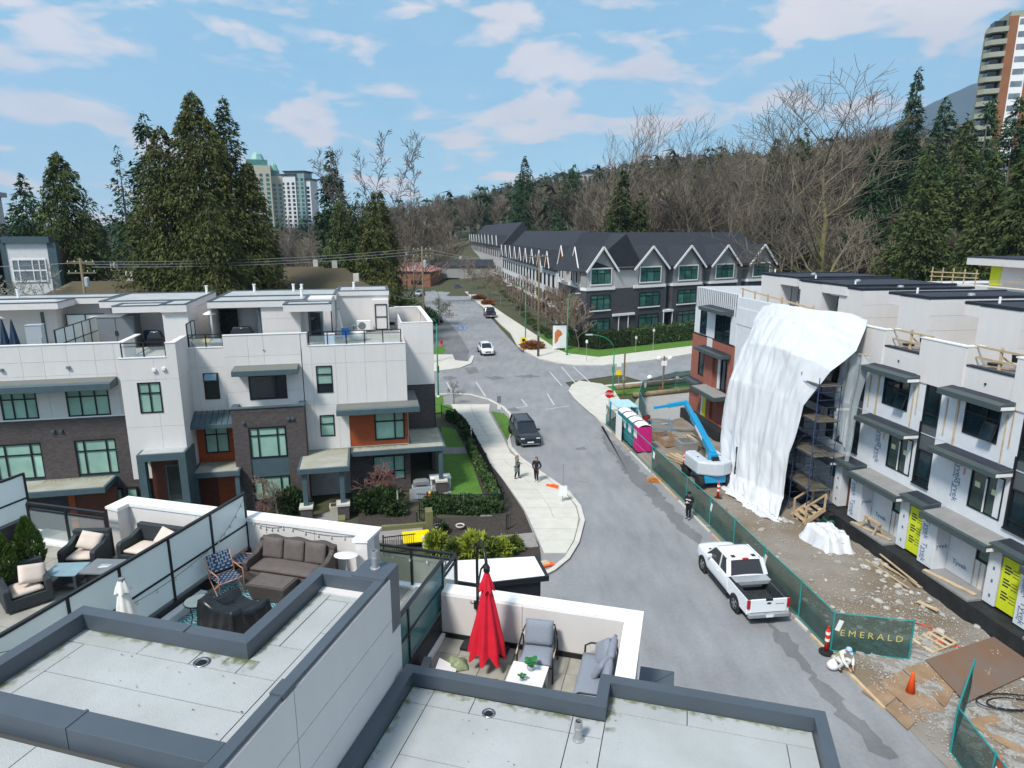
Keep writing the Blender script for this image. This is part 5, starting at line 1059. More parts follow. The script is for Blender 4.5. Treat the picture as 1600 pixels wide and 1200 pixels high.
    # ground floor: door bay, projecting bay, recess with low window
    if k in (-1, 0): MB().box(X-1.4,X-.3,-.02,.3,1.0,3.5).build('doorway', M['wdoor'], rb); MB().box(X-1.02,X-.95,-.06,.3,1.0,3.5).build('door_frame', M['white'], rb)
    else:
        o = MB().box(X-1.32,X-.32,-.52,-.46,1.05,3.45).build('door_cover', M['lime'], rb)
        for zz in (1.55,2.15,2.75):
            for j in range(3): MB().box(X-1.18+.0*j,X-.9+.1*(j%2),-.526,-.52,zz+j*.14,zz+j*.14+.07).build('cover_print', M['ink'], o); MB().box(X-.78,X-.48,-.526,-.52,zz+j*.14,zz+j*.14+.03).build('cover_print', M['ink'], o)
        MB().box(X-1.38,X-.26,-.46,.0,1.0,3.6).build('door_surround', M['black'], rb)
    MB().box(X-2.0,X-1.40,-.55,.0,.98,3.7).build('wrapped_pier', M['wrap'], rb, bevel=.01)
    for z in (1.3,2.0,2.6): MB().box(X-1.72,X-1.62,-.556,-.55,z,z+.16).build('wrap_print', M['inkb'], rb)
    MB().box(X-.24,X+.75,-.75,.0,.98,3.5).build('wrapped_bay', M['wrap'], rb, bevel=.015)
    MB().box(X+.75,X+3.5,-.0,.2,.98,3.6).build('wrapped_wall', M['wrap'], rb)
    window(rb, X+2.35, X+3.3, 2.35, 3.45, -.05, pm=M['tglass'])
    for i in range(5): studs(X+2.3+.3*i, 1.0, 2.3, -.0, .05)
    MB().box(X+.75,X+3.45,-1.25,0,.85,1.0).build('porch_slab', M['concd'], rb); MB().bar((X+.8,-1.2,1.05),(X+3.2,-.6,1.05),.2,.05).build('loose_board', M['lumber'], rb)
    MB().box(X-2.75,X+2.72,-1.3,.0,-.2,.9).build('foundation_membrane', M['foundation'], rb)
    studs(X+.05, 7.0, 9.5, -.02, .10); studs(X+2.68, 6.9, 9.3, -.02, .05); studs(X-2.5, 7.9, 9.55, -.02, .04); studs(X-.6, 7.4, 9.2, -.02,.05)
    # printed lettering on the wrap
    for z in (6.0, 5.0): rprint('Tyvek', X+.62, -.012, z, .46); rprint('HomeWrap', X+.40, -.012, z, .16)
    MB().box(X+.9,X+1.0,-.012,-.006,5.9,6.25).build('wrap_print', M['pinkink'], rb)
    for z in (2.8, 1.6): rprint('Tyvek', X+.12, -.757, z, .42); rprint('HomeWrap', X-.06, -.757, z-.05, .13)
    rprint('yvek', X+.757, -.38, 2.2, .34, False, True); rprint('Tyvek', X+1.5, -.012, 1.6, .34, False); rprint('Tyvek', X+.30, -.012, 8.6, .30, m=M['pale_ink']); rprint('Tyvek', X-2.5, -.012, 6.2, .26, m=M['pale_ink'])
    MB().box(X-2.7,X+2.7,-.006,0,7.05,7.10).build('wrap_tape', M['pale_ink'], rb)
M['spandrel'] = mat('grey_spandrel', (.085,.10,.105), .5, .05); M['canopyd'] = mat('charcoal_canopy_metal', (.055,.075,.078), .5, .08); M['foundation'] = mat('black_damp_proofing', (.018,.020,.022), .7, .5, 2)
M['pglass'] = mat('patio_glass', (.06,.085,.075), .08, .4, 1.2, spec=.7); M['sticker'] = mat('paper_sticker', (.62,.66,.42), .8); M['pale_ink'] = mat('pale_print', (.48,.53,.62), .7)
for k in range(-1, 4): unit(k)
# building mass, roof and penthouses
b = MB(); b.box(-24.4,19,.3,13,0,10.85); b.build('building_body', M['joint'], rb, fix=False)
MB().box(-24,19,.32,13,10.86,10.95).build('roof_deck', M['concd'], rb)
def rpent(x0, x1, y0, y1, zr, ovx0=.9, ovy=1.1, ovx1=.0, boards=False):
    MB().box(x0,x1,y0,y1,10.9,zr-.08).build('penthouse_wall', M['panel'], rb)
    if not boards: side_panels(rb, x1, y0, y1, 10.95, zr-.1, 1, jz=(11.8,12.6))
    if ovy: MB().box(x0-ovx0,x1+ovx1-.02,y0-ovy,y0-.02,zr-.62,zr-.05).build('roof_fascia', M['panel'], rb)
    MB().box(x0-ovx0,x0-.01,y0-.02,y1,zr-.62,zr-.05).build('roof_fascia', M['panel'], rb)
    if ovx1 > .1: MB().box(x1,x1+ovx1-.02,y0-.02,y1,zr-.62,zr-.05).build('roof_fascia', M['panel'], rb)
    n = 14; b = MB(); P = []
    b.box(x0-ovx0-.04,x1+ovx1+.03,y0-ovy-.04,y1+.04,zr-.05,zr+.02); b.build('roof_sheet', M['membraned'], rb)
    for e in ((x0-ovx0-.02,x1+ovx1+.02,y0-ovy-.05,y0-ovy+.12),(x0-ovx0-.05,x0-ovx0+.12,y0-ovy+.12,y1),(x1+ovx1-.12,x1+ovx1+.05,y0-ovy+.12,y1)): MB().box(*e,zr+.02,zr+.10).build('roof_upstand', M['membraned'], rb, bevel=.02)
    MB().lathe([(.06,0),(.06,.32)], 8, (x0-.2,y0+1.2,zr+.02)).build('vent_pipe', M['white'], rb); MB().lathe([(.2,0),(.18,.1),(.1,.14),(.0,.14)], 12, (x1-.9,y0+3.2,zr+.02)).build('roof_vent', M['galv'], rb)
for k in (-1,0,1,2,3): rpent(.6-2.3+5.47*k, .6+5.47*k, 2.0, 9.6, 13.55, .9, 0)
rpent(-17.4,-14.6,2.2,9.6,13.75,0,.0,2.2,True); rpent(-11.4,-8.9,1.9,9.6,13.65,.2,.0,2.6,True)
for x0, x1 in ((-14.55,-12.5),(-8.85,-6.4)):
    MB().box(x0,x1,4.6,4.7,10.95,13.2).build('wrapped_wall', M['wrap'], rb)
    for i in range(9): MB().box(x0+.1+i*(x1-x0)/9.2,x0+.14+i*(x1-x0)/9.2,4.56,4.6,10.95,13.2).build('batten', M['black'], rb, fix=False)
    o = text('wrap_lettering','Tyvek',.5,M['inkb'],rb,((x0+x1)/2,4.59,12.4),(PI/2,0,0),.002)
for X0 in (-14.6,-8.9):
    MB().box(X0+.01,X0+.05,3.0,9.4,10.95,13.2).build('wrapped_wall', M['wrap'], rb)
    for i in range(12): MB().box(X0+.05,X0+.07,3.1+i*.55,3.14+i*.55,10.95,13.2).build('batten', M['black'], rb, fix=False)
b = MB(); b.X = Matrix.Translation((-6.2,2.3,11.0)) @ Matrix.Rotation(R_(-12),4,'X'); b.box(-2.0,1.0,0,.05,0,1.5); o = b.build('stacked_board', M['canopyd'], rb)
# far brick-faced end unit
fx0, fx1 = -24.6, -16.6
hf = [(-23.3,-22.0,8.2,10.5),(-20.3,-17.6,8.1,10.3),(-23.0,-21.9,4.5,7.0),(-20.2,-17.4,3.9,6.9),(-21.9,-21.0,1.0,3.4),(-20.2,-17.4,1.0,3.4)]
wall_panels(rb, fx0, fx1, .9, 8.1, -.12, holes=[h for h in hf], m=M['brickr'], wallonly=True, core=.3, t=0, corename='brick_wall')
wall_panels(rb, fx0+.1, fx1, 8.1, 12.2, -.05, holes=hf, m=M['wrap'], wallonly=True, core=.25, t=0, corename='wrapped_wall')
MB().box(fx1,-8.2,-.02,.28,.9,12.0).build('wrapped_wall', M['wrap'], rb)
b = MB(); b.box(fx0-.02,fx0+.1,.18,9,.9,8.1); b.build('brick_wall', M['brickr'], rb); MB().box(fx0+.05,fx0+.12,.2,9,8.1,12.2).build('wrapped_wall', M['wrap'], rb)
for i in range(22): MB().box(fx0+.2+i*.36,fx0+.24+i*.36,-.08,-.05,10.4,12.15).build('batten', M['black'], rb, fix=False)
window(rb,-23.3,-22.0,8.2,10.5,-.05,rows=(.3,),pm=M['bglass']); window(rb,-20.3,-17.6,8.1,10.3,-.05,cols=(.5,),rows=(.3,),pm=M['bglass']); window(rb,-23.0,-21.9,4.5,7.0,-.12,rows=(.3,),pm=M['bglass']); window(rb,-19.0,-17.4,3.9,6.6,.1,cols=(.5,),pm=M['bglass']); MB().box(-20.2,-19.0,.1,.16,1,6.9).build('brick_wall', M['brickr'], rb); MB().box(-19.4,-19.0,.0,.12,4,6.8).build('wrap_strip', M['wrap'], rb); MB().box(-20.2,-17.4,.12,.17,1,3.4).build('brick_wall', M['brickr'], rb)
MB().box(-21.9,-21.0,-.1,-.05,1.0,3.4).build('door_cover', M['lime'], rb); MB().box(-21.95,-21.65,-.13,-.1,1.0,3.4).build('wrap_strip', M['white'], rb)
MB().box(-21.5,-20.5,-.16,-.12,7.0,8.1).build('wrap_strip', M['wrap'], rb); MB().box(-24.65,-16.6,-.16,-.12,8.05,8.15).build('flashing', M['black'], rb)
canopy(rb,-21.6,-17.2,-.05,-1.1,10.5,.28,m=M['canopyd'],top=M['membraned']); canopy(rb,-22.0,-17.0,-.12,-1.1,6.95,.26,m=M['canopyd'],top=M['membraned']); canopy(rb,-21.4,-16.8,-.12,-1.5,3.5,.32,m=M['canopyd'],top=M['concd']); canopy(rb,-24.7,-21.9,-.12,-.8,3.6,.25,m=M['canopyd'],top=M['membraned'])
MB().box(fx0,fx1,-.9,-.12,-.2,.95).build('foundation_membrane', M['foundation'], rb); MB().box(-16.6,-8.2,-.6,-.1,-.2,.95).build('foundation_membrane', M['foundation'], rb)
MB().box(-16.6,-13.5,-.5,-.03,3.2,3.5).build('canopy', M['canopyd'], rb)
for z in (11.6,12.3): MB().bar((-17.4,.5,z+.3),(-6.0,.2,z-.2),.05,.11).build('guard_rail', M['lumber'], rb)
for i in range(6): MB().box(-16.8+i*1.9,-16.72+i*1.9,.3,.4,10.9,12.7-.07*i).build('guard_post', M['lumber'], rb)
for x0, x1 in ((-17.4,-10.5),): MB().box(x0,x1,-.06,.22,9.9,11.2).build('parapet_wall', M['wrap'], rb)
# ---------------------------------------------------------------- second unfinished building further back
r2 = E('unfinished_townhouse', 'second unfinished townhouse behind the row with lime wall sheathing and pale roof slab', 'townhouse', rw(-36,36,0), RZ)
MB().box(0,40,0,12,0,11.2).build('building_body', M['panel'], r2); MB().box(3,40,1.8,10,11.2,13.5).build('penthouse_wall', M['panel'], r2)
for x0, x1 in ((3.0,4.3),(8.2,9.5)): MB().box(x0,x1,1.74,1.8,11.25,13.4).build('lime_sheathing', M['limeb'] if 'limeb' in M else M['lime'], r2)
for x0, x1, y0 in ((.8,6.0,.6),(6.05,40,.2)): MB().box(x0,x1,y0,10.5,13.4,14.2).build('roof_slab', M['panel'], r2); MB().box(x0-.05,x1,y0-.05,10.6,14.2,14.3).build('roof_sheet', M['membraned'], r2)
for z in (11.9,12.4): MB().bar((-4,.3,z-.1),(3,.3,z+.1),.05,.12).build('guard_rail', M['lumber'], r2); MB().bar((5,-.2,z-.5),(16,-.2,z-.4),.05,.12).build('guard_rail', M['lumber'], r2)
for i in range(5): MB().box(-3.8+i*1.6,-3.7+i*1.6,.3,.4,10.9,12.9).build('guard_post', M['lumber'], r2)
MB().box(-6,0,-.1,10,0,11.0).build('parapet_wall', M['wrap'], r2)
# ---------------------------------------------------------------- tarpaulin over the scaffold
from mathutils import noise as mnoise
C = [[(-12.6,-.3,11.7),(-7.2,-.2,12.25),(-1.3,-.25,12.1)],[(-11.4,-1.5,10.7),(-6.6,-1.6,11.5),(-.6,-1.1,10.6)],[(-10.2,-2.7,9.3),(-6.1,-2.8,9.9),(-1.3,-2.1,9.3)],[(-9.7,-3.8,7.1),(-6.0,-3.5,7.2),(-2.5,-2.8,7.0)],[(-9.7,-4.2,3.6),(-6.1,-3.9,3.6),(-2.7,-3.2,4.0)],[(-8.9,-4.5,1.2),(-5.6,-4.2,1.2),(-2.5,-3.4,1.3)],[(-7.9,-4.8,.22),(-5.0,-4.7,.2),(-1.9,-3.9,.22)],[(-7.5,-5.3,.10),(-4.7,-5.2,.10),(-1.5,-4.3,.10)]]
C = np.array(C)
def tarp(u, v):
    t = v*(len(C)-1); i = min(int(t), len(C)-2); f = t-i; f2 = f*f*(3-2*f)*.3+f*.7; r = C[i]*(1-f2)+C[i+1]*f2
    p = r[0]*(1-u)*(1-2*u)+r[1]*4*u*(1-u)+r[2]*u*(2*u-1)
    a = min(1, .25+v*1.2); q = mnoise.noise
    fo = a*(.34*q((u*4.5+v*1.4, v*1.6, 1))+.15*q((u*11+1.5*v, v*3.2, 5))+.05*q((u*24-v*3, v*7, 9)))+.16*q((u*4-v*5, v*6, 3))+.07*(1-2.4*abs(q((u*7+v*2, v*5-u*2, 11))))+.035*(1-2.4*abs(q((u*15-v*5, v*12, 13))))+.05*q((u*9+v*9, v*11-u*6, 7))+.02*q((u*30, v*34, 2))
    if v > .86: fo += .16*q((u*11, v*26, 4))
    return (p[0]+.04*math.sin(u*31+v*4), p[1]+fo*.9, max(.05, p[2]+fo*.25+.1*math.sin(u*9)*(v < .1)))
tp_ = E('tarpaulin', 'huge white tarpaulin draped over the scaffold and down to the ground', 'tarpaulin', rw(0,0,0), RZ)
b = MB(); nu, nv = 150, 140; b.grid(tarp, nu, nv)
b.f = [f for i, f in enumerate(b.f) if not (43 <= i % nu <= 45 and 86 <= i//nu <= 100)]; b.m = [0]*len(b.f)
b.build('sheet', M['tarp'], tp_, smooth=True, fix=False)
random.seed(9)
b = MB(); b.grid(lambda u, v: (-5.2+3.6*u+.3*math.sin(v*9), -5.2+1.0*v+.3*math.sin(u*7)+u*.8, .12+.22*abs(math.sin(u*9+v*5))*math.sin(v*PI)**.5*math.sin(u*PI)**.5+.05*math.sin(u*31+v*21)), 40, 14); b.build('crumpled_edge', M['tarp'], tp_, smooth=True, fix=False)
M['shadeplank'] = mat('shade_dark_plank', (.11,.095,.07), .9, .3, 3)  # shade of the scaffold interior put into a darker plank colour
sc = E('scaffold', 'blue steel frame scaffold half hidden by the white tarpaulin', 'scaffold', rw(0,0,0), RZ)
for x in (-9.5,-7.4,-5.3,-3.2,-1.4):
    for y in (-2.6,-1.2): MB().tube([(x,y,0),(x,y,8.9)], .03, 6).build('standard', M['scaf'], sc)
    for z in np.arange(.4, 8.9, .45): MB().tube([(x,-2.6,z),(x,-1.2,z)], .018, 5).build('rung', M['scaf'], sc)
for z in (2.1,4.2,6.3,8.4):
    for y in (-2.6,-1.2): MB().tube([(-9.5,y,z),(-1.4,y,z)], .02, 5).build('ledger', M['scaf'], sc)
    for j in range(4): MB().box(-9.6,-1.2,-2.55+j*.34,-2.25+j*.34,z+.03,z+.07).build('plank', M['shadeplank'], sc, fix=False)
    MB().tube([(-3.2,-2.62,z-2.0),(-1.4,-2.62,z-.1)], .016, 5).build('brace', M['scaf'], sc)
ps = E('plastic_sheet', 'torn clear plastic sheeting hanging right of the white tarpaulin', 'plastic sheet', rw(0,0,0), RZ)
b = MB(); b.grid(lambda u, v: (-2.6+2.4*u*(1-.35*v)+.5*v+.08*math.sin(v*9), -.75-.35*math.sin(u*5+v*2)*.4+.10*math.sin(u*21+v*4), 10.2-(5.6-.8*math.sin(u*7))*v+.2*u*(1-v)), 34, 30); b.build('sheet', M['plastic'], ps, smooth=True, fix=False); MB().tube([(-2.7,-.7,10.2),(-.1,-.7,10.4)], .03, 5).build('batten', M['lumber'], ps)
# ---------------------------------------------------------------- site fence with green netting
def fence(name, label, nodes, h=1.85, banner=None, skip=()):
    t = E(name, label, 'fence'); c = [Vector(p[:2]) for p in nodes]
    for p in c:
        MB().tube([(p.x,p.y,-.02),(p.x,p.y,h+.06)], .035, 8).build('post', M['tealpost'], t); MB().box(p.x-.25,p.x+.25,p.y-.12,p.y+.12,.0,.10).build('foot_block', M['concd'], t, bevel=.02)
    for i, (a, q) in enumerate(zip(c, c[1:])):
        d = (q-a); L_ = d.length; u = d/L_; n = Vector((-u.y, u.x)); an = math.atan2(u.y, u.x)
        MB().tube([(a.x,a.y,h),(q.x,q.y,h)], .028, 6).build('top_rail', M['tealpost'], t); MB().tube([(a.x,a.y,.12),(q.x,q.y,.12)], .02, 6).build('bottom_rail', M['tealpost'], t)
        if i in skip: MB().tube([(a.x,a.y,h*.5),(q.x,q.y,h*.5)], .012, 5).build('wire_rail', M['galv'], t); continue
        b = MB(); b.grid(lambda s, v: (a.x+d.x*s+n.x*(.035*math.sin(s*L_*3+v*4+i)*math.sin(v*PI)+.01), a.y+d.y*s+n.y*(.035*math.sin(s*L_*3+v*4+i)*math.sin(v*PI)+.01), .12+(h-.14)*v-.03*abs(math.sin(s*L_*2))*(v > .9)), 24, 8); b.build('netting_panel', M['tealnet'], t, smooth=True, fix=False)
        if banner and banner.get(i):
            for s, sz, off, z, m in banner[i]:
                p = a+d*off-n*.06; text('lettering', s, sz, m, t, (p.x,p.y,z), (PI/2,0,an), .003)
        if i % 2 == 0: MB().bar((a.x+d.x*.04-n.x*.05,a.y+d.y*.04-n.y*.05,h-.5),(a.x+d.x*.10-n.x*.05,a.y+d.y*.10-n.y*.05,h-.55),.01,.5).build('notice_sheet', M['white'], t)
    return t
fn = [gp(*p)[:2] for p in [(947,664),(965,682),(1018,735),(1072,788),(1108,823),(1145,860),(1190,908),(1247,966),(1297,1020),(1419,1034)]]
fence('fence', 'long temporary fence with green netting between the street and the building site', fn, banner={8:[('E M E R A L D',.40,.49,1.0,M['gold'])]}, skip=(1,))
f2 = [gp(1510,1102)[:2], gp(1484,1180)[:2]]; e2 = gp(1556,1178,1.85); v = Vector(e2[:2])-Vector(f2[1]); f2.append((f2[1][0]+v.x*1.0, f2[1][1]+v.y)); f2.append((f2[1][0]+v.x*2.2, f2[1][1]+v.y*2.2))
fence('fence', 'short green netting fence at the lower right corner beside the plywood sheets', f2)
f3 = [gp(*p)[:2] for p in [(1008,665),(998,640),(1003,622),(1055,606),(1080,604)]]
fence('fence', 'green netting fence across the far end of the site behind the blue lift', f3)
# ================================================================ vehicles
def wheel(par, x, y, r, wd, n=18):
    """axle along x"""
    t = MB(); t.X = Matrix.Translation((x,y,r)) @ Matrix.Rotation(PI/2,4,'Y'); t.lathe([(r*.62,-wd/2),(r*.95,-wd/2),(r,-wd*.35),(r,wd*.35),(r*.95,wd/2),(r*.62,wd/2)], n); o = t.build('wheel', M['tyre'], par)
    s = 1 if x > 0 else -1; k = MB(); k.X = Matrix.Translation((x+s*wd*.5,y,r)) @ Matrix.Rotation(s*PI/2,4,'Y'); k.lathe([(r*.62,-.02),(r*.60,.008),(r*.5,-.02),(.0,-.02)], n)
    for i in range(5):
        a = i*2*PI/5; k.bar((.05*math.cos(a),.05*math.sin(a),0),(r*.56*math.cos(a),r*.56*math.sin(a),.004),r*.16,.025)
    k.lathe([(.07,-.02),(.06,.012),(0,.014)], 10); k.build('rim', M['rim'], o)
M['rim'] = mat('alloy_rim', (.40,.41,.43), .3, .05, metal=.8)
def loft(secs, cap=True):
    """secs: list of (y, [(x,z)...] half-section from bottom centre to top centre); mirrored"""
    b = MB(); rings = []
    for y, hs in secs:
        ring = [(x,y,z) for x, z in hs]+[(-x,y,z) for x, z in reversed(hs)]; rings.append(ring)
    n = len(rings[0]); vs = [p for r in rings for p in r]; fs = []
    for i in range(len(rings)-1):
        for k in range(n): fs.append((i*n+k,i*n+(k+1)%n,(i+1)*n+(k+1)%n,(i+1)*n+k))
    fs += [tuple(range(n-1,-1,-1)), tuple(range((len(rings)-1)*n,len(rings)*n))]; b.add(vs, fs); return b
def car(name, label, cat, loc, rz, kind, paint, group=None):
    """front faces -y"""
    t = E(name, label, cat, loc, rz, group)
    D = {'suv': (4.9,.96,1.70,.36), 'cross': (4.6,.93,1.58,.34), 'sedan': (4.6,.90,1.45,.32), 'pickup': (5.9,1.0,1.92,.40)}[kind]
    L_, W, H, wr = D; f, r = -L_/2, L_/2; bz = wr*.62; sh = H*.58
    def hs(w_, zb, zs, zt): return [(0,zb),(w_*.86,zb),(w_*.97,zb+.10),(w_,(zb+zs)/2),(w_*.985,zs-.06),(w_*.93,zs),(w_*.75,zt),(0,zt+.02)]
    if kind == 'pickup': st_ = [(f,.80,.45,.92,.98),(f+.08,.92,.36,1.08,1.12),(f+.35,.98,.34,1.16,1.22),(f+1.35,1.0,.34,1.20,1.26),(f+1.7,1.0,.34,1.22,1.26),(f+3.8,1.0,.34,1.22,1.26),(f+3.86,1.0,.34,1.22,1.26),(f+3.87,1.0,.34,1.22,1.26)]
    else: st_ = [(f,.72,bz+.14,sh*.78,sh*.80),(f+.06,.86,bz+.03,sh*.86,sh*.90),(f+.35,.95,bz,sh*.93,sh*.98),(f+1.15,1.0,bz,sh*1.0,sh*1.05),(f+1.5,1.0,bz,sh,sh*1.04),(r-.9,1.0,bz,sh*1.03,sh*1.06),(r-.25,.97,bz+.02,sh*1.03,sh*1.05),(r-.04,.88,bz+.12,sh*.99,sh*1.0),(r,.78,bz+.2,sh*.92,sh*.93)]
    o = loft([(y, hs(W*w_, zb, zs, zt)) for y, w_, zb, zs, zt in st_]).build('body', paint, t, smooth=True); o.data.polygons.foreach_set('use_smooth', [True]*len(o.data.polygons))
    m = o.modifiers.new('sub', 'SUBSURF'); m.levels = 1; m.render_levels = 1
    # cabin: glass volume plus roof shell and pillars
    if kind == 'pickup': g = [(f+1.30,.93,1.22,.80),(f+2.05,.80,1.88,.66),(f+3.42,.80,1.90,.67),(f+3.82,.93,1.24,.80)]
    else:
        b0 = sh*1.0; back = {'suv':(r-.55,r-.12),'cross':(r-.75,r-.16),'sedan':(r-1.35,r-.75)}[kind]; g = [(f+1.0,W*.84,b0,W*.8),(f+1.95,W*.71,H-.05,W*.62),(back[0],W*.69,H-.05,W*.61),(back[1],W*.80,b0+.02,W*.78)]
    (y0,w0,z0,_),(y1,w1,z1,_),(y2,w2,z2,_),(y3,w3,z3,_) = g
    zb = z0-.06; b = MB(); b.add([(-w0,y0,zb),(w0,y0,zb),(w1,y1,z1),(-w1,y1,z1),(-w2,y2,z2),(w2,y2,z2),(w3,y3,zb),(-w3,y3,zb)], [(0,1,2,3),(3,2,5,4),(4,5,6,7),(1,6,5,2),(0,3,4,7),(0,7,6,1)]); b.build('window_glass', M['carglass'], t, bevel=.03)
    b = MB(); n = 6; e = .02
    b.grid(lambda u, v: ((-1+2*u)*(w1+.015)*(1-.02*(2*v-1)**2), y1-.06+(y2-y1+.12)*v, z1+.012+.045*(1-(2*u-1)**4)*(1-.5*(2*v-1)**4)), 10, 8)
    b.build('roof', paint, t, smooth=True, fix=False).modifiers.new('solid','SOLIDIFY').thickness = .03
    b = MB()
    for s in (-1,1):
        for a, c, w_ in (((s*w0*.99,y0+.03,z0-.02),(s*(w1+.005),y1,z1+.01),.08),((s*(w2+.005),y2,z2+.01),(s*w3*.99,y3-.02,z3-.02),.13 if kind != 'pickup' else .2)): b.bar(a, c, w_, .06)
        ym = (y1+y2)/2+.05; b.bar((s*(w0+w3)/2*1.0,ym+.04,z0-.03),(s*(w1+.006),ym,z1),.07,.05)
        b.bar((s*(w1+.006),y1,z1+.01),(s*(w2+.006),y2,z2+.01),.05,.05)
    o = b.build('pillars', paint, t); o['kind'] = 'stuff'
    fw, rw_ = (f+1.02, r-1.20) if kind == 'pickup' else (f+.92, r-.95)
    for y in (fw, rw_):
        for s in (-1,1):
            wheel(t, s*(W-.11), y, wr, .24); k = MB(); k.X = Matrix.Translation((s*(W-.02),y,wr)) @ Matrix.Rotation(PI/2,4,'Y'); k.lathe([(wr*1.16,-.05),(wr*1.18,.035),(wr*1.0,.04),(wr*1.0,-.05)], 18); k.build('wheel_arch', M['black'], t)
    for s in (-1,1):
        MB().box(s*W*.66-.16,s*W*.66+.16,f-.01,f+.22,sh*.74,sh*.82).build('headlight', M['headl'], t, bevel=.03)
        MB().box(s*(W-.02)-.10,s*(W-.02)+.16*s+.02,y0+.42,y0+.56,z0-.02,z0+.14).build('wing_mirror', paint if kind != 'suv' else M['black'], t, bevel=.03)
        if kind != 'pickup': MB().box(s*W*.70-.16,s*W*.70+.16,r-.12,r+.012,sh*.78,sh*.92).build('tail_light', M['taill'], t, bevel=.02)
        for yy in (y0+1.35,): MB().box(s*(W+.002)-.012,s*(W+.002)+.012,yy,yy+.16,sh*.86,sh*.90).build('door_handle', paint, t)
    MB().box(-W*.40,W*.40,f-.02,f+.05,sh*.48,sh*.74).build('grille', M['black'], t, bevel=.02); MB().box(-.26,.26,f-.035,f-.02,sh*.42,sh*.53).build('number_plate', M['white'], t)
    MB().box(-W*.8,W*.8,f-.03,f+.1,bz+.03,bz+.12).build('bumper_trim', M['chrome'] if kind == 'suv' else M['black'], t, bevel=.02)
    MB().box(-W*.8,W*.8,f+.3,r-.3,.16,bz+.05).build('underbody', M['black'], t)
    if kind in ('suv','cross'):
        for s in (-1,1): MB().tube([(s*w1*.9,y1+.15,z1+.05),(s*w1*.9,y1+.25,z1+.11),(s*w2*.9,y2-.2,z2+.11),(s*w2*.9,y2-.05,z2+.05)], .02, 6).build('roof_rail', M['chrome'] if kind == 'suv' else M['black'], t)
    if kind == 'pickup':
        ya = f+3.86
        for s in (-1,1):
            k = MB(); xs = sorted((s*.99,s*.80)); k.box(xs[0],xs[1],ya,r-.06,.50,1.24); k.build('bed_side', paint, t, bevel=.03); k = MB(); k.box(min(s*.97,s*.78),max(s*.97,s*.78),ya,r-.06,1.24,1.27); k.build('bed_rail', M['black'], t)
            MB().box(min(s*.995,s*.86),max(s*.995,s*.86),r-.09,r-.005,.80,1.22).build('tail_light', M['taill'], t, bevel=.02)
        MB().box(-.80,.80,ya,r-.07,.60,.66).build('bed_floor', M['bedliner'], t); MB().box(-.80,-.74,ya,r-.07,.66,1.2).build('bed_liner', M['bedliner'], t); MB().box(.74,.80,ya,r-.07,.66,1.2).build('bed_liner', M['bedliner'], t)
        for i in range(9): MB().box(-.66+i*.15,-.60+i*.15,ya+.5,r-.12,.66,.675).build('bed_rib', M['bedliner'], t)
        o = MB().box(-.84,.84,r-.07,r,.62,1.25).build('tailgate', paint, t, bevel=.02); MB().box(-.16,.16,r-.075,r+.008,1.17,1.262).build('tailgate_handle', M['black'], o); k = MB(); k.X = Matrix.Translation((0,r+.004,1.05)) @ Matrix.Rotation(PI/2,4,'X') @ Matrix.Scale(2.2,4,(1,0,0)); k.lathe([(.05,-.004),(.05,.004)], 16); k.build('oval_badge', M['navy'], o); MB().box(-.70,-.30,r,r+.004,.99,1.03).build('badge_print', M['galv'], o)
        MB().box(-.96,.96,r-.05,r+.14,.42,.60).build('rear_bumper', M['galv'], t, bevel=.03); MB().box(-.17,.17,r+.14,r+.15,.45,.58).build('number_plate', M['white'], t)
        MB().box(-.2,.2,r+.0,r+.155,.40,.44).build('tow_step', M['black'], t)
        for s in (-1,1): MB().box(min(s*.9,s*1.05),max(s*.9,s*1.05),f+1.6,f+3.9,.36,.42).build('side_step', M['black'], t)
        if paint is M['carw']: MB().box(-.86,.86,ya+.04,ya+.56,1.10,1.30).build('tool_box', M['alu'], t, bevel=.015)
        for s in (-.5,.5): MB().box(s-.09,s+.09,y2-.3,y2-.1,z2+.05,z2+.07).build('roof_light', M['black'], t)
        MB().box(-.14,.14,y2-.02,y2+.1,z2-.02,z2+.05).build('brake_light', M['taill'], t)
        MB().box(-.72,.72,y0-.28,y0-.18,1.25,1.275).build('wiper_cowl', M['black'], t)
    return t
M['bedliner'] = mat('bed_liner', (.03,.033,.038), .7, .4, 4); M['alu'] = mat('aluminium_box', (.50,.52,.54), .4, .08, 5, metal=.5)
def mid(a, b): return ((a[0]+b[0])/2, (a[1]+b[1])/2, 0)
SZ = -AZR                                 # rz that lines a vehicle up with the street, front towards the camera
c = Vector(gp(1205,965)[:2]); 
car('pickup_truck', 'white crew-cab pickup truck with silver tool box parked along the site fence', 'truck', (10.98,29.05,0), SZ+PI+R_(-1.5), 'pickup', M['carw'])
car('parked_car', 'dark blue estate car parked at the left kerb facing the camera', 'car', (1.02,53.1,0), SZ+R_(3), 'suv', M['card'])
car('driving_car', 'white crossover car driving towards the camera beyond the junction', 'car', (*gp(759,552)[:2],0), SZ+R_(3), 'cross', M['carw'])
car('pickup_truck', 'dark pickup truck parked on the right of the far street', 'truck', (*gp(765,495)[:2],0), SZ+PI, 'pickup', M['card'])
car('parked_car', 'dark grey hatchback parked far up the street on the right', 'car', (*gp(715,452)[:2],0), SZ+PI, 'cross', mat('grey_blue_car_paint',(.05,.06,.085),.2,spec=.6))
car('parked_car', 'dark car parked under the bare lichen-covered tree left of the far street', 'car', (*gp(684,503)[:2],0), SZ+PI, 'sedan', M['card'])
car('parked_car', 'silver car parked far left behind the utility poles', 'car', (*gp(637,446)[:2],0), SZ+R_(-35), 'sedan', M['cars'])
car('parked_car', 'blue-grey car at the far end of the street behind the pole', 'car', (*gp(656,442)[:2],0), SZ, 'cross', M['cars'])
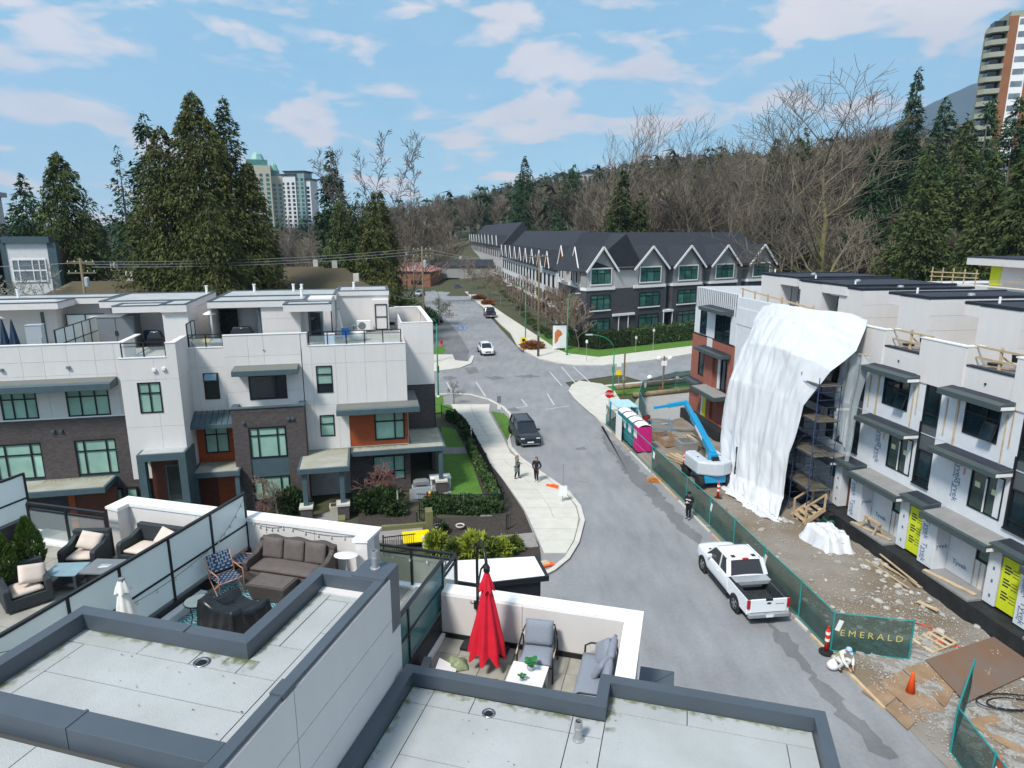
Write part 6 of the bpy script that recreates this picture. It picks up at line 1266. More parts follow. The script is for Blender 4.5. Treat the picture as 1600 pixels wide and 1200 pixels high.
car('parked_car', 'pale silver car half hidden behind the hedge below the utility pole', 'car', (*gp(656,462)[:2],0), SZ+R_(-20), 'cross', M['cars'])
# ================================================================ people
def skinmesh(name, J, edges, m, par, lv=2, root=0):
    names = list(J); me = bpy.data.meshes.new(name); me.from_pydata([J[k][0] for k in names], [(names.index(a), names.index(b)) for a, b in edges], []); me.materials.append(m)
    o = bpy.data.objects.new(name, me); COL.objects.link(o); o.parent = par
    o.modifiers.new('skin', 'SKIN'); 
    for i, k in enumerate(names):
        r = J[k][1]; d = me.skin_vertices[0].data[i]; d.radius = r if isinstance(r, tuple) else (r, r); d.use_root = (i == root)
    s = o.modifiers.new('sub', 'SUBSURF'); s.levels = lv; s.render_levels = lv; me.polygons.foreach_set('use_smooth', [True]*len(me.polygons))
    dg = bpy.context.evaluated_depsgraph_get(); me2 = bpy.data.meshes.new_from_object(o.evaluated_get(dg)); o.modifiers.clear(); o.data = me2
    me2.polygons.foreach_set('use_smooth', [True]*len(me2.polygons)); return o
def person(label, loc, rz, P, top, bottom, hairm, hair=1, shoes=None, coat=False, extra=None, hat=None):
    """P: joint positions in metres, facing -y"""
    t = E('person', label, 'person', loc, rz)
    J = {}; Ed = []
    def j(k, p, r): J[k] = (p, r)
    j('pelvis', P['pelvis'], (.15,.11)); j('waist', P['waist'], (.13,.10)); j('chest', P['chest'], (.165,.115)); j('neckb', P['neckb'], (.07,.07)); j('neck', P['neck'], .052); j('head', P['head'], (.082,.10)); j('crown', P['crown'], (.07,.08))
    Ed += [('pelvis','waist'),('waist','chest'),('chest','neckb'),('neckb','neck'),('neck','head'),('head','crown')]
    for s in 'LR':
        j('sh'+s, P['sh'+s], .065); j('el'+s, P['el'+s], .045); j('wr'+s, P['wr'+s], .03); Ed += [('chest','sh'+s),('sh'+s,'el'+s),('el'+s,'wr'+s)]
        j('hip'+s, P['hip'+s], .095); j('kn'+s, P['kn'+s], .062); j('an'+s, P['an'+s], .042); j('toe'+s, P['toe'+s], .035); Ed += [('pelvis','hip'+s),('hip'+s,'kn'+s),('kn'+s,'an'+s),('an'+s,'toe'+s)]
        w_ = Vector(P['wr'+s]); d = (w_-Vector(P['el'+s])).normalized(); sd = d.cross(Vector((0,1,.2))).normalized(); pm = w_+d*.07; j('palm'+s, tuple(pm), (.036,.018)); Ed.append(('wr'+s,'palm'+s))
        for q in range(4):
            o = pm+sd*(.026*(q-1.5)/1.5); L_ = (.065,.08,.075,.055)[q]; a = o+d*.03; bq = o+d*(.03+L_)+Vector((0,-.02,0)); j(f'f{q}a'+s, tuple(a), .010); j(f'f{q}b'+s, tuple(bq), .008); Ed += [('palm'+s,f'f{q}a'+s),(f'f{q}a'+s,f'f{q}b'+s)]
        th = w_+d*.03+sd*(.04 if s == 'L' else -.04)+Vector((0,-.015,0)); j('th'+s, tuple(th), .011); Ed.append(('wr'+s,'th'+s))
    body = skinmesh('body', J, Ed, M['skin'], t)
    h = Vector(P['head']); fw = Vector(P.get('face', (0,-1,0))).normalized(); rt = fw.cross(Vector((0,0,1))).normalized()
    MB().tube([tuple(h+fw*.085+Vector((0,0,.02))), tuple(h+fw*.115+Vector((0,0,-.02)))], [.010,.018], 6).build('nose', M['skin'], t, smooth=True)
    for s in (-1,1):
        MB().lathe([(0,-.012),(.012,0),(0,.012)], 8, tuple(h+fw*.088+rt*.032*s+Vector((0,0,.03)))).build('eye', M['ink'], t, smooth=True); MB().lathe([(0,-.03),(.018,0),(0,.03)], 8, tuple(h+rt*.088*s)).build('ear', M['skin'], t, smooth=True)
    MB().bar(tuple(h+fw*.09+rt*.025+Vector((0,0,-.05))), tuple(h+fw*.09-rt*.025+Vector((0,0,-.05))), .008,.008).build('mouth', M['lip'], t)
    def cloth(nm, ks, es, m, g): return skinmesh(nm, {k: (J[k][0] if k in J else P[k], tuple(a+g for a in (J[k][1] if isinstance(J[k][1], tuple) else (J[k][1],)*2))) for k in ks}, es, m, t)
    tk = ['waist','chest','neckb','shL','elL','wrL','shR','elR','wrR','pelvis']; te = [('waist','chest'),('chest','neckb'),('chest','shL'),('shL','elL'),('elL','wrL'),('chest','shR'),('shR','elR'),('elR','wrR'),('waist','pelvis')]
    cloth('jacket', tk, te, top, .022)
    if coat:
        c0 = Vector(P['pelvis']); b = MB(); b.grid(lambda u, v: (c0.x+(.19+.05*v)*math.cos(2*PI*u), c0.y+(.15+.04*v)*math.sin(2*PI*u), c0.z+.06-.42*v), 20, 4); b.build('coat_skirt', top, t, smooth=True, fix=False)
    lk = ['pelvis','hipL','knL','anL','hipR','knR','anR']; cloth('trousers', lk, [('pelvis','hipL'),('hipL','knL'),('knL','anL'),('pelvis','hipR'),('hipR','knR'),('knR','anR')], bottom, .018)
    for s in 'LR':
        a, c = Vector(P['an'+s]), Vector(P['toe'+s]); d = c-a; skinmesh('shoe', {'a': (tuple(a-Vector((d.x,d.y,0))*.3+Vector((0,0,-.04))), .045), 'b': (tuple((a+c)/2+Vector((0,0,-.015))), .05), 'c': (tuple(c+Vector((d.x,d.y,0))*.2), .042)}, [('a','b'),('b','c')], shoes or M['cblack'], t, 1)
    if hat:
        k = MB(); k.X = Matrix.Translation(tuple(h+Vector((0,0,.05)))); k.lathe([(.125,0),(.12,.04),(.09,.10),(.03,.125),(0,.127)], 16); o = k.build('hat', hat, t, smooth=True); MB().add([tuple(h+fw*.1+rt*.09+Vector((0,0,.06))),tuple(h+fw*.2+rt*.05+Vector((0,0,.045))),tuple(h+fw*.2-rt*.05+Vector((0,0,.045))),tuple(h+fw*.1-rt*.09+Vector((0,0,.06)))],[(0,1,2,3)]).build('brim', hat, o)
    elif hair:
        b = MB(); up = Vector((0,0,1)); 
        def g(u, v):
            a = 2*PI*u; th = v*1.75; d = (rt*math.cos(a)+fw*math.sin(a))*math.sin(th)+up*math.cos(th); front = d.dot(fw)
            r = .112 if th < 1.3 else .108; p = h+Vector((0,0,.035))+d*r
            if front > .35 and th > .95: p = h+Vector((0,0,.035))+((rt*math.cos(a)+fw*math.sin(a))*math.sin(.95)+up*math.cos(.95))*r
            return tuple(p)
        b.grid(g, 20, 8); b.build('hair', hairm, t, smooth=True, fix=False)
        if hair > 1: MB().tube([tuple(h-fw*.09+Vector((0,0,.03))),tuple(h-fw*.12+Vector((0,0,-.12))),tuple(h-fw*.10+Vector((0,0,-.26)))],[.085,.085,.04],10).build('long_hair', hairm, t, smooth=True)
    return t
M['lip'] = mat('lips', (.35,.10,.09), .5)
def stand(h=1.75, step=.12, arms='down'):
    k = h/1.75; P = dict(pelvis=(0,0,.95),waist=(0,0,1.12),chest=(0,.0,1.34),neckb=(0,0,1.49),neck=(0,-.01,1.54),head=(0,-.03,1.64),crown=(0,-.02,1.71))
    for s, x in (('L',1),('R',-1)):
        P['sh'+s] = (.19*x,0,1.42); P['hip'+s] = (.09*x,0,.90); P['kn'+s] = (.10*x,-.03-step*x*.6,.50); P['an'+s] = (.10*x,.02-step*x,.09); P['toe'+s] = (.11*x,-.12-step*x,.04)
        if arms == 'down': P['el'+s] = (.25*x,.05+.05*x,1.14); P['wr'+s] = (.25*x,-.05+.1*x,.90)
        elif arms == 'front': P['el'+s] = (.25*x,.02,1.15); P['wr'+s] = (.08*x,-.26,1.16)
        elif arms == 'pocket': P['el'+s] = (.30*x,.08,1.14); P['wr'+s] = (.21*x,-.04,.95)
    return {q: tuple(c*k for c in p) for q, p in P.items()}
M['ginger'] = mat('ginger_hair', (.30,.14,.08), .7)
p1 = gp(808,750); p2 = gp(838,755); p3 = gp(1075,811); p4 = gp(1314,1046)
person('pedestrian in a long sage coat and dark leggings walking on the left pavement', (*p1[:2],.12), R_(75), stand(1.70,.12,'front'), M['cgreen'], M['cblack'], M['ginger'], 2, coat=True)
person('pedestrian all in black standing on the left kerb', (*p2[:2],.13), R_(-20), stand(1.78,.08,'pocket'), M['cblack'], M['cblack'], M['hair'], 2, shoes=M['cwhite'])
o = person('person in black clothes and cap holding a phone beside the site fence', (*p3[:2],.0), R_(-35), stand(1.75,.06,'front'), M['cblack'], M['cblack'], M['hair'], 1, hat=M['cblack'])
MB().box(-.16,.16,-.155,-.135,1.27,1.33).build('shirt_print', M['cwhite'], o); MB().box(-.04,.04,-.36,-.345,1.14,1.26).build('phone', M['white'], o)
C_ = dict(pelvis=(0,.18,.40),waist=(0,.12,.56),chest=(0,-.04,.76),neckb=(0,-.14,.88),neck=(0,-.18,.91),head=(0,-.25,.96),crown=(0,-.27,1.04),face=(0,-1,-.5))
for s, x in (('L',1),('R',-1)):
    C_['sh'+s] = (.19*x,-.08,.82); C_['el'+s] = (.24*x,-.28,.58); C_['wr'+s] = (.12*x,-.42,.38); C_['hip'+s] = (.10*x,.16,.38); C_['kn'+s] = (.20*x,-.24,.48); C_['an'+s] = (.16*x,-.02,.09); C_['toe'+s] = (.18*x,-.18,.04)
o = person('crouching worker in white with pale blue cap before the green banner', (*p4[:2],.03), R_(20), C_, M['cwhite'], M['cwhite'], M['hair'], 1, hat=mat('pale_blue_cap',(.35,.48,.60),.7))
b = MB(); b.grid(lambda u, v: (.20*math.cos(PI*u), .10*math.sin(PI*u)-.02+.16*(1-v), .50+.32*v), 12, 4); b.build('vest', M['hivis'], o, smooth=True, fix=False)
t = E('bag', 'white plastic bag on the ground beside the crouching worker', 'bag', (*gp(1300,1046)[:2],.04)); b = MB(); b.lathe([(.05,0),(.2,.06),(.22,.2),(.12,.34),(.05,.40)], 12); b.build('sack', M['white'], t, smooth=True); MB().tube([(0,0,.4),(.03,.02,.46)], .03, 6).build('handle', M['white'], t)
# ================================================================ boom lift, toilets and clutter on the site
t = E('boom_lift', 'sky blue telescopic boom lift with pale counterweight beside the white tarpaulin', 'boom lift', rw(-8.6,-5.6,.06), RZ)
MB().box(-1.5,1.5,-.75,.75,.45,.95).build('chassis', M['sky_blue'], t, bevel=.05)
for x in (-1.15,1.15):
    for y in (-.95,.95):
        k = MB(); k.X = Matrix.Translation((x,y,.48)) @ Matrix.Rotation(PI/2,4,'X'); k.lathe([(.25,-.17),(.44,-.17),(.48,-.1),(.48,.1),(.44,.17),(.25,.17)], 18); o = k.build('wheel', M['tyre'], t); k = MB(); k.X = Matrix.Translation((x,y,.48)) @ Matrix.Rotation(PI/2,4,'X'); k.lathe([(.24,-.12),(.24,.12)], 12); k.build('rim', M['sky_blue'], o)
MB().lathe([(.7,.95),(.7,1.1)], 20).build('turntable', M['black'], t)
hood = [(1.55,-.55),(1.75,-.1),(1.75,.4),(1.4,1.15),(-.9,1.2),(-1.2,.95),(-1.2,.42),(.9,.40),(.9,-.30),(-1.2,-.32),(-1.2,-1.0),(-.9,-1.25),(1.2,-1.2)]
b = MB(); b.prism(hood, 1.0, 1.95); b.build('counterweight', M['palegrey'] if 'palegrey' in M else M['white'], t, bevel=.12)
for x, y in ((.2,.85),(-.5,.8),(.3,-.8),(1.3,.3)): MB().lathe([(.07,0),(.07,.02)], 10, (x,y,1.95)).build('fuel_cap', M['black'], t)
MB().box(.6,1.1,-.25,.3,1.1,2.35).build('boom_pivot', M['sky_blue'], t); MB().box(1.1,1.3,-.2,.25,1.1,2.2).build('pivot_shield', M['black'], t)
pe = Vector((-9.9, 2.6, 2.9)); p0 = Vector((.85,.02,2.25))
MB().bar(p0, p0.lerp(pe,.72), .42,.50).build('boom', M['sky_blue'], t, bevel=.02); MB().bar(p0.lerp(pe,.6), pe, .32,.38).build('inner_boom', M['sky_blue'], t, bevel=.02)
MB().bar(p0.lerp(pe,.25)+Vector((0,-.26,.05)), p0.lerp(pe,.5)+Vector((0,-.26,.05)), .02,.22).build('boom_print', M['white'], t)
MB().bar(pe+Vector((.2,0,.2)), pe+Vector((-.4,-1.5,-.2)), .34,.34).build('jib_head', M['sky_blue'], t, bevel=.03); MB().bar(pe+Vector((-.4,-1.4,-.2)), pe+Vector((-.6,-2.6,-.4)), .2,.2).build('jib', M['sky_blue'], t); MB().bar(p0.lerp(pe,.15)+Vector((0,0,-.4)), p0.lerp(pe,.45)+Vector((0,0,-.3)), .14,.14).build('lift_cylinder', M['black'], t)
kx = pe+Vector((-.5,-2.0,-2.6)); b = MB()
for x in (-.4,.4):
    for y in (-.9,.9): b.tube([tuple(kx+Vector((x,y,0))),tuple(kx+Vector((x,y,1.1)))], .025, 5)
for z in (0,.55,1.1): b.tube([tuple(kx+Vector((a,c,z))) for a,c in ((-.4,-.9),(.4,-.9),(.4,.9),(-.4,.9),(-.4,-.9))], .025, 5)
o = b.build('basket', M['sky_blue'], t); MB().box(kx.x-.4,kx.x+.4,kx.y-.9,kx.y+.9,kx.z-.04,kx.z).build('basket_floor', M['black'], o)
def toilet(x, y, m, label, door=True):
    t = E('portable_toilet', label, 'toilet', rw(x,y,.05), RZ); MB().box(-.56,.56,-.56,.56,.1,2.1).build('cabin', m, t, bevel=.03)
    b = MB(); b.grid(lambda u, v: ((u-.5)*1.16, (v-.5)*1.16, 2.1+.24*(1-(2*v-1)**2)**.7*(.9+.1*math.sin(u*3))), 8, 12); b.build('roof', M['white'], t, smooth=True, fix=False).modifiers.new('s','SOLIDIFY').thickness = .03
    MB().lathe([(.05,2.25),(.05,2.6)], 8, (.35,.35,0)).build('vent_pipe', M['black'], t); d = MB().box(-.45,.45,-.59,-.56,.15,2.05).build('door', m, t, bevel=.01); MB().box(-.4,.35,-.60,-.59,1.15,1.75).build('door_sign', M['white'], d); MB().box(-.42,-.36,-.62,-.59,1.0,1.12).build('latch', M['black'], d); MB().box(-.58,.58,-.6,.58,0,.12).build('skid', M['black'], t)
toilet(-15.6,-7.75,M['magenta'],'magenta portable toilet nearest in the row along the fence'); toilet(-17.0,-7.75,M['tealp'],'teal portable toilet second in the row with white door notice'); toilet(-18.4,-7.75,M['tealp'],'teal portable toilet third in the row, mostly behind a white panel'); toilet(-19.8,-7.75,M['tealp'],'teal portable toilet fourth in the row beside the blue slatted roof')
a = rw(-18.9,-8.66); o = MB().box(-.75,.75,-.02,.02,.1,2.1).build('board', M['white'], None); o.location = (a[0],a[1],0); o.rotation_euler = (0,0,RZ); o.name = 'white_board'; tag(o, 'plain white board hung on the fence before the toilets', 'board')
t = E('site_shelter', 'shelter with pale blue slatted roof at the far end of the toilets', 'shelter', rw(-22.0,-7.3,.0), RZ)
for i in range(9): MB().box(-1.3+i*.29,-1.05+i*.29,-.9,.9,2.2,2.28).build('roof_slat', mat('pale_blue_roof',(.42,.62,.68),.5) if i == 0 else bpy.data.materials['pale_blue_roof'], t)
for x in (-1.2,1.2):
    for y in (-.8,.8): MB().box(x-.06,x+.06,y-.06,y+.06,0,2.2).build('post', M['sky_blue'], t)
MB().box(-1.15,1.15,.76,.80,.1,2.1).build('back_panel', M['tealp'], t)
def cone(x, y, label, h=.75, m=None, group=None):
    t = E('traffic_cone', label, 'cone', rw(x,y,.06), RZ, group); MB().lathe([(.17,.04),(.05,h*.92),(.035,h),(0,h)], 16).build('cone_body', m or M['orange'], t, smooth=True); MB().box(-.24,.24,-.24,.24,0,.05).build('base', m or M['orange'], t, bevel=.02)
    return t
def post(x, y, label):
    t = E('delineator_post', label, 'post', rw(x,y,.05), RZ); MB().lathe([(.09,.08),(.08,1.05),(.03,1.12),(.03,1.2),(.05,1.22),(0,1.24)], 12).build('tube', M['redp'], t, smooth=True); MB().lathe([(.28,0),(.28,.07),(.1,.1)], 14).build('base', M['tyre'], t)
    for z in (.55,.85): MB().lathe([(.094,z),(.092,z+.12)], 12).build('reflective_band', M['white'], t)
M['redp'] = mat('red_orange_plastic', (.62,.03,.012), .5)
cone(12.99,-7.2,'bright orange traffic cone standing on the plywood sheets',.9)
t = E('traffic_cone', 'orange cone peeping over the lower right green fence', 'cone', gp(1562,1190,.6)[:2]+(.05,)); MB().lathe([(.17,.04),(.05,.7),(.035,.75),(0,.75)], 16).build('cone_body', M['orange'], t); MB().box(-.24,.24,-.24,.24,0,.05).build('base', M['orange'], t)
post(10.25,-8.85,'red and white delineator post beside the green banner'); post(-5.6,-6.1,'red and white delineator post at the foot of the tarpaulin'); post(-11.6,-5.9,'red and white delineator post behind the fence left of the lift')
q = gp(1023,751); t = E('leaf_heap', 'small heap of orange leaves at the street edge below the lift', 'leaf heap', (*q[:2],0)); b = MB(); rs = np.random.RandomState(4)
for i in range(160):
    a, r = rs.rand()*6.28, rs.rand()**.7*.55; x, y, z = r*math.cos(a), r*math.sin(a), .02+.16*(1-r/.6)*rs.rand(); s = .07; b.add([(x-s,y,z),(x+s,y-s*.5,z+.03),(x,y+s,z+.02)], [(0,1,2)])
o = b.build('leaves', M['orleaf'] if 'orleaf' in M else M['orange'], t, fix=False); o['kind'] = 'stuff'
t = E('warning_sign_boards', 'folded orange warning boards lying on the kerb behind the pedestrian in black', 'boards', (*gp(868,764)[:2],.14), R_(-35)); MB().box(-.7,.4,-.15,.12,0,.05).build('board', M['orange'], t); MB().box(-.4,.8,-.05,.2,.05,.09).build('board', M['orange'], t)
q = gp(850,887); t = E('warning_sign_boards', 'orange and white boards lying at the near kerb end beside the white canopy', 'boards', (*q[:2],.14), .4); MB().box(-.5,.5,-.2,.1,0,.06).build('board', M['orange'], t); MB().box(-.4,.3,-.1,.3,.06,.1).build('board', M['lumber'], t)
# sheet coverings at the gate
M['ply'] = mat('weathered_plywood', (.22,.135,.075), .9, .4, 1.2, .3, 20, col2=(.34,.235,.15), detail=9, rnd=.1)
M['steel'] = mat('rusty_steel_plate', (.165,.135,.12), .6, .4, .7, .25, 12, col2=(.20,.105,.055), detail=9)
def sheet(name, px, z, th, m, label, cat, group=None):
    P = [gp(*p)[:2] for p in px]; c = (sum(p[0] for p in P)/len(P), sum(p[1] for p in P)/len(P)); Q = [(p[0]-c[0], p[1]-c[1]) for p in P]
    if sum(Q[i][0]*Q[(i+1)%len(Q)][1]-Q[(i+1)%len(Q)][0]*Q[i][1] for i in range(len(Q))) < 0: Q = Q[::-1]
    o = MB().prism(Q, 0, th).build(name, m, None, bevel=.008); o.location = (*c, z); tag(o, label, cat, group); return o
sheet('steel_plate', [(1445,1038),(1600,985),(1760,1000),(1760,1060),(1600,1062),(1508,1106)], .19, .03, M['steel'], 'large rusty steel road plate at the right edge beyond the plywood', 'steel plate')
sheet('plywood_sheet', [(1346,1082),(1378,1060),(1400,1092),(1381,1108)], .05, .03, M['ply'], 'small plywood piece at the left corner of the gate', 'plywood')
sheet('plywood_sheet', [(1373,1068),(1408,1052),(1476,1113),(1442,1132)], .085, .03, M['ply'], 'plywood sheet carrying the orange cone', 'plywood')
sheet('plywood_sheet', [(1409,1050),(1444,1040),(1493,1078),(1476,1110)], .12, .03, M['ply'], 'plywood sheet next to the rusty steel plate', 'plywood')
sheet('plywood_sheet', [(1383,1109),(1401,1096),(1432,1128),(1418,1143)], .05, .03, M['ply'], 'ragged plywood piece nearest the street', 'plywood')
sheet('plywood_sheet', [(1506,1129),(1556,1121),(1610,1190),(1560,1165)], .10, .03, M['ply'], 'plywood sheet behind the lower right green fence', 'plywood')
t = E('pallet', 'broken wooden pallet lying beside the green banner', 'pallet', (*gp(1458,1008)[:2],.10), R_(25))
for i in range(3): MB().box(-.7,.7,-.5+i*.46,-.42+i*.46,0,.09).build('runner', M['lumber'], t)
for i in range(5): MB().box(-.7+i*.32,-.56+i*.32,-.52,.52,.09,.115).build('slat', M['lumber'], t)
t.rotation_euler = (0,R_(-6),R_(20))
t = E('covered_stack', 'building material stack wrapped in crumpled white plastic', 'covered stack', rw(1.5,-3.1,.1), RZ)
b = MB(); b.grid(lambda u, v: ((u-.5)*2.6*(1+.05*math.sin(v*17)), (v-.5)*1.9*(1+.06*math.sin(u*13)), max(0,.95*min(1,(1-abs(2*u-1))*3.2)*min(1,(1-abs(2*v-1))*3.0)+.14*mnoise.noise((u*5,v*5,1))+.08*mnoise.noise((u*11,v*11,4))+.04*mnoise.noise((u*23,v*23,7)))), 44, 36); b.build('wrapping', M['wrap'], t, smooth=True, fix=False); MB().box(-1.0,1.0,-.7,.7,0,.6).build('load', M['conc'], t)
t = E('timber_stairs', 'raw timber steps with handrails at the doorway right of the scaffold', 'stairs', rw(-1.6,-2.0,.1), RZ)
for i in range(4): MB().box(-.6,.6,-.9+i*.3,-.6+i*.3,.2+i*.22,.25+i*.22).build('tread', M['lumber'], t)
for x in (-.62,.62):
    MB().bar((x,-.95,.1),(x,.35,.98),.05,.28).build('stringer', M['lumber'], t)
    for y, z in ((-.85,.15),(.3,.9)): MB().box(x-.045,x+.045,y-.045,y+.045,z-.1,z+1.0).build('rail_post', M['lumber'], t)
    MB().bar((x,-.9,1.15),(x,.35,1.9),.05,.10).build('handrail', M['lumber'], t)
t = E('compressor', 'small dark green compressor with wheels beside the timber steps', 'compressor', rw(-.4,-1.75,.1), RZ); k = MB(); k.X = Matrix.Translation((0,0,.45)) @ Matrix.Rotation(PI/2,4,'Y'); k.lathe([(.1,-.42),(.22,-.36),(.22,.36),(.1,.42)], 14); k.build('tank', mat('dark_green_paint',(.01,.07,.06),.4), t, smooth=True); MB().box(-.2,.25,-.18,.18,.62,.95).build('motor', M['black'], t, bevel=.03)
for y in (-.28,.28): k = MB(); k.X = Matrix.Translation((-.25,y,.18)) @ Matrix.Rotation(PI/2,4,'X'); k.lathe([(.08,-.04),(.18,-.04),(.18,.04),(.08,.04)], 12); k.build('wheel', M['tyre'], t)
t = E('sawhorse', 'raw timber trestle in the first porch recess', 'trestle', rw(2.0,-.85,1.0), RZ); MB().box(-.6,.6,-.1,.1,.6,.7).build('beam', M['lumber'], t)
for x in (-.5,.5):
    for y in (-.3,.3): MB().bar((x,y,0),(x,y*.2,.6),.06,.1).build('leg', M['lumber'], t)
def bundle(x, y, n, L_, label, rz, z=.1):
    t = E('timber_bundle', label, 'timber', rw(x,y,z), RZ+rz)
    for i in range(n): b = MB(); a = random.uniform(-.16,.16); xx = random.uniform(-.5,.5); zz = random.uniform(0,.35); b.bar((-L_/2,xx-a*L_*.5,zz),(L_/2,xx+a*L_*.5,zz+random.uniform(-.02,.05)),.09,.05); b.build('plank', M['lumber'], t, fix=False)
random.seed(12); bundle(-12.3,-5.6,16,3.2,'loose heap of raw timber lengths behind the lift boom',R_(20)); bundle(-17.0,-2.6,8,3.4,'dark planks piled against the brick end unit',R_(6)); bundle(5.0,-1.65,4,3.0,'few boards lying along the black foundation',R_(2))
t = E('skip_tray', 'low rusty mixing tray full of rubble behind the toilets', 'tray', rw(-17.4,-5.0,.06), RZ+.2)
MB().box(-1.2,1.2,-.8,.8,0,.05).build('floor', M['steel'], t)
for a in ((-1.2,1.2,-.8,-.74),(-1.2,1.2,.74,.8),(-1.2,-1.14,-.74,.74),(1.14,1.2,-.74,.74)): MB().box(*a,.05,.55).build('side', M['ply'], t)
t = E('excavated_block', 'square brown concrete chamber ring lying on the site', 'concrete ring', rw(-15.6,-4.1,.08), RZ)
for a in ((-.8,.8,-.7,-.55),(-.8,.8,.55,.7),(-.8,-.65,-.55,.55),(.65,.8,-.55,.55)): MB().box(*a,0,.7).build('side', M['concd'], t, bevel=.03)
t = E('oil_drum', 'dark red drum by the far site fence', 'drum', rw(-22.5,-4.9,.05), RZ); MB().lathe([(.29,0),(.29,.29),(.305,.3),(.29,.31),(.29,.58),(.305,.59),(.29,.6),(.29,.88),(0,.88)], 16).build('barrel', mat('dark_red_paint',(.22,.02,.02),.5), t); MB().lathe([(.25,.88),(.25,.885)],14).build('lid', M['black'], t)
t = E('concrete_barrier', 'pale plank-faced concrete form leaning by the tarpaulin', 'formwork', rw(-11.0,-2.6,.1), RZ); 
for i in range(4): MB().bar((-1.8,-.4+.28*i,.2+.25*i),(1.6,-.4+.28*i,.25+.25*i),.26,.05).build('plank', M['conc'], t)
random.seed(5); hz = gp(1580,1105); t = E('hose', 'black hose coiled on the gravel at the lower right', 'hose', (*hz[:2],.12)); MB().tube([(1.2*math.cos(a)*(.6+.05*a),.45*math.sin(a)*(.6+.05*a),.02+.01*a) for a in np.linspace(0,11,60)], .025, 6).build('pipe', M['black'], t, smooth=True); MB().tube([(-.4,-.1,.05),(-.75,-.25,.05)], .03, 6).build('end_fitting', M['galv'], t)
o = MB(); o.tube([rw(9.0+i*.25, -3.9+.4*math.sin(i*.9)+.08*i, dz(9.0+i*.25, -3.6)+.06) for i in range(14)], .03, 5); tag(o.build('cable', M['redp'], smooth=True), 'red cable trailing over the gravel past the pallet', 'cable')
o = MB(); o.tube([rw(-5.5+i*.3, -6.6+.25*math.sin(i*1.3), .12) for i in range(9)], .03, 5); tag(o.build('cable', M['redp'], smooth=True), 'red cable on the ground at the foot of the tarpaulin', 'cable')
# rocks
rocks = []
for v_ in range(4):
    rs = np.random.RandomState(20+v_); bm = bmesh.new(); bmesh.ops.create_icosphere(bm, subdivisions=2, radius=1)
    for p in bm.verts: p.co *= 1+.25*math.sin(p.co.x*3+v_)*math.cos(p.co.y*4+v_*2)+rs.uniform(-.06,.06); p.co.z *= .6
    me = bpy.data.meshes.new('rock'); bm.to_mesh(me); bm.free(); me.materials.append(M['rock'] if 'rock' in M else M.setdefault('rock', mat('pale_rock',(.38,.36,.33),.9,.2,3,.3,12,rnd=.3))); me.polygons.foreach_set('use_smooth',[True]*len(me.polygons)); rocks.append(me)
random.seed(21)
for i in range(150):
    if i < 40: x, y = random.gauss(7.2,1.6), random.gauss(-3.6,1.3)
    elif i < 90: x, y = random.uniform(-2,11), random.uniform(-7.6,-1.6)
    else: x, y = random.uniform(2,14), random.gauss(-2.2,.5)
    s = random.choice((.05,.06,.08,.08,.11,.14,.2)) ; o = bpy.data.objects.new('rock', random.choice(rocks)); COL.objects.link(o); o.location = rw(x,y,dz(x,y)+.03); o.scale = (s*random.uniform(.8,1.4),s,s); o.rotation_euler = (random.uniform(-.3,.3),random.uniform(-.3,.3),random.uniform(0,6)); tag(o, 'loose pale stone on the bare site ground', 'stone', 'loose stones on the site ground')
t = E('plank', 'single plank with stones beside the black foundation', 'plank'); MB().bar(rw(7.6,-2.5,.25),rw(8.5,-2.2,.3),.2,.05).build('board', M['lumber'], t)
for i in range(8):
    a = rw(-23+i*4.9+0, -8.72+.0, 0); o = MB().box(-2.3,2.3,-.06,.06,.0,.09).build('timber_edge', M['lumber'] if i % 2 else M['conc'], None); o.location = a; o.rotation_euler = (0,0,RZ); tag(o, 'pale timber edging along the foot of the site fence', 'edging', 'timber edging along the fence')
# ================================================================ grey gabled townhouses beyond the junction
TO = gp(914,538); TR = R_(32); TB = 1.2
def gable(par, xc, hw, zp, ze, y0, y1, wallm, win=None, soffit=None):
    """gable-fronted bay: front wall triangle, pitched roof running back, white barge boards"""
    MB().yprism([(xc-hw,ze),(xc+hw,ze),(xc,zp)], y0, y0+.25).build('gable_wall', wallm, par, fix=True)
    k = (zp-ze)/hw; e = .45
    for s in (-1,1):
        b = MB(); b.add([(xc,y0-.5,zp+.12),(xc+s*(hw+e),y0-.5,ze-e*k+.12),(xc+s*(hw+e),y1,ze-e*k+.12),(xc,y1,zp+.12),(xc,y0-.5,zp),(xc+s*(hw+e),y0-.5,ze-e*k),(xc+s*(hw+e),y1,ze-e*k),(xc,y1,zp)], [(0,1,2,3),(4,7,6,5),(0,4,5,1),(1,5,6,2),(2,6,7,3),(3,7,4,0)]); b.build('roof_slope', M['shingle'], par)
        MB().bar((xc,y0-.55,zp+.0),(xc+s*(hw+e+.02),y0-.55,ze-e*k+.0),.10,.34).build('barge_board', M['white'], par)
        if soffit: MB().add([(xc,y0-.45,zp-.02),(xc+s*(hw+e),y0-.45,ze-e*k-.02),(xc+s*(hw+e),y0,ze-e*k-.02),(xc,y0,zp-.02)],[(0,1,2,3)]).build('soffit', soffit, par)
M['osoffit'] = mat('orange_wood_soffit', (.42,.17,.05), .6, .1)
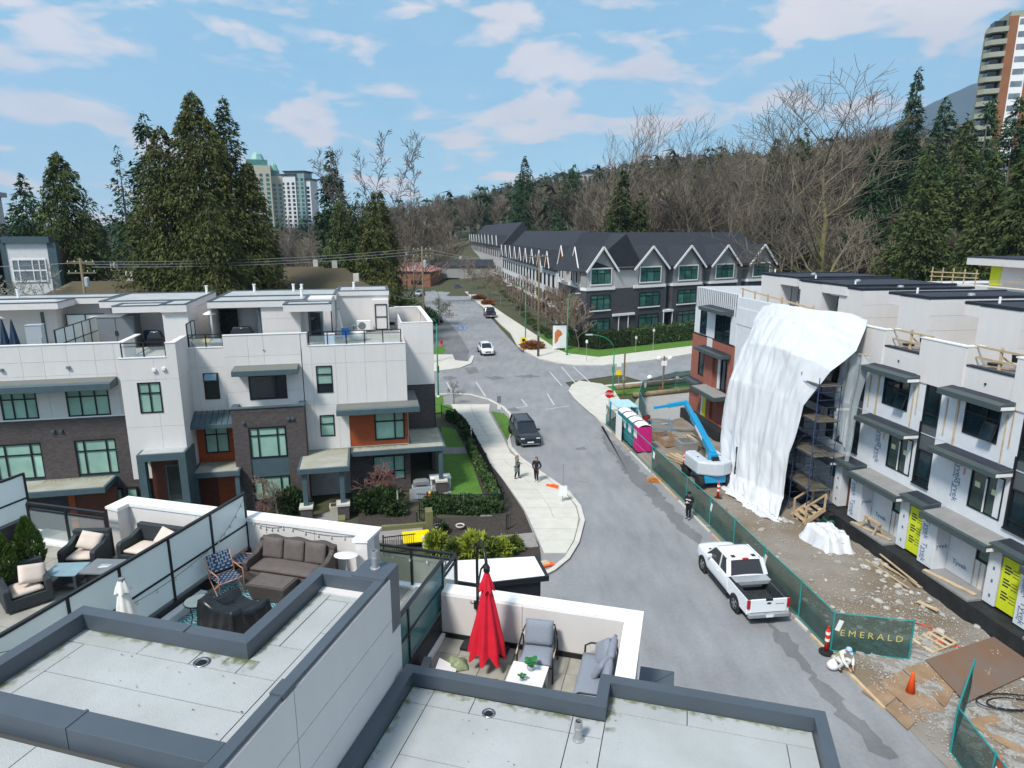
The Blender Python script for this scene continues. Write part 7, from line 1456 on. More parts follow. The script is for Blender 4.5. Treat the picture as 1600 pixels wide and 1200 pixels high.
def winw(par, x0, x1, z0, z1, y, pm, cols=(.33,.67), trim=True, rows=(.72,)):
    y -= .09; window(par, x0, x1, z0, z1, y, cols=cols, rows=rows, pm=pm, fw=.08)
    if trim:
        o = MB().box(x0-.18,x1+.18,y-.06,y+.02,z1,z1+.2).box(x0-.18,x0,y-.06,y+.02,z0,z1).box(x1,x1+.18,y-.06,y+.02,z0,z1).box(x0-.18,x1+.18,y-.06,y+.02,z0-.2,z0).build('window_trim', M['white'], par); o['kind'] = 'stuff'
def mainroof(par, x0, x1, yf, yr, yb, ze, zr, hip0=0, hip1=0):
    MB().add([(x0,yf,ze),(x1,yf,ze),(x1,yb,ze),(x0,yb,ze),(x0+hip0,yr,zr),(x1-hip1,yr,zr)], [(0,1,5,4),(2,3,4,5),(1,2,5),(3,0,4),(0,3,2,1)]).build('roof', M['shingle'], par)
t = E('townhouse', 'grey and dark brick gabled townhouse row facing the cross street', 'townhouse', (*TO[:2],0), TR)
MB().add([(-.2,.6,11.6),(47,.6,11.6),(47,15,11.6),(6.6,15,11.6),(5.2,8,16.9),(43,8,16.9)], [(0,1,5,4),(2,3,4,5),(1,2,5),(3,0,4),(0,3,2,1)]).build('roof', M['shingle'], t)
bays = [(2.75,2.75),(13.0,3.4),(21.6,3.4),(30.6,3.4),(40.4,3.4)]
MB().prism([(.8,1.4),(46,1.4),(46,14),(6.4,14)],TB-1.4,11.6).build('siding_wall', M['stucco'], t)
for i, (xc, hw) in enumerate(bays):
    MB().box(xc-hw,xc+hw,0,1.4,TB-1.4,8.35).build('brick_wall', M['brickd2'], t); MB().box(xc-hw,xc+hw,.02,1.4,8.35,11.6).build('siding_wall', M['stucco'], t); MB().box(xc-hw-.12,xc+hw+.12,-.14,1.4,8.2,8.65).build('white_band', M['white'], t)
    gable(t, xc, hw, 14.7, 11.5, 0, 8, M['stucco'])
    ww = 1.95 if i == 0 else 2.2
    winw(t, xc-ww, xc+ww, 9.15, 11.4, .0, M['tglass']); window(t, xc-ww, xc+ww, 5.2, 7.5, -.10, cols=(.33,.67), rows=(.75,), pm=M['tglass'], fw=.1); MB().box(xc-ww-.15,xc+ww+.15,-.16,0,4.95,5.15).build('sill', M['white'], t); window(t, xc-ww, xc+ww, 1.7, 3.9, -.10, cols=(.33,.67), rows=(.75,), pm=M['tglass'], fw=.1); MB().box(xc-ww-.15,xc+ww+.15,-.16,0,1.45,1.65).build('sill', M['white'], t)
for a, c in ((5.6,9.5),(16.5,18.1),(25.1,27.1),(34.1,36.9)):
    m_ = (a+c)/2; MB().box(a-.3,c+.3,-.3,1.4,4.0,4.35).build('entry_canopy', M['white'], t); MB().box(m_-.9,m_-.2,1.3,1.38,1.2,3.8).build('entry_door', M['wdoor'], t); MB().box(m_+.2,m_+.9,1.3,1.38,1.2,3.8).build('door_glass', M['tglass'], t)
    MB().box(m_-1.05,m_-.95,-.2,-.1,.2,4.0).build('column', M['white'], t); MB().box(m_+.95,m_+1.05,-.2,-.1,.2,4.0).build('column', M['white'], t); MB().box(a+.15,a+.25,1.28,1.38,1.0,11.5).build('downpipe', M['black'], t); MB().box(a-.2,c+.2,-.4,1.4,11.2,11.55).build('eave_roof', M['shingle'], t)
# its return along the far street
tl = E('townhouse', 'corner of the grey townhouses along the far street with narrow windows and gables', 'townhouse', (*TO[:2],0), RZ)
MB().prism([(-20,.05),(.0,.05),(-4.2,9.6),(-20,9.6)],TB-1.4,8.35).build('brick_wall', M['brickd2'], tl); MB().prism([(-20,.07),(-.02,.07),(-4.2,9.6),(-20,9.6)],8.35,11.6).build('siding_wall', M['stuccol'], tl); MB().box(-20.1,.1,-.1,.1,8.2,8.65).build('white_band', M['white'], tl)
for xc in (-4.5,-14.5): gable(tl, xc, 2.6, 14.6, 11.4, -.3, 2.6 if xc > -9 else 8, M['stuccol'], soffit=M['osoffit']); MB().box(xc-2.6,xc+2.6,-.3,.1,8.6,11.5).build('siding_wall', M['stuccol'], tl); MB().box(xc-2.6,xc+2.6,-.3,.1,TB-1.4,8.2).build('brick_wall', M['brickd2'], tl); winw(tl, xc-.6, xc+.6, 9.1, 11.2, -.3, M['dglass'], cols=()); [window(tl, xc-.7, xc+.7, z, z+2.2, -.40, cols=(.5,), rows=(.75,), pm=M['dglass']) for z in (1.7,5.2)]; [MB().box(xc-.9,xc+.9,-.5,-.3,z-.25,z-.05).build('sill', M['white'], tl) for z in (1.7,5.2)]
for xc in (-9.5,-18.6): winw(tl, xc-.6, xc+.6, 9.1, 11.2, .05, M['dglass'], cols=()); window(tl, xc-.6, xc+.6, 5.2, 7.4, -.06, cols=(.5,), pm=M['dglass'])
MB().bar((-10.5,-.9,4.0),(-10.5,.1,4.6),2.2,.1).build('entry_canopy', M['white'], tl); MB().add([(-20.2,-.15,11.6),(.1,-.15,11.6),(-4.6,10.4,11.6),(-20.2,12,11.6),(-20.2,7,16.7),(-3.2,7,16.7)], [(0,1,5,4),(2,3,4,5),(1,2,5),(3,0,4),(0,3,2,1)]).build('roof', M['shingle'], tl)
def terrace(x0, x1, n, wall, base, label, ze, zr, low):
    w_ = E('townhouse', label, 'townhouse', (*TO[:2],0), RZ)
    MB().box(x0,x1,.2,11,0,ze).build('wall', wall, w_); MB().box(x0,x1,.1,.2,0,low).build('brick_base', base, w_); mainroof(w_, x0-.3, x1+.3, -.2, 6.5, 12, ze, zr, 2, 0); MB().box(x0-.2,x1+.2,-.45,.2,ze-.15,ze+.2).build('gutter', M['shingle'], w_)
    st_ = (x1-x0)/n
    for i in range(n):
        xc = x0+st_*(i+.5); gable(w_, xc, 1.7, ze+3.3, ze+.9, -.2, 6, wall, soffit=M['osoffit']); MB().box(xc-1.6,xc+1.6,-.15,1.5,ze,ze+1.1).build('dormer_wall', wall, w_); window(w_, xc-.55, xc+.55, ze+.25, ze+1.8, -.22, cols=(.5,), pm=M['dglass'])
        for dx in (-st_*.25, st_*.25):
            window(w_, xc+dx-.65, xc+dx+.65, ze-3.3, ze-1.0, .10, cols=(.5,), rows=(.7,), pm=M['dglass'], fw=.09); window(w_, xc+dx-.6, xc+dx+.6, low+.5, low+2.3, .10, cols=(.5,), pm=M['dglass'], fw=.09); MB().box(xc+dx-1.1,xc+dx+1.1,-.5,.1,low-.1,low+.12).build('bay_canopy', M['white'], w_)
            window(w_, xc+dx-.5, xc+dx+.5, .4, 2.6, .0, pm=M['dglass'], fw=.1)
    MB().box(x1-.1,x1+.02,.25,10.9,0,ze).build('end_wall', wall, w_)
M['whitew'] = mat('white_siding', (.62,.62,.63), .7, .05)
terrace(-98, -23, 9, M['whitew'], M['brickd3'], 'long white townhouse row with orange gable soffits along the far street', 10.0, 17.2, 3.2)
terrace(-210, -101, 10, M['stuccol'], M['brickd3'], 'farthest beige townhouse row with dark roof along the far street', 12.6, 19.8, 4.2)
# ================================================================ vegetation meshes
def tri_mesh(name, V, m, trunk=None, tm=None):
    n = len(V); P = V.reshape(-1,3); F = np.arange(3*n).reshape(-1,3)
    me = bpy.data.meshes.new(name); me.vertices.add(3*n); me.vertices.foreach_set('co', P.astype(np.float32).ravel()); me.loops.add(3*n); me.loops.foreach_set('vertex_index', F.ravel().astype(np.int32)); me.polygons.add(n); me.polygons.foreach_set('loop_start', np.arange(0,3*n,3,dtype=np.int32)); me.update(calc_edges=True); me.materials.append(m); return me
def sprays(P, D, L_, W_, rs):
    n = len(P); D = D/np.linalg.norm(D,axis=1)[:,None]; s = np.cross(D, rs.randn(n,3)); s /= np.linalg.norm(s,axis=1)[:,None]+1e-9
    V = np.empty((n,3,3)); V[:,0] = P-s*W_[:,None]; V[:,1] = P+s*W_[:,None]; V[:,2] = P+D*L_[:,None]; return V
def conifer(H, R, nb, nt_, seed, droop=.35, leaf=.5, z0=.08, power=.85, sparse_top=0, up=0):
    rs = np.random.RandomState(seed); t = z0+(1-z0)*np.sort(rs.rand(nb))**1.0; a = np.arange(nb)*2.399+rs.randn(nb)*.5
    L = R*(1-t)**power*(.62+.55*rs.rand(nb))+.15; L *= np.where(t < .2, .75+.25*t/.2, 1)
    lob = 1+.16*np.sin(3*a+seed)+.12*np.sin(2*a+t*9); L *= lob
    wgt = L**1.15; wgt[t > 1-sparse_top] *= .4; wgt /= wgt.sum(); b = rs.choice(nb, nt_, p=wgt); s = .12+.9*rs.rand(nt_)**.75
    ab = a[b]+rs.randn(nt_)*.16*(.3+s); Lb = L[b]; z = t[b]*H+up*Lb*s-droop*Lb*s**2+rs.randn(nt_)*.10*(1+.3*Lb)
    P = np.stack([np.cos(ab)*Lb*s, np.sin(ab)*Lb*s, np.maximum(z,.15)],1)+rs.randn(nt_,3)*.07*(1+.25*Lb[:,None])
    D = np.stack([np.cos(ab), np.sin(ab), (-1.1 if droop > .4 else -.55)*np.ones(nt_)],1)+rs.randn(nt_,3)*.45
    sz = leaf*(.45+1.25*rs.rand(nt_)**2); f_ = 5/(R+2)
    keep = np.sin(P[:,0]*1.9*f_+seed)+np.sin(P[:,1]*2.1*f_+2*seed)+np.sin(P[:,2]*1.5*f_+P[:,0]*.9+seed)+.8*np.sin(P[:,2]*3.1+P[:,1]*2.3)+rs.randn(nt_)*.35 > -1.25
    return sprays(P[keep], D[keep], sz[keep], sz[keep]*.26, rs)
def trunkmesh(H, r, m, lean=0):
    b = MB(); b.tube([(lean*k*k*.2,0,H*k) for k in (0,.25,.5,.75,.97)], [r,r*.8,r*.55,r*.3,r*.05], 8); o = b.build('trunk', m, None, fix=False); me = o.data; bpy.data.objects.remove(o); return me
def bare(H, seed, spread=.55, levels=4, r0=.26, first=.28, twig=.022, nk=(9,6,5,4), lean=0, cl=.50):
    """branching winter tree -> array of thin three-sided limbs"""
    rs = np.random.RandomState(seed); segs = []
    def grow(p, d, L, r, lv, n):
        pts = [p]; q = p.copy(); dd = d.copy()
        for k in range(n):
            dd = dd+rs.randn(3)*.10+np.array([0,0,.05 if lv else .02]); dd /= np.linalg.norm(dd); q2 = q+dd*L/n; tp = .8 if lv else .92; ra = r*(1-tp*k/n); rb_ = r*(1-tp*(k+1)/n); segs.append((q, q2, max(ra,twig), max(rb_,twig*.8))); q = q2; pts.append(q)
        if lv >= levels-1: return
        for c in range(nk[lv]):
            f = (first+(1-first)*(c+rs.rand())/nk[lv]) if lv == 0 else .25+.75*(c+rs.rand())/nk[lv]
            i = min(int(f*n), n-1); ff = f*n-i; st = pts[i]*(1-ff)+pts[i+1]*ff
            a = rs.rand()*6.28; u = np.cross(dd, [.3,.2,1.]); u /= np.linalg.norm(u); v = np.cross(dd, u); k = spread*(1.1-.3*f); nd = dd*(1-k*.55)+(u*math.cos(a)+v*math.sin(a))*k*1.25+np.array([0,0,.24]); nd /= np.linalg.norm(nd)
            grow(st, nd, L*(cl-cl*.4*f if lv == 0 else .58-.18*f)*(.8+.4*rs.rand()), r*(.42 if lv == 0 else .5)*(1.1-.6*f), lv+1, 4 if lv < 1 else 3)
    grow(np.zeros(3), np.array([lean,0,1.]), H, r0, 0, 9)
    A = np.array([s[0] for s in segs]); B = np.array([s[1] for s in segs]); ra = np.array([s[2] for s in segs]); rb_ = np.array([s[3] for s in segs])
    d = B-A; d /= np.linalg.norm(d,axis=1)[:,None]; u = np.cross(d, [.31,.17,.93]); u /= np.linalg.norm(u,axis=1)[:,None]; v = np.cross(d, u); T = []
    rg = [(math.cos(k*2.0944), math.sin(k*2.0944)) for k in range(3)]
    a_ = [A+(u*c+v*s)*ra[:,None] for c, s in rg]; b_ = [B+(u*c+v*s)*rb_[:,None] for c, s in rg]
    for k in range(3):
        j = (k+1)%3; T.append(np.stack([a_[k],a_[j],b_[j]],1)); T.append(np.stack([a_[k],b_[j],b_[k]],1))
    n = len(segs); big = ra > r0*.28
    allT = np.stack(T,1); allT[...,2] *= H/allT[...,2].max(); return allT[big].reshape(-1,3,3), allT[~big].reshape(-1,3,3)
def tree(name, label, cat, me_crown, me_trunk, loc, rz, sc, group=None):
    o = E(name, label, cat, loc, rz, group); o.scale = (sc[0],sc[0],sc[1]) if isinstance(sc, tuple) else (sc,)*3
    share('crown', me_crown, o); share('trunk', me_trunk, o); return o
def at(u, y, z=None): x = (u-800)/FPX*(y*math.cos(PITCH)+ (CAM_H-10)*math.sin(PITCH)); return (x, y, hill(x,y)-.1 if z is None else z)
def topz(v, y): return CAM_H+y*math.tan(math.atan((600-v)/FPX)-PITCH)
# hero conifers on the left
CT = trunkmesh(1, .018, M['bark'])
def hero(u, v, y, R, m, nt_, seed, label, name='cedar_tree', leaf=.33, rk=1.0, **k):
    if name == 'fir_tree': rk = 1.35; nt_ = int(nt_*1.7); leaf *= .8
    else: rk = 1.16; nt_ = int(nt_*2.5)
    p = at(u, y); H = topz(v, y)-p[2]; k_ = y*math.cos(PITCH); p = (p[0]*(k_+(17-p[2]-H*.8)*math.sin(PITCH))/(k_+7*math.sin(PITCH)), y, p[2]); me = tri_mesh('foliage', conifer(H, R*rk, max(200,int(H*20)), nt_, seed, leaf=leaf, **k), m); t = E(name, label, 'tree', p, 0)
    share('crown', me, t); share('trunk', CT, t, scale=(H*.8,H*.8,H*.97)); return t
cb = dict(droop=.55, power=.66)
hero(308,142,76,7.8,M['con1'],42000,1,'tallest cedar in the middle of the big evergreen clump on the left',**cb)
hero(356,152,80,5.4,M['con3'],24000,2,'pointed dark fir with layered boughs right of the tallest cedar','fir_tree',leaf=.5,droop=.35,power=.8)
hero(258,196,74,6.4,M['con1'],28000,3,'broad cedar at the left front of the big evergreen clump',**cb)
hero(392,250,78,4.6,M['con1'],18000,4,'lower cedar on the right edge of the big evergreen clump',**cb)
hero(232,166,84,4.2,M['con2'],11000,5,'thin dark fir with layered boughs on the left of the big clump','fir_tree',leaf=.6,droop=.3,power=.8)
hero(330,300,70,5.6,M['con1'],18000,6,'low cedar foliage at the front of the big evergreen clump',**cb)
hero(98,236,84,6.6,M['con3'],26000,7,'dense olive cedar standing alone near the left edge',**cb)
hero(40,270,110,5.5,M['con2'],9000,8,'dark fir at the left edge behind the flats','fir_tree',leaf=.7)
hero(190,225,120,4,M['con2'],5000,9,'thin fir left of the big evergreen clump, seen against the sky','fir_tree',leaf=.7,sparse_top=.4)
hero(520,232,118,4.6,M['con2'],11000,10,'fir with a narrow spire left of the dead-topped cedars','fir_tree',leaf=.7)
hero(560,300,104,5.6,M['con3'],18000,11,'olive cedar left of the utility pole behind the roofs',**cb); hero(590,288,104,4.6,M['con1'],22000,12,'broad olive cedar directly left of the tall utility pole',**cb); hero(532,310,100,4.6,M['con3'],13000,13,'cedar behind the brown roofed bungalow',**cb)
hero(585,330,96,4.5,M['con1'],14000,35,'low yellowish cedar in front of the dead-topped group',**cb)
for i, (u, v) in enumerate([(563,232),(582,206),(592,198),(604,205),(618,222),(575,222)]):
    big, tw = bare(topz(v,112), 60+i, spread=.9, levels=3, r0=.16, first=.25, twig=.045, nk=(60,4,1,1), cl=.085); p = at(u,112); t = E('dead_topped_cedar', f'{["leftmost","third from left","tallest","fourth","rightmost","second from left"][i]} bare spire of the dead-topped cedar group', 'tree', p, i); share('trunk', tri_mesh('limbs', big, M['bark']), t); share('crown', tri_mesh('twigs', tw, M['mossy']), t)
hero(820,244,250,7.2,M['con2'],12000,14,'dark fir behind the roofs, leftmost of the three firs',  'fir_tree',leaf=.8); hero(893,264,205,7.4,M['con2'],12000,15,'dark rounded fir behind the grey ridge, middle of the three firs','fir_tree',leaf=.8,power=.6); hero(972,262,140,5.6,M['con3'],14000,16,'broad pointed fir behind the grey gables, rightmost of the three firs','fir_tree',leaf=.75); hero(1000,300,142,3.6,M['con3'],8000,17,'smaller fir touching the right of the broad pointed fir','fir_tree',leaf=.75)
for i, (u, v, y, R, m, l) in enumerate([(1428,104,150,5.2,'con2','tall fir with a ragged top left of the apartment tower'),(1470,150,135,7.5,'con2','wide dark fir below the mountain, right of the ragged one'),(1505,180,120,6.5,'con3','olive fir in the dense stand left of the tower'),(1540,135,130,6.0,'con2','fir in front of the apartment tower foot'),(1582,150,118,7.0,'con2','fir at the right edge in front of the tower'),(1400,190,150,6.0,'con2','dark fir at the left of the dense stand'),(1445,225,112,6.4,'con3','broad fir low in the dense stand above the pale roofs'),(1550,240,100,5.5,'con3','low fir above the pale roof slab'),(1210,215,170,5.0,'con3','ivy-green fir among the bare trees left of the big bare maple'),(1255,200,175,4.2,'con2','narrow fir behind the big bare maple'),(1365,225,140,5.0,'con2','fir directly right of the big bare maple'),(1600,220,95,5.0,'con3','yellowish fir at the right photo edge')]):
    hero(u, v, y, R, M[m], 15000, 40+i, l, 'fir_tree', leaf=.75, droop=.3)
# winter trees
def baretree(u, v, y, seed, label, m, m2, **k):
    p = at(u, y); H = topz(v, y)-p[2]; k_ = y*math.cos(PITCH); p = (p[0]*(k_+(17-p[2]-H*.6)*math.sin(PITCH))/(k_+7*math.sin(PITCH)), y, p[2]); big, tw = bare(H, seed, **k); t = E('bare_tree', label, 'tree', p, seed); share('trunk', tri_mesh('limbs', big, m2), t); share('crown', tri_mesh('twigs', tw, m), t); return t
baretree(1302,98,88,3,'big bare maple with mossy trunk, tallest of the winter trees on the right',M['twig'],M['mossy'],spread=.72,r0=.60,first=.24,twig=.032,nk=(20,10,7,4),levels=4,cl=.46)
baretree(955,165,150,4,'tall thin bare tree above the grey ridge',M['twig'],M['bark'],spread=.5,r0=.42,first=.4,twig=.035,nk=(14,8,5,3)); baretree(1100,175,140,5,'tall bare tree with dark trunk behind the grey gables, left of two',M['twig'],M['bark'],spread=.5,r0=.42,first=.35,twig=.035,nk=(14,8,5,3)); baretree(1155,180,135,6,'tall bare tree with dark trunk behind the grey gables, right of two',M['twig'],M['bark'],spread=.6,r0=.4,first=.35,twig=.035,nk=(14,8,5,3))
VAR = []
for s in range(7):
    big, tw = bare(20, 100+s, spread=.44, r0=.26, first=.22, twig=.040, nk=(17,8,5,3), levels=4 if s < 4 else 4); VAR.append((tri_mesh('twigs', tw, M['twig']), tri_mesh('limbs', big, M['bark'])))
CV = [(tri_mesh('foliage', conifer(20, 4.3, 300, 11000, 200+s, leaf=.65, droop=.35), M['con2' if s < 3 else 'con3'])) for s in range(4)]
random.seed(31)
def scatter(n, ur, yr, hr, label, group, conif=0, ok=None):
    k = 0; tries = 0
    while k < n and tries < n*20:
        tries += 1; u = random.uniform(*ur); y = yr[0]+(yr[1]-yr[0])*random.random()**.8; p = at(u, y)
        if ok and not ok(p[0], p[1], u): continue
        h = random.uniform(*hr)
        if random.random() < conif: tree('fir_tree', 'dark fir standing among the bare trees on the wooded slope', 'tree', random.choice(CV), CT, p, random.uniform(0,6), (h/20,h/20), 'firs on the wooded slope').children[1].scale = (16,16,19)
        else: a = random.choice(VAR); tree('bare_tree', label, 'tree', a[0], a[1], p, random.uniform(0,6), (h/20*random.uniform(.9,1.3),h/20), group)
        k += 1
clear = lambda x, y, u: (x-12)*.53-(y-112)*.85 < -22 or y > 190      # keep off the townhouse plots
off = lambda x, y, u: (x > 12.5-.147*(y-102)+17 or y > 335) and (-.53*(x-11.3)+.848*(y-102) > 20)
scatter(135, (690,1600), (150,230), (21,29), 'grey-brown leafless tree in the wood behind the townhouses', 'bare trees in the wood behind the townhouses', .07, off)
scatter(34, (1050,1600), (105,150), (15,21), 'leafless tree on the near edge of the wooded slope', 'bare trees on the near slope edge', .12, lambda x, y, u: x > 40 and (-.53*(x-11.3)+.848*(y-102) > 19 or .848*(x-11.3)+.53*(y-102) > 56))
scatter(34, (400,660), (150,330), (13,19), 'leafless tree in the park beyond the street end', 'bare trees in the far park', .12); scatter(34, (-40,230), (130,260), (15,21), 'tree in the belt at the left horizon', 'trees at the left horizon', .6); scatter(14, (120,260), (100,130), (11,15), 'leafless tree left of the big evergreen clump', 'bare trees left of the clump', .2)
# far woodland: one mass
scatter(62, (560,790), (215,400), (18,26), 'leafless tree on the rise beyond the street end', 'bare trees beyond the street end', .1, lambda x, y, u: x < 12.5-.147*(y-102)-14 or y > 330)
rs = np.random.RandomState(5); W_ = []; W2 = []
lowc = conifer(18, 3.4, 60, 420, 7, leaf=2.0); bl, lt_ = bare(17, 77, spread=.5, levels=3, r0=.3, twig=.10, nk=(14,6,4,4)); lowb = np.concatenate([bl, lt_[::3], lt_[1::3]])
for i in range(2350):
    y = 225+840*rs.rand()**1.35; u = rs.uniform(-60,1660); p = at(u, y)
    if y < 420 and u > 560 and not off(p[0], y, u): continue
    if y < 300 and u < 640: continue
    s = rs.uniform(.75,1.25); a = rs.rand()*6.28; c_, s_ = math.cos(a), math.sin(a); con = rs.rand() < (.75 if (y > 520 or u < 500) else .3)
    T = (lowc if con else lowb).copy()*(1.25 if y < 420 else 1); X, Y = T[...,0].copy(), T[...,1].copy(); T[...,0] = (X*c_-Y*s_)*s+p[0]; T[...,1] = (X*s_+Y*c_)*s+p[1]; T[...,2] = T[...,2]*s+p[2]; (W_ if con else W2).append(T)
for nm, L_, m in (('evergreen_woodland', W_, M['con2']), ('bare_woodland', W2, M['twig'])):
    o = bpy.data.objects.new(nm, tri_mesh(nm, np.concatenate(L_), m)); COL.objects.link(o); tag(o, kind='stuff')
for i in range(9):
    u = 880+i*44+random.uniform(-12,12); y = 560+random.uniform(0,160); p = at(u, y); t = E('hillside_house', f'small pale house among the trees on the far ridge', 'house', (p[0],p[1],p[2]+8), random.uniform(-.4,.4), 'houses on the far ridge'); MB().box(-7,7,-5,5,-6,7).build('wall', M['stuccol'], t); MB().yprism([(-8,7),(8,7),(0,10.5)],-6,6).build('roof', M['shingle'], t); [MB().box(x-1,x+1,-5.1,-5,1.5,4).build('window', M['dglass'], t) for x in (-4,0,4)]
# mountain
b = MB(); rs = np.random.RandomState(8); ph = rs.rand(12)*6.28
def mt(u, v):
    x = 500+4500*u; y = 3300+1900*v; r = min(1,u*1.42)*(1-abs(2*v-1)**1.5); n_ = sum(math.sin(u*(7+9*i)+v*(5+7*i)+ph[i])/(1.6+i) for i in range(8)); return (x, y, max(-1, r*(1180+80*n_)))
b.grid(mt, 90, 50); tag(b.build('mountain', mat('forested_mountain',(.022,.034,.028),.95,.4,.004), smooth=True, fix=False), kind='structure')
# ================================================================ high buildings far off
p = at(1520,178); t = E('apartment_tower', 'tall apartment tower with brick strips and curved balconies at the right edge', 'tower', (p[0],p[1],0), R_(-16))
nf = 19; z0 = topz(28,178)-nf*2.85
MB().box(0,34,0,16,0,z0+nf*2.85+.6).build('body', M['balc'], t); MB().box(.2,33,.2,15,z0+nf*2.85+.6,z0+nf*2.85+1.6).build('roof_parapet', M['balc'], t)
for a, c in ((-.1,1.9),(5.0,6.2)): MB().box(a,c,-.25,.2,0,z0+nf*2.85+.4).build('brick_strip', M['towerbrick'], t)
MB().box(1.9,5.0,-.12,.2,0,z0+nf*2.85).build('white_strip', M['white'], t)
for f in range(nf):
    z = z0+f*2.85; MB().box(2.2,4.7,-.18,-.12,z+1.2,z+2.5).build('window', M['dglass2'], t, fix=False)
    MB().box(6.4,34,-.10,.1,z+1.0,z+2.7).build('window_band', M['dglass'], t, fix=False); MB().box(8,34,-1.9,.0,z-.1,z+.12).build('balcony_slab', M['balc'], t, fix=False); MB().box(8,34,-1.95,-1.8,z+.1,z+1.1).build('balcony_front', M['balc'], t, fix=False); MB().box(7.6,8.0,-.4,0,z,z+2.85).build('fin', M['balc'], t, fix=False)
    b = MB(); b.prism([(-4.2,1.5),(-3.2,.2),(0,-.4),(0,5.5),(-3.2,5.2)], z-.1, z+1.05); b.build('corner_balcony', M['balc'], t); MB().box(-2.6,-.05,1.5,4.5,z+1.05,z+2.75).build('recess', M['dglass'], t, fix=False)
def tower(u, v, y, w_, d, m, gm, label, rz, fl=3.0, cap=None):
    p = at(u, y); H = topz(v, y); t = E('apartment_tower', label, 'tower', (p[0],p[1],0), rz); MB().box(-w_/2,w_/2,-d/2,d/2,0,H).build('body', m, t)
    n = int((H-8)/fl)
    for f in range(n):
        z = 6+f*fl; k = max(3,int(w_/4))
        b = MB()
        for i in range(k): a = -w_/2+w_*(i+.25)/k; b.box(a,a+w_/k*.5,-d/2-.15,-d/2+.1,z,z+fl*.62)
        b.build('window_band', gm, t, fix=False)['kind'] = 'stuff'
    if cap: MB().box(-w_/2*cap,w_/2*cap,-d/2*cap,d/2*cap,H,H+4).build('roof_cap', M['tglass'], t); MB().lathe([(w_*.3,0),(w_*.2,4),(0,6)], 8, (0,0,H+4)).build('green_roof', M['greenroof'], t)
    else: MB().box(-w_/2-.8,w_/2+.8,-d/2-.8,d/2+.8,H,H+1).build('roof_slab', M['shingle'], t)
tower(412,260,480,17,16,M['beigec'],M['tglass'],'pale green-roofed tower, tallest of the distant ones left of centre',.3,cap=.8); tower(436,276,490,11,12,M['beigec'],M['tglass'],'lower beige tower in front of the green-roofed tower',.3,cap=.7)
tower(463,275,520,12,12,M['whitew'],M['dglass'],'white and dark slab tower right of the beige towers',-.2); tower(484,282,520,13,11,M['whitew'],M['dglass'],'white gridded block tower nearest the spired fir',-.2); tower(473,270,520,16,12,M['tealgrey'],M['tglass'],'grey-green block rising behind the white ones',-.2)
# flats and bungalows behind the left row
def house(u, v, y, w_, d, h, rh, roofm, wallm, label, rz, name='bungalow', cat='house', lift=4.5):
    p = at(u, y); t = E(name, label, cat, (p[0],p[1],lift), rz); MB().box(-w_/2,w_/2,-d/2,d/2,-lift,h).build('wall', wallm, t); MB().add([(-w_/2-.6,-d/2-.6,h),(w_/2+.6,-d/2-.6,h),(w_/2+.6,d/2+.6,h),(-w_/2-.6,d/2+.6,h),(-w_/2+d*.35,0,h+rh),(w_/2-d*.35,0,h+rh)],[(0,1,5,4),(2,3,4,5),(1,2,5),(3,0,4),(0,3,2,1)]).build('roof', roofm, t)
    for i in range(3): MB().box(-w_/2+w_*(.2+.28*i),-w_/2+w_*(.34+.28*i),-d/2-.05,-d/2+.05,.9,2.2).build('window', M['dglass'], t)
    MB().box(w_*.1,w_*.1+.7,.2,.9,h,h+rh+1).build('chimney', M['conc'], t); return t
M['mossr'] = mat('mossy_shingle', (.075,.058,.045), .95, .3, .7, .3, 8, col2=(.085,.072,.03))
house(175,450,72,16,12,6.0,3.2,M['mossr'],M['stucco'],'house with a mossy hipped roof right behind the white row',.1,lift=2.6); house(160,415,100,14,10,4.5,2.5,M['mossr'],M['wdoor'],'brown roofed bungalow left of the big evergreen clump',-.1); house(505,425,92,13,10,4.4,3.2,M['mossr'],M['wdoor'],'brown bungalow with pointed roof between the evergreens',.2); house(478,415,104,12,9,4.6,2.6,M['mossr'],M['wdoor'],'second brown bungalow left of the pointed one',.1); house(540,440,86,10,8,4.0,2.2,M['mossr'],M['wdoor'],'mossy roofed shed in front of the bungalows',.15)
house(620,412,215,26,12,5,2.5,mat('pink_roof',(.36,.17,.16),.7),mat('terracotta_wall',(.24,.10,.06),.8),'pink roofed building at the far end of the street',-.2,'pavilion','building',0); house(690,420,225,60,10,6,2,M['shingle'],M['stucco'],'long low dark roofed building closing the street',-.15,'hall','building',0)
p = at(8,76); t = E('apartment_block', 'dark slate and brick flats with white bay windows at the left edge', 'flats', (p[0],p[1],0), R_(18))
t.scale = (.85,.85,1.36); MB().box(-16,6.5,0,14,0,11).build('brick_wall', M['brickr2'], t); MB().box(-16,.2,-2.2,0,4.5,12.8).build('slate_bay', M['slate'], t); MB().box(-16,-3,-2.6,10,12.8,13.2).build('roof_slab', M['lgrey'], t)
window(t,-6,-1.4,5.5,12,-2.25,cols=(.5,),rows=(.2,.4,.6,.8),pm=M['tglass'],fw=.15); MB().box(1.5,6.2,-1.6,0,3.5,11.6).build('white_bay', M['whitew'], t); MB().box(1.2,6.6,-2.0,.1,11.6,12.1).build('bay_roof', M['slate'], t); MB().box(.9,1.5,-1.7,0,3.5,11.6).build('slate_fin', M['slate'], t); MB().box(6.2,7.2,-1.7,0,3.5,11.6).build('slate_fin', M['slate'], t)
for z in (4.4,8.4): window(t,1.9,5.8,z,z+1.9,-1.70,cols=(.2,.6,.8),rows=(.5,),pm=M['dglass2'],fw=.12,fm=M['white'])
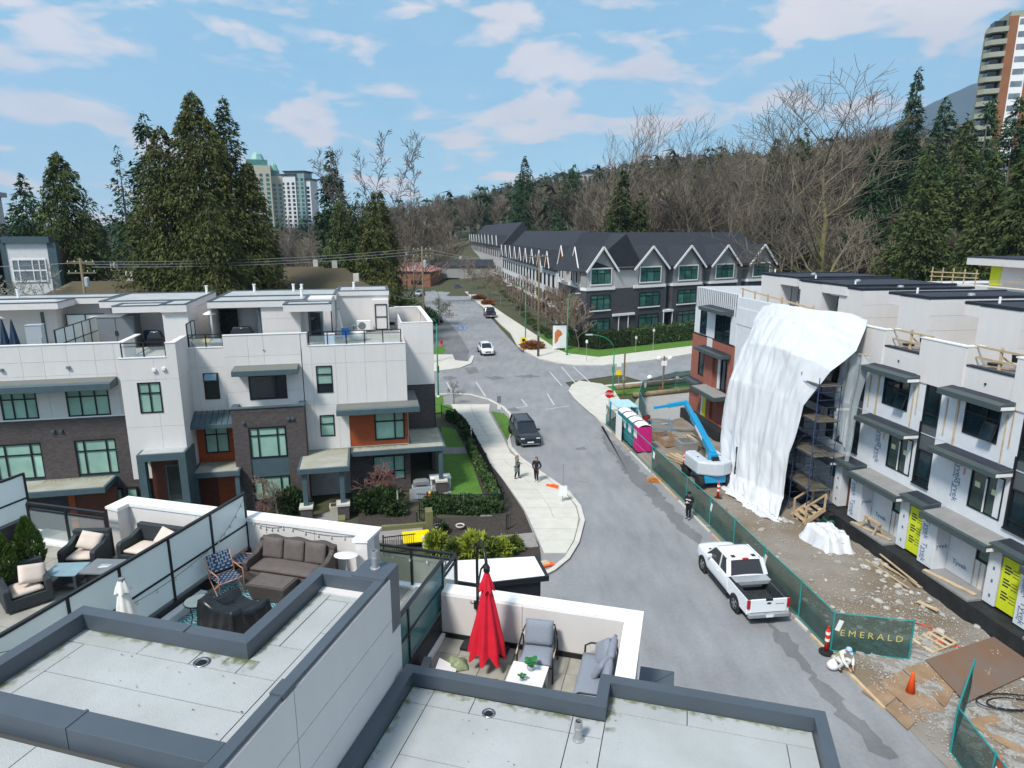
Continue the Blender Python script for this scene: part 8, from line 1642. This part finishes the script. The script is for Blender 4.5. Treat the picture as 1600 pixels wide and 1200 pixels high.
MB().box(-8,-2,2,10,13.2,15.5).build('stair_tower', M['whitew'], t); MB().box(-8.6,-1.4,1.5,10.5,15.5,15.9).build('tower_roof', M['lgrey'], t); window(t,-7,-2.6,13.6,15.2,1.95,cols=(.33,.67),rows=(.5,),pm=M['dglass2'])
MB().box(-2,6.5,.2,.3,11,12).build('glass_balustrade', M['tglass'], t)
t = E('blue_tarpaulin', 'bright blue tarpaulin behind the white roofs', 'tarpaulin', lw(-19.6,12.5,9.2), LR); b = MB(); b.grid(lambda u, v: (2.4*u-.5+.3*v, -1+2*v, 2.0-.7*u+.5*v+.12*math.sin(u*12+v*5)), 16, 10); b.build('sheet', M['bluetarp'], t, smooth=True, fix=False); MB().box(.1,.3,-.5,.5,-9,1.6).build('prop', M['pole'], t)
# thin haze between the near ground and the mountain
hb_ = MB().box(-6800,6800,-6800,6800,-4,1500).build('haze', [], None, fix=False); hm = bpy.data.materials.new('haze'); hm.use_nodes = True; ht = hm.node_tree
for n in list(ht.nodes): ht.nodes.remove(n)
ho = ht.nodes.new('ShaderNodeOutputMaterial'); pv_ = ht.nodes.new('ShaderNodeVolumePrincipled'); pv_.inputs['Color'].default_value = (.52,.72,1,1); pv_.inputs['Density'].default_value = 1.3e-4; pv_.inputs['Anisotropy'].default_value = .2; ht.links.new(pv_.outputs[0], ho.inputs['Volume'])
hb_.data.materials.append(hm); tag(hb_, kind='stuff')
# ================================================================ lamps, poles, signs
def lamp(u, v, H, ang, arm, label, arch=False, group=None):
    x, y, _ = gp(u, v); t = E('street_lamp', label, 'street lamp', (x,y,.1), R_(ang), group)
    MB().tube([(0,0,0),(0,0,.9),(0,0,H-.6)], [.11,.085,.06], 10).build('pole', M['green'], t, smooth=True); MB().lathe([(.17,0),(.17,.12),(.12,.2)], 12).build('base', M['white'] if u == 685 else M['green'], t)
    pts = [(0,0,H-.6)]+[(arm*(1-math.cos(a))*.9,0,H-.6+(1.6 if arch else .6)*math.sin(a)) for a in np.linspace(.2,PI/2,6)]; MB().tube(pts, .045, 8).build('arm', M['green'], t, smooth=True)
    e = pts[-1]; MB().box(e[0]-.1,e[0]+.65,-.13,.13,e[2]-.07,e[2]+.07).build('lamp_head', M['lgrey'], t, bevel=.03); MB().box(-.12,.12,-.16,-.08,2.6,3.3).build('signal_box', M['green'], t)
lamp(685,622,8.3,170,.9,'green street lamp directly right of the white row end wall'); lamp(821,535,8.8,190,2.6,'green street lamp on the planted bulge, arm over the far street'); lamp(886,556,8.6,10,1.2,'green street lamp beside the red and white banner'); lamp(737,468,6.5,180,.9,'green street lamp farthest up the street'); lamp(957,622,5.6,180,2.6,'green lamp with a long arched arm beside the stop sign', True)
lamp(686,505,6.0,200,.7,'short green lamp above the dark parked car on the left')
def upole(u, v, H, label, arms=2, base=None):
    p = base or gp(u, v); t = E('utility_pole', label, 'utility pole', (p[0],p[1],0), .2); MB().tube([(0,0,0),(0,0,H)], [.17,.11], 10).build('pole', M['pole'], t, smooth=True)
    for i in range(arms):
        MB().box(-1.2,1.2,-.06,.06,H-.5-i*.9,H-.36-i*.9).build('crossarm', M['pole'], t)
        for x in (-1.05,-.5,.5,1.05): MB().lathe([(.03,0),(.06,.06),(.04,.16),(0,.18)], 8, (x,0,H-.36-i*.9)).build('insulator', M['conc'], t)
    MB().lathe([(.2,H-2.6),(.22,H-2.5),(.22,H-1.8),(.1,H-1.7)], 12, (.32,0,0)).build('transformer', M['lgrey'], t); MB().box(-.15,.15,-.2,-.1,3.0,3.6).build('meter_box', M['grey'], t); return t
upole(841,558,14.2,'tall utility pole on the right pavement corner',1); upole(661,495,15.2,'tall utility pole with cross-arms on the left of the far street',2,(at(661,85)[0],85,0)); upole(649,470,11,'second utility pole behind the first on the left',1, gp(648,478)); upole(634,470,13,'third utility pole by the evergreen edge on the left',1, gp(636,455)); upole(478,440,9.5,'short pole with a lamp between the evergreens',0,(at(478,118)[0],118)); upole(130,450,14.6,'utility pole with many insulators behind the white row',2,(at(136,62)[0],62))
def wire(a, b, sag, label, r=.025):
    A, B = Vector(a), Vector(b); MBo = MB(); MBo.tube([tuple(A.lerp(B,i/16)-Vector((0,0,sag*4*(i/16)*(1-i/16)))) for i in range(17)], r, 5); tag(MBo.build('overhead_wire', M['wire'], smooth=True), label, 'wire')
M['wire'] = mat('wire', (.26,.26,.26), .6)
P1 = (at(661,85)[0],85,0); P2_ = gp(841,558); PA = (at(136,62)[0],62)
for i, (dx, dzz) in enumerate([(-1,0),(0,-.25),(1,-.5)]): wire((P1[0]+dx,P1[1],14.9+dzz), (PA[0]+dx,PA[1],14.3+dzz), .5, ['uppermost','middle','lowest'][i]+' of three overhead wires running left from the tall pole')
for i, dx in enumerate((-1,1)): wire((P1[0]+dx,P1[1],14.8), (P2_[0]+dx,P2_[1],13.9), .8, ['left','right'][i]+' wire crossing the far street between the two tall poles')
wire((P1[0],P1[1],9.5), lw(-.8,10.5,12.6), .8, 'service wire from the tall pole down to the white row roof'); wire((P1[0],P1[1],8.5), lw(-2.5,10.5,12.4), 1.0, 'lower service wire from the tall pole to the white row roof'); wire((PA[0],PA[1],14.2),(PA[0]-60,PA[1]+4,14),.8,'overhead wire leaving the left photo edge')
def sign(name, u, v, H, label, cat, panels, rz=0, pm=None, r=.035, base=.1):
    x, y, _ = gp(u, v); t = E(name, label, cat, (x,y,base), rz); MB().tube([(0,0,0),(0,0,H)], r, 6).build('post', pm or M['galv'], t)
    for (w_, h_, z, m, k) in panels:
        if k == 'oct':
            b = MB(); q = [(w_/2*math.cos(a)/math.cos(PI/8),z+w_/2*math.sin(a)/math.cos(PI/8)) for a in np.arange(8)*PI/4+PI/8]; b.yprism(q,-.05,-.035); b.build('sign_plate', m, t); text('lettering','STOP',w_*.40,M['white'],t,(0,-.055,z),(PI/2,0,0),.003)
        elif k == 'blades': MB().box(-.75,.75,-.02,.02,z,z+.24).build('name_blade', m, t); MB().box(-.02,.02,-.6,.6,z+.26,z+.48).build('name_blade', m, t); MB().box(-.55,.55,-.026,-.02,z+.09,z+.15).build('name_print', M['white'], t)
        else: MB().box(-w_/2,w_/2,-.05,-.035,z-h_/2,z+h_/2).build('sign_plate', m, t)
sign('street_name_sign',723,549,3.4,'blue street name sign on a thin post at the far left corner','sign',[(0,0,3.2,M['signblue'],'blades')]); sign('stop_sign',951,648,2.2,'red octagonal STOP sign beside the arched green lamp','sign',[(.78,0,1.95,M['signred'],'oct')]); sign('sign_post',966,604,3.0,'post with white notice above a yellow diamond plate near the arched lamp','sign',[(.5,.8,2.6,M['white'],''),(.55,.55,1.5,M['yellow'],'')])
sign('sign_post',780,670,2.9,'grey notice on a post in the grass wedge by the dark estate car','sign',[(.36,.6,2.6,M['grey'],''),(.3,.4,1.9,M['white'],'')]); sign('sign_post',879,786,2.6,'thin sign post with square white board at the near kerb','sign',[(.55,.7,.75,M['white'],'')]); sign('sign_post',916,566,3.0,'thin sign post on the far right pavement, leftmost of three','sign',[(.3,.4,2.7,M['white'],'')]); sign('sign_post',993,551,2.4,'thin sign post on the far right pavement, middle of three','sign',[(.3,.4,2.1,M['conc'],'')]); sign('sign_post',1020,549,3.2,'thin sign post on the far right pavement, rightmost of three','sign',[(.3,.4,3.0,M['conc'],'')])
sign('object_marker',818,545,1.4,'yellow marker plate in the rusty grass of the bulge','sign',[(.9,.9,1.1,M['yellow'],''),(.4,.4,1.1,M['white'],'')],base=.2)
x, y, _ = gp(874,548); t = E('banner_board', 'tall white sales board with orange figure beside the green lamp', 'board', (x,y,.1), R_(8)); MB().box(-1.0,1.0,-.06,.06,.3,3.6).build('panel', M['white'], t)
for s in (-.95,.95): MB().box(s-.05,s+.05,-.05,.05,0,3.6).build('post', M['white'], t)
b = MB(); b.yprism([(-.75,.9),(-.3,1.3),(-.1,1.9),(.4,2.3),(.2,2.8),(-.3,3.1),(-.75,2.6)],-.075,-.062); b.build('printed_figure', M['orprint'], t)
M['wreath'] = M['rust']
x, y, _ = gp(974,617); t = E('timber_post', 'bare brown timber post beside the arched lamp', 'post', (x,y,0)); MB().tube([(0,0,0),(0,0,4.6)], .09, 8).build('post', M['pole'], t); MB().box(-.12,.12,-.02,.1,1.6,2.0).build('plate', M['conc'], t)
x, y, _ = gp(1035,617); t = E('camera_pole', 'timber pole with white floodlights and site cameras behind the far fence', 'pole', (x,y,0)); MB().tube([(0,0,0),(0,0,4.2)], .1, 8).build('post', M['pole'], t); MB().box(-.3,.3,-.12,.12,3.2,3.7).build('control_box', M['white'], t); MB().box(-.35,-.25,-.05,.05,0,.9).build('red_base', M['signred'], t)
for a in (-.55,.6): MB().lathe([(.05,-.2),(.26,-.1),(.26,.12),(.1,.2)], 10, (a,0,4.0)).build('floodlight', M['white'], t); MB().box(min(0,a),max(0,a),-.03,.03,3.9,3.95).build('arm', M['galv'], t)
for i, (u, v) in enumerate([(1015,594),(1048,600),(1058,596)]):
    x, y, _ = gp(u, v); o = MB().lathe([(.1,0),(.3,.2),(.3,.45),(.1,.6)], 10).build('boulder', M['white'], None, smooth=True); o.location = (x,y,0); tag(o, ['white wrapped bundle on the roadside log, leftmost of three','white wrapped bundle on the roadside log, middle of three','white wrapped bundle on the roadside log, rightmost of three'][i], 'bundle')
for (a, c), l in ((((962,610),(1085,598)),'long timber log laid along the roadside behind the far fence'),(((990,622),(1085,612)),'second log nearer the far site fence')):
    A, C2 = gp(*a), gp(*c); tag(MB().tube([(A[0],A[1],.3),(C2[0],C2[1],.3)], .28, 10).build('log', M['logw'], smooth=True), l, 'log')
x, y, _ = gp(690,541); t = E('fire_hydrant', 'red fire hydrant on the far left corner', 'hydrant', (x,y,0)); MB().lathe([(.2,0),(.2,.08),(.13,.1),(.13,.75),(.17,.78),(.15,.92),(.06,1.02),(0,1.05)], 12).build('barrel', M['signred'], t, smooth=True); MB().tube([(-.24,0,.6),(.24,0,.6)], .07, 8).build('outlet', M['signred'], t)
# ================================================================ hedges, shrubs and garden things
def leafmass(P, n, size, seed, up=.6):
    rs = np.random.RandomState(seed); D = rs.randn(n,3)*.8+np.array([0,0,up]); s = size*(.6+.8*rs.rand(n)); return sprays(P, D, s, s*.32, rs)
def hedge(pts, h, wd, n, m, label, seed, cols=0):
    P = [Vector(gp(*p)) if len(p) == 2 else Vector(p) for p in pts]; rs = np.random.RandomState(seed); L_ = [(b-a).length for a, b in zip(P,P[1:])]; tot = sum(L_); Q = np.empty((n,3)); c = P[0]
    for i in range(n):
        d = rs.rand()*tot; k = 0
        while k < len(L_)-1 and d > L_[k]: d -= L_[k]; k += 1
        a, b = P[k], P[k+1]; u = (b-a)/L_[k]; nn = Vector((-u.y,u.x,0)); q = a+u*d; z = rs.rand()**.7
        hh = h*(1+.10*math.sin(d*2.1+seed)+.07*math.sin(d*5.3)) if not cols else h*(.82+.25*abs(math.sin(d*PI/cols)))
        w_ = wd*(.55+.45*(1-z))*(1 if not cols else .6+.5*abs(math.sin(d*PI/cols))); q = q+nn*rs.uniform(-w_,w_); Q[i] = (q.x-c.x, q.y-c.y, z*hh)
    t = E('hedge', label, 'hedge', (c.x,c.y,0)); share('foliage', tri_mesh('foliage', leafmass(Q, n, .22, seed), m), t)
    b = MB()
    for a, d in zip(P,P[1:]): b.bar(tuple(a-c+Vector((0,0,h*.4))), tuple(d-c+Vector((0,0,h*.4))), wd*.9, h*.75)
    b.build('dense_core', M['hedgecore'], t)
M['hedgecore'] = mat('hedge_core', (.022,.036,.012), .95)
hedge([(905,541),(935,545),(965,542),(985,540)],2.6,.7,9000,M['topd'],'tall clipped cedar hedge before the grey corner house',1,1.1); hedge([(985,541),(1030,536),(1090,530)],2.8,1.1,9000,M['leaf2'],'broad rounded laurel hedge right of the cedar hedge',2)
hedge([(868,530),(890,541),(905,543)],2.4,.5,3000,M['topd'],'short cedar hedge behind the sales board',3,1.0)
hedge([(700,655),(722,668),(731,690)],.9,.35,3000,M['leaf'],'low dark hedge inside the upper garden fence',4); hedge([(733,700),(748,735),(770,775),(776,795)],.9,.30,4500,M['leaf2'],'leafy hedge inside the right garden fence',5); hedge([(662,800),(720,803),(785,803)],.85,.25,3500,M['leaf'],'dark hedge behind the black front garden fence',6); hedge([(668,782),(720,786),(770,788)],.45,.35,1800,M['leaf2'],'low shrubs along the lawn edge',7)
def bush(u, v, r, h, n, m, label, seed, z=.08, name='shrub', leaf=.2):
    rs = np.random.RandomState(seed); d = rs.randn(n,3); d /= np.linalg.norm(d,axis=1)[:,None]; k = (.55+.5*rs.rand(n))*(1+.18*np.sin(4*np.arctan2(d[:,1],d[:,0])+seed)); P = d*k[:,None]*np.array([r,r,h*.5]); P[:,2] = np.maximum(P[:,2]+h*.5,.05)
    x, y, _ = gp(u, v); t = E(name, label, 'shrub', (x,y,z)); rs2 = np.random.RandomState(seed+1); D = d+rs2.randn(n,3)*.4+np.array([0,0,.4]); s = leaf*(.6+.8*rs2.rand(n)); share('foliage', tri_mesh('foliage', sprays(P, D, s, s*.3, rs2), m), t); MB().tube([(0,0,0),(0,0,h*.6)], .04, 5).build('stem', M['bark'], t)
for i, (u, v, r, h, l) in enumerate([(681,862,.5,.95,'yellow-green leafy shrub beside the pale steps'),(711,872,.45,.8,'yellow-green shrub left of the largest by the paved path'),(741,872,.7,1.25,'largest yellow-green shrub by the paved path'),(768,874,.5,.9,'spotted laurel shrub right of the largest'),(783,872,.45,.9,'yellow-tipped shrub near the white canopy'),(802,862,.35,.6,'small shrub at the right end of the paved path')]): bush(u, v, r, h, 900, M['leafy'] if i % 2 == 0 else M['leaf3'], l, 30+i, leaf=.3)
for i, (u, v, r, h, l) in enumerate([(600,800,1.1,1.5,'dark clipped bush behind the small red-twigged tree'),(575,800,.8,1.3,'dark clipped bush left of the red-twigged tree'),(455,800,.9,1.4,'dark bush at the brick bay foot'),(693,833,.25,.4,'small round bush in the bark bed'),(622,806,.5,.7,'low green perennial beside the plinth')]): bush(u, v, r, h, 2200 if r > .6 else 500, M['leaf'], l, 50+i)
for i, (u, v) in enumerate([(745,512),(755,505),(760,497)]): pass
sh = [(792,486),(800,497),(808,508),(818,517),(779,474),(770,466),(764,460),(757,452),(828,523),(838,530)]
for i, (u, v) in enumerate(sh): bush(u+22, v-1, 1.0, 1.0, 700, M['leaf2'], ['low round shrub in the strip beside the far right pavement, number counted from the junction: ']*0 or 'low round green shrub beside the far street pavement', 70+i); 
for o in [o for o in bpy.data.objects if o.get('label') == 'low round green shrub beside the far street pavement']: o['group'] = 'round shrubs beside the far street pavement'
for i, (u, v, l) in enumerate([(832,545,'rusty ornamental grass in the bulge at the junction'),(748,468,'rusty ornamental grass round the farther green lamp'),(762,476,'reddish grass patch beside the dark pickup'),(700,428,'rusty shrub at the far street end')]): bush(u, v, 1.5, .9, 2200, M['rust'], l, 90+i, name='ornamental_grass', leaf=.35)
bush(650,508,3.6,3.4,9000,M['leaf2'],'large rounded green hedge mass left of the utility pole',97,leaf=.3); bush(630,500,4.0,4.2,8000,M['leaf3'],'large olive shrub behind the white row end',98,leaf=.3)
bush(410,372,5,6,5000,M['leafy'],'bright green shrub in the far park',99,leaf=.6); bush(442,408,6,5,5000,M['leaf2'],'round green bush before the far park lawn',100,leaf=.6)
def smalltree(u, v, vt, label, seed, m, z=.1, y=None, **k):
    p = gp(u, v) if y is None else at(u, y, 0); H = CAM_H+p[1]*math.tan(math.atan((600-vt)/FPX)-PITCH)-z; big, tw = bare(H, seed, **k); t = E('bare_tree', label, 'tree', (p[0],p[1],z), seed); share('trunk', tri_mesh('limbs', big, m), t); share('crown', tri_mesh('twigs', tw, m), t)
sk = dict(spread=.75, r0=.07, first=.25, twig=.012, nk=(9,6,4,3))
smalltree(709,632,592,'slim leafless sapling on the pavement corner by the white row',201,M['bark'],**sk); smalltree(586,798,722,'small red-twigged maple in front of the porch columns',202,M['twigr'],spread=.95,r0=.10,first=.35,twig=.014,nk=(12,8,5,3)); smalltree(434,806,745,'small leafless tree before the brick bay',203,M['twig2'],spread=.8,r0=.08,first=.2,twig=.014,nk=(12,7,5,3)); smalltree(412,806,775,'thicket of tan leafless stems left of the small tree',204,M['twigr'],spread=.9,r0=.05,first=.1,twig=.012,nk=(14,7,4,3))
smalltree(686,507,462,'spreading lichen-covered bare tree over the dark parked car',205,M['lichen'],spread=1.0,r0=.2,first=.25,twig=.04,nk=(14,8,5,3))
smalltree(85,500,400,'pale leafless tree beside the left flats',206,M['lichen'],y=66,spread=.9,r0=.2,first=.15,twig=.03,nk=(16,9,6,3)); smalltree(60,500,425,'smaller pale leafless tree left of the other beside the flats',207,M['lichen'],y=68,spread=.9,r0=.16,first=.15,twig=.03,nk=(14,8,5,3))
for i in range(15):
    f = i/14; u = 905-f*190+random.uniform(-4,4); v = 548-f*108; smalltree(u, v, v-88+f*44+random.uniform(-6,6), 'slender brown leafless street tree before the far townhouse row', 210+i, M['twig2'], spread=.6, r0=.10, first=.25, twig=.035, nk=(11,7,4,3))
for o in [o for o in bpy.data.objects if o.get('label') == 'slender brown leafless street tree before the far townhouse row']: o['group'] = 'street trees before the far townhouse row'
# garden fence of the end house
def barfence(pts, h, label, step=.13):
    P = [Vector(gp(*p)) for p in pts]; t = E('garden_fence', label, 'fence'); b = MB()
    for a, c in zip(P,P[1:]):
        n = max(2,int((c-a).length/step)); u = (c-a).normalized()
        for z in (.12, h-.05): MB().bar(tuple(a+Vector((0,0,z))), tuple(c+Vector((0,0,z))), .045, .04).build('rail', M['black'], t)
        for i in range(n): q = a.lerp(c, i/n); b.box(q.x-.012,q.x+.012,q.y-.012,q.y+.012,.08,h)
        for i in range(0, n+1, 16): q = a.lerp(c, min(1,i/n)); MB().box(q.x-.035,q.x+.035,q.y-.035,q.y+.035,0,h+.08).build('post', M['black'], t)
    o = b.build('pickets', M['black'], t); o['kind'] = 'stuff'
barfence([(690,652),(712,660),(728,676),(735,688)],1.2,'black picket fence at the upper end of the garden'); barfence([(738,692),(760,735),(787,798)],1.2,'black picket fence along the pavement side of the garden'); barfence([(787,800),(720,802),(652,800)],1.25,'black picket fence along the front of the garden'); barfence([(656,812),(690,838),(694,870)],1.0,'black handrail beside the garden steps',.3); barfence([(792,830),(800,826)],1.0,'short black gate post rail at the pavement edge'); barfence([(600,868),(650,862)],1.1,'black picket fence below the yellow panel',.11)
def gth(name, label, cat, u, v, z=.14, rz=LR): x, y, _ = gp(u, v, z); return E(name, label, cat, (x,y,z), rz)
t = gth('barbecue','grey steel barbecue on the corner patio','barbecue',659,778); MB().box(-.6,.6,-.3,.3,.05,.85).build('cabinet', M['lgrey'], t, bevel=.02); MB().yprism([(-.55,.85),(.55,.85),(.5,1.15),(.3,1.25),(-.3,1.25),(-.5,1.15)],-.28,.28).build('lid', M['galv'], t, bevel=.02); MB().tube([(-.35,-.32,1.0),(.35,-.32,1.0)], .02, 6).build('handle', M['black'], t)
t = gth('patio_table','white rectangular table on the corner patio','table',688,760); MB().box(-.7,.7,-.45,.45,.70,.75).build('tabletop', M['white'], t)
for x in (-.62,.62):
    for y in (-.38,.38): MB().box(x-.03,x+.03,y-.03,y+.03,0,.7).build('leg', M['white'], t)
t = gth('toy_slide','orange toy beside the barbecue','toy',672,780); MB().box(-.15,.15,-.1,.1,.0,.35).build('body', M['orange'], t, bevel=.04); MB().lathe([(.0,.35),(.12,.42),(.0,.55)], 10).build('head', M['yellow'], t, smooth=True); MB().box(-.3,-.15,-.05,.05,.2,.3).build('arm', M['orange'], t)
t = gth('toy_ball','red toy ball at the lawn corner','toy',680,784); b = MB(); b.lathe([(0,0),(.12,.05),(.16,.15),(.12,.25),(0,.3)], 14); b.build('ball', M['signred'], t, smooth=True)
for i, (u, v, l) in enumerate([(684,826,'white bowl planter in the bark bed, left of two'),(719,826,'white bowl planter in the bark bed, right of two')]): t = gth('planter_bowl',l,'planter',u,v,.08); MB().lathe([(.1,0),(.24,.14),(.27,.24),(.23,.24),(.2,.16)], 16).build('bowl', M['conc'], t, smooth=True); MB().lathe([(.2,.2),(0,.24)], 12).build('soil', M['soil'], t)
for i, (u, v, l) in enumerate([(524,803,'square beige planter by the porch step, left of two'),(534,797,'square beige planter by the porch step, right of two')]): t = gth('planter_box',l,'planter',u,v,.1); MB().add([(-.24,-.24,0),(.24,-.24,0),(.24,.24,0),(-.24,.24,0),(-.32,-.32,.6),(.32,-.32,.6),(.32,.32,.6),(-.32,.32,.6)],[(3,2,1,0),(4,5,6,7),(0,1,5,4),(1,2,6,5),(2,3,7,6),(3,0,4,7)]).build('box', M['beigec'], t); MB().box(-.25,.25,-.25,.25,.56,.605).build('soil', M['soil'], t)
t = gth('yellow_panel','bright yellow tactile panel at the head of the pale path','panel',650,837,.32); MB().box(-.75,.75,-.85,.6,0,.03).build('plate', M['yellow'], t); 
t = gth('garden_wall','low mossy timber and concrete wall of the front garden bed','wall',600,835,0); MB().box(-2.2,2.6,-.2,.0,0,.55).build('wall', M['mosswall'], t); MB().box(2.4,2.8,-.4,.3,0,1.3).build('pier', M['mosswall'], t); MB().box(-2.5,-2.1,-.4,.3,0,1.3).build('pier', M['mosswall'], t)
t = gth('garden_steps','pale concrete steps beside the yellow panel','steps',668,850,0); [MB().box(-.3,.3,-.2-.3*i,.1-.3*i,0,.5-.14*i).build('step', M['conc'], t) for i in range(3)]
t = gth('path_light','thin white bollard light in the front bed','light',622,800,.1); MB().tube([(0,0,0),(0,0,1.3)], .05, 8).build('post', M['conc'], t); MB().lathe([(.07,1.3),(.07,1.38),(0,1.4)], 8).build('cap', M['galv'], t)
tag(poly('front_garden_soil', [(560,800),(650,800),(652,832),(560,838)], M['soil'], 0, .1), kind='structure'); poly('front_walk', [(480,815),(530,795),(548,800),(520,835)], M['concd'], 0, .12)
poly('far_lawn', [(418,370),(460,368),(462,380),(415,382)], M['grass'], .0, .1); poly('car_park', [(415,383),(462,381),(455,392),(405,396)], M['conc'], .0, .12)
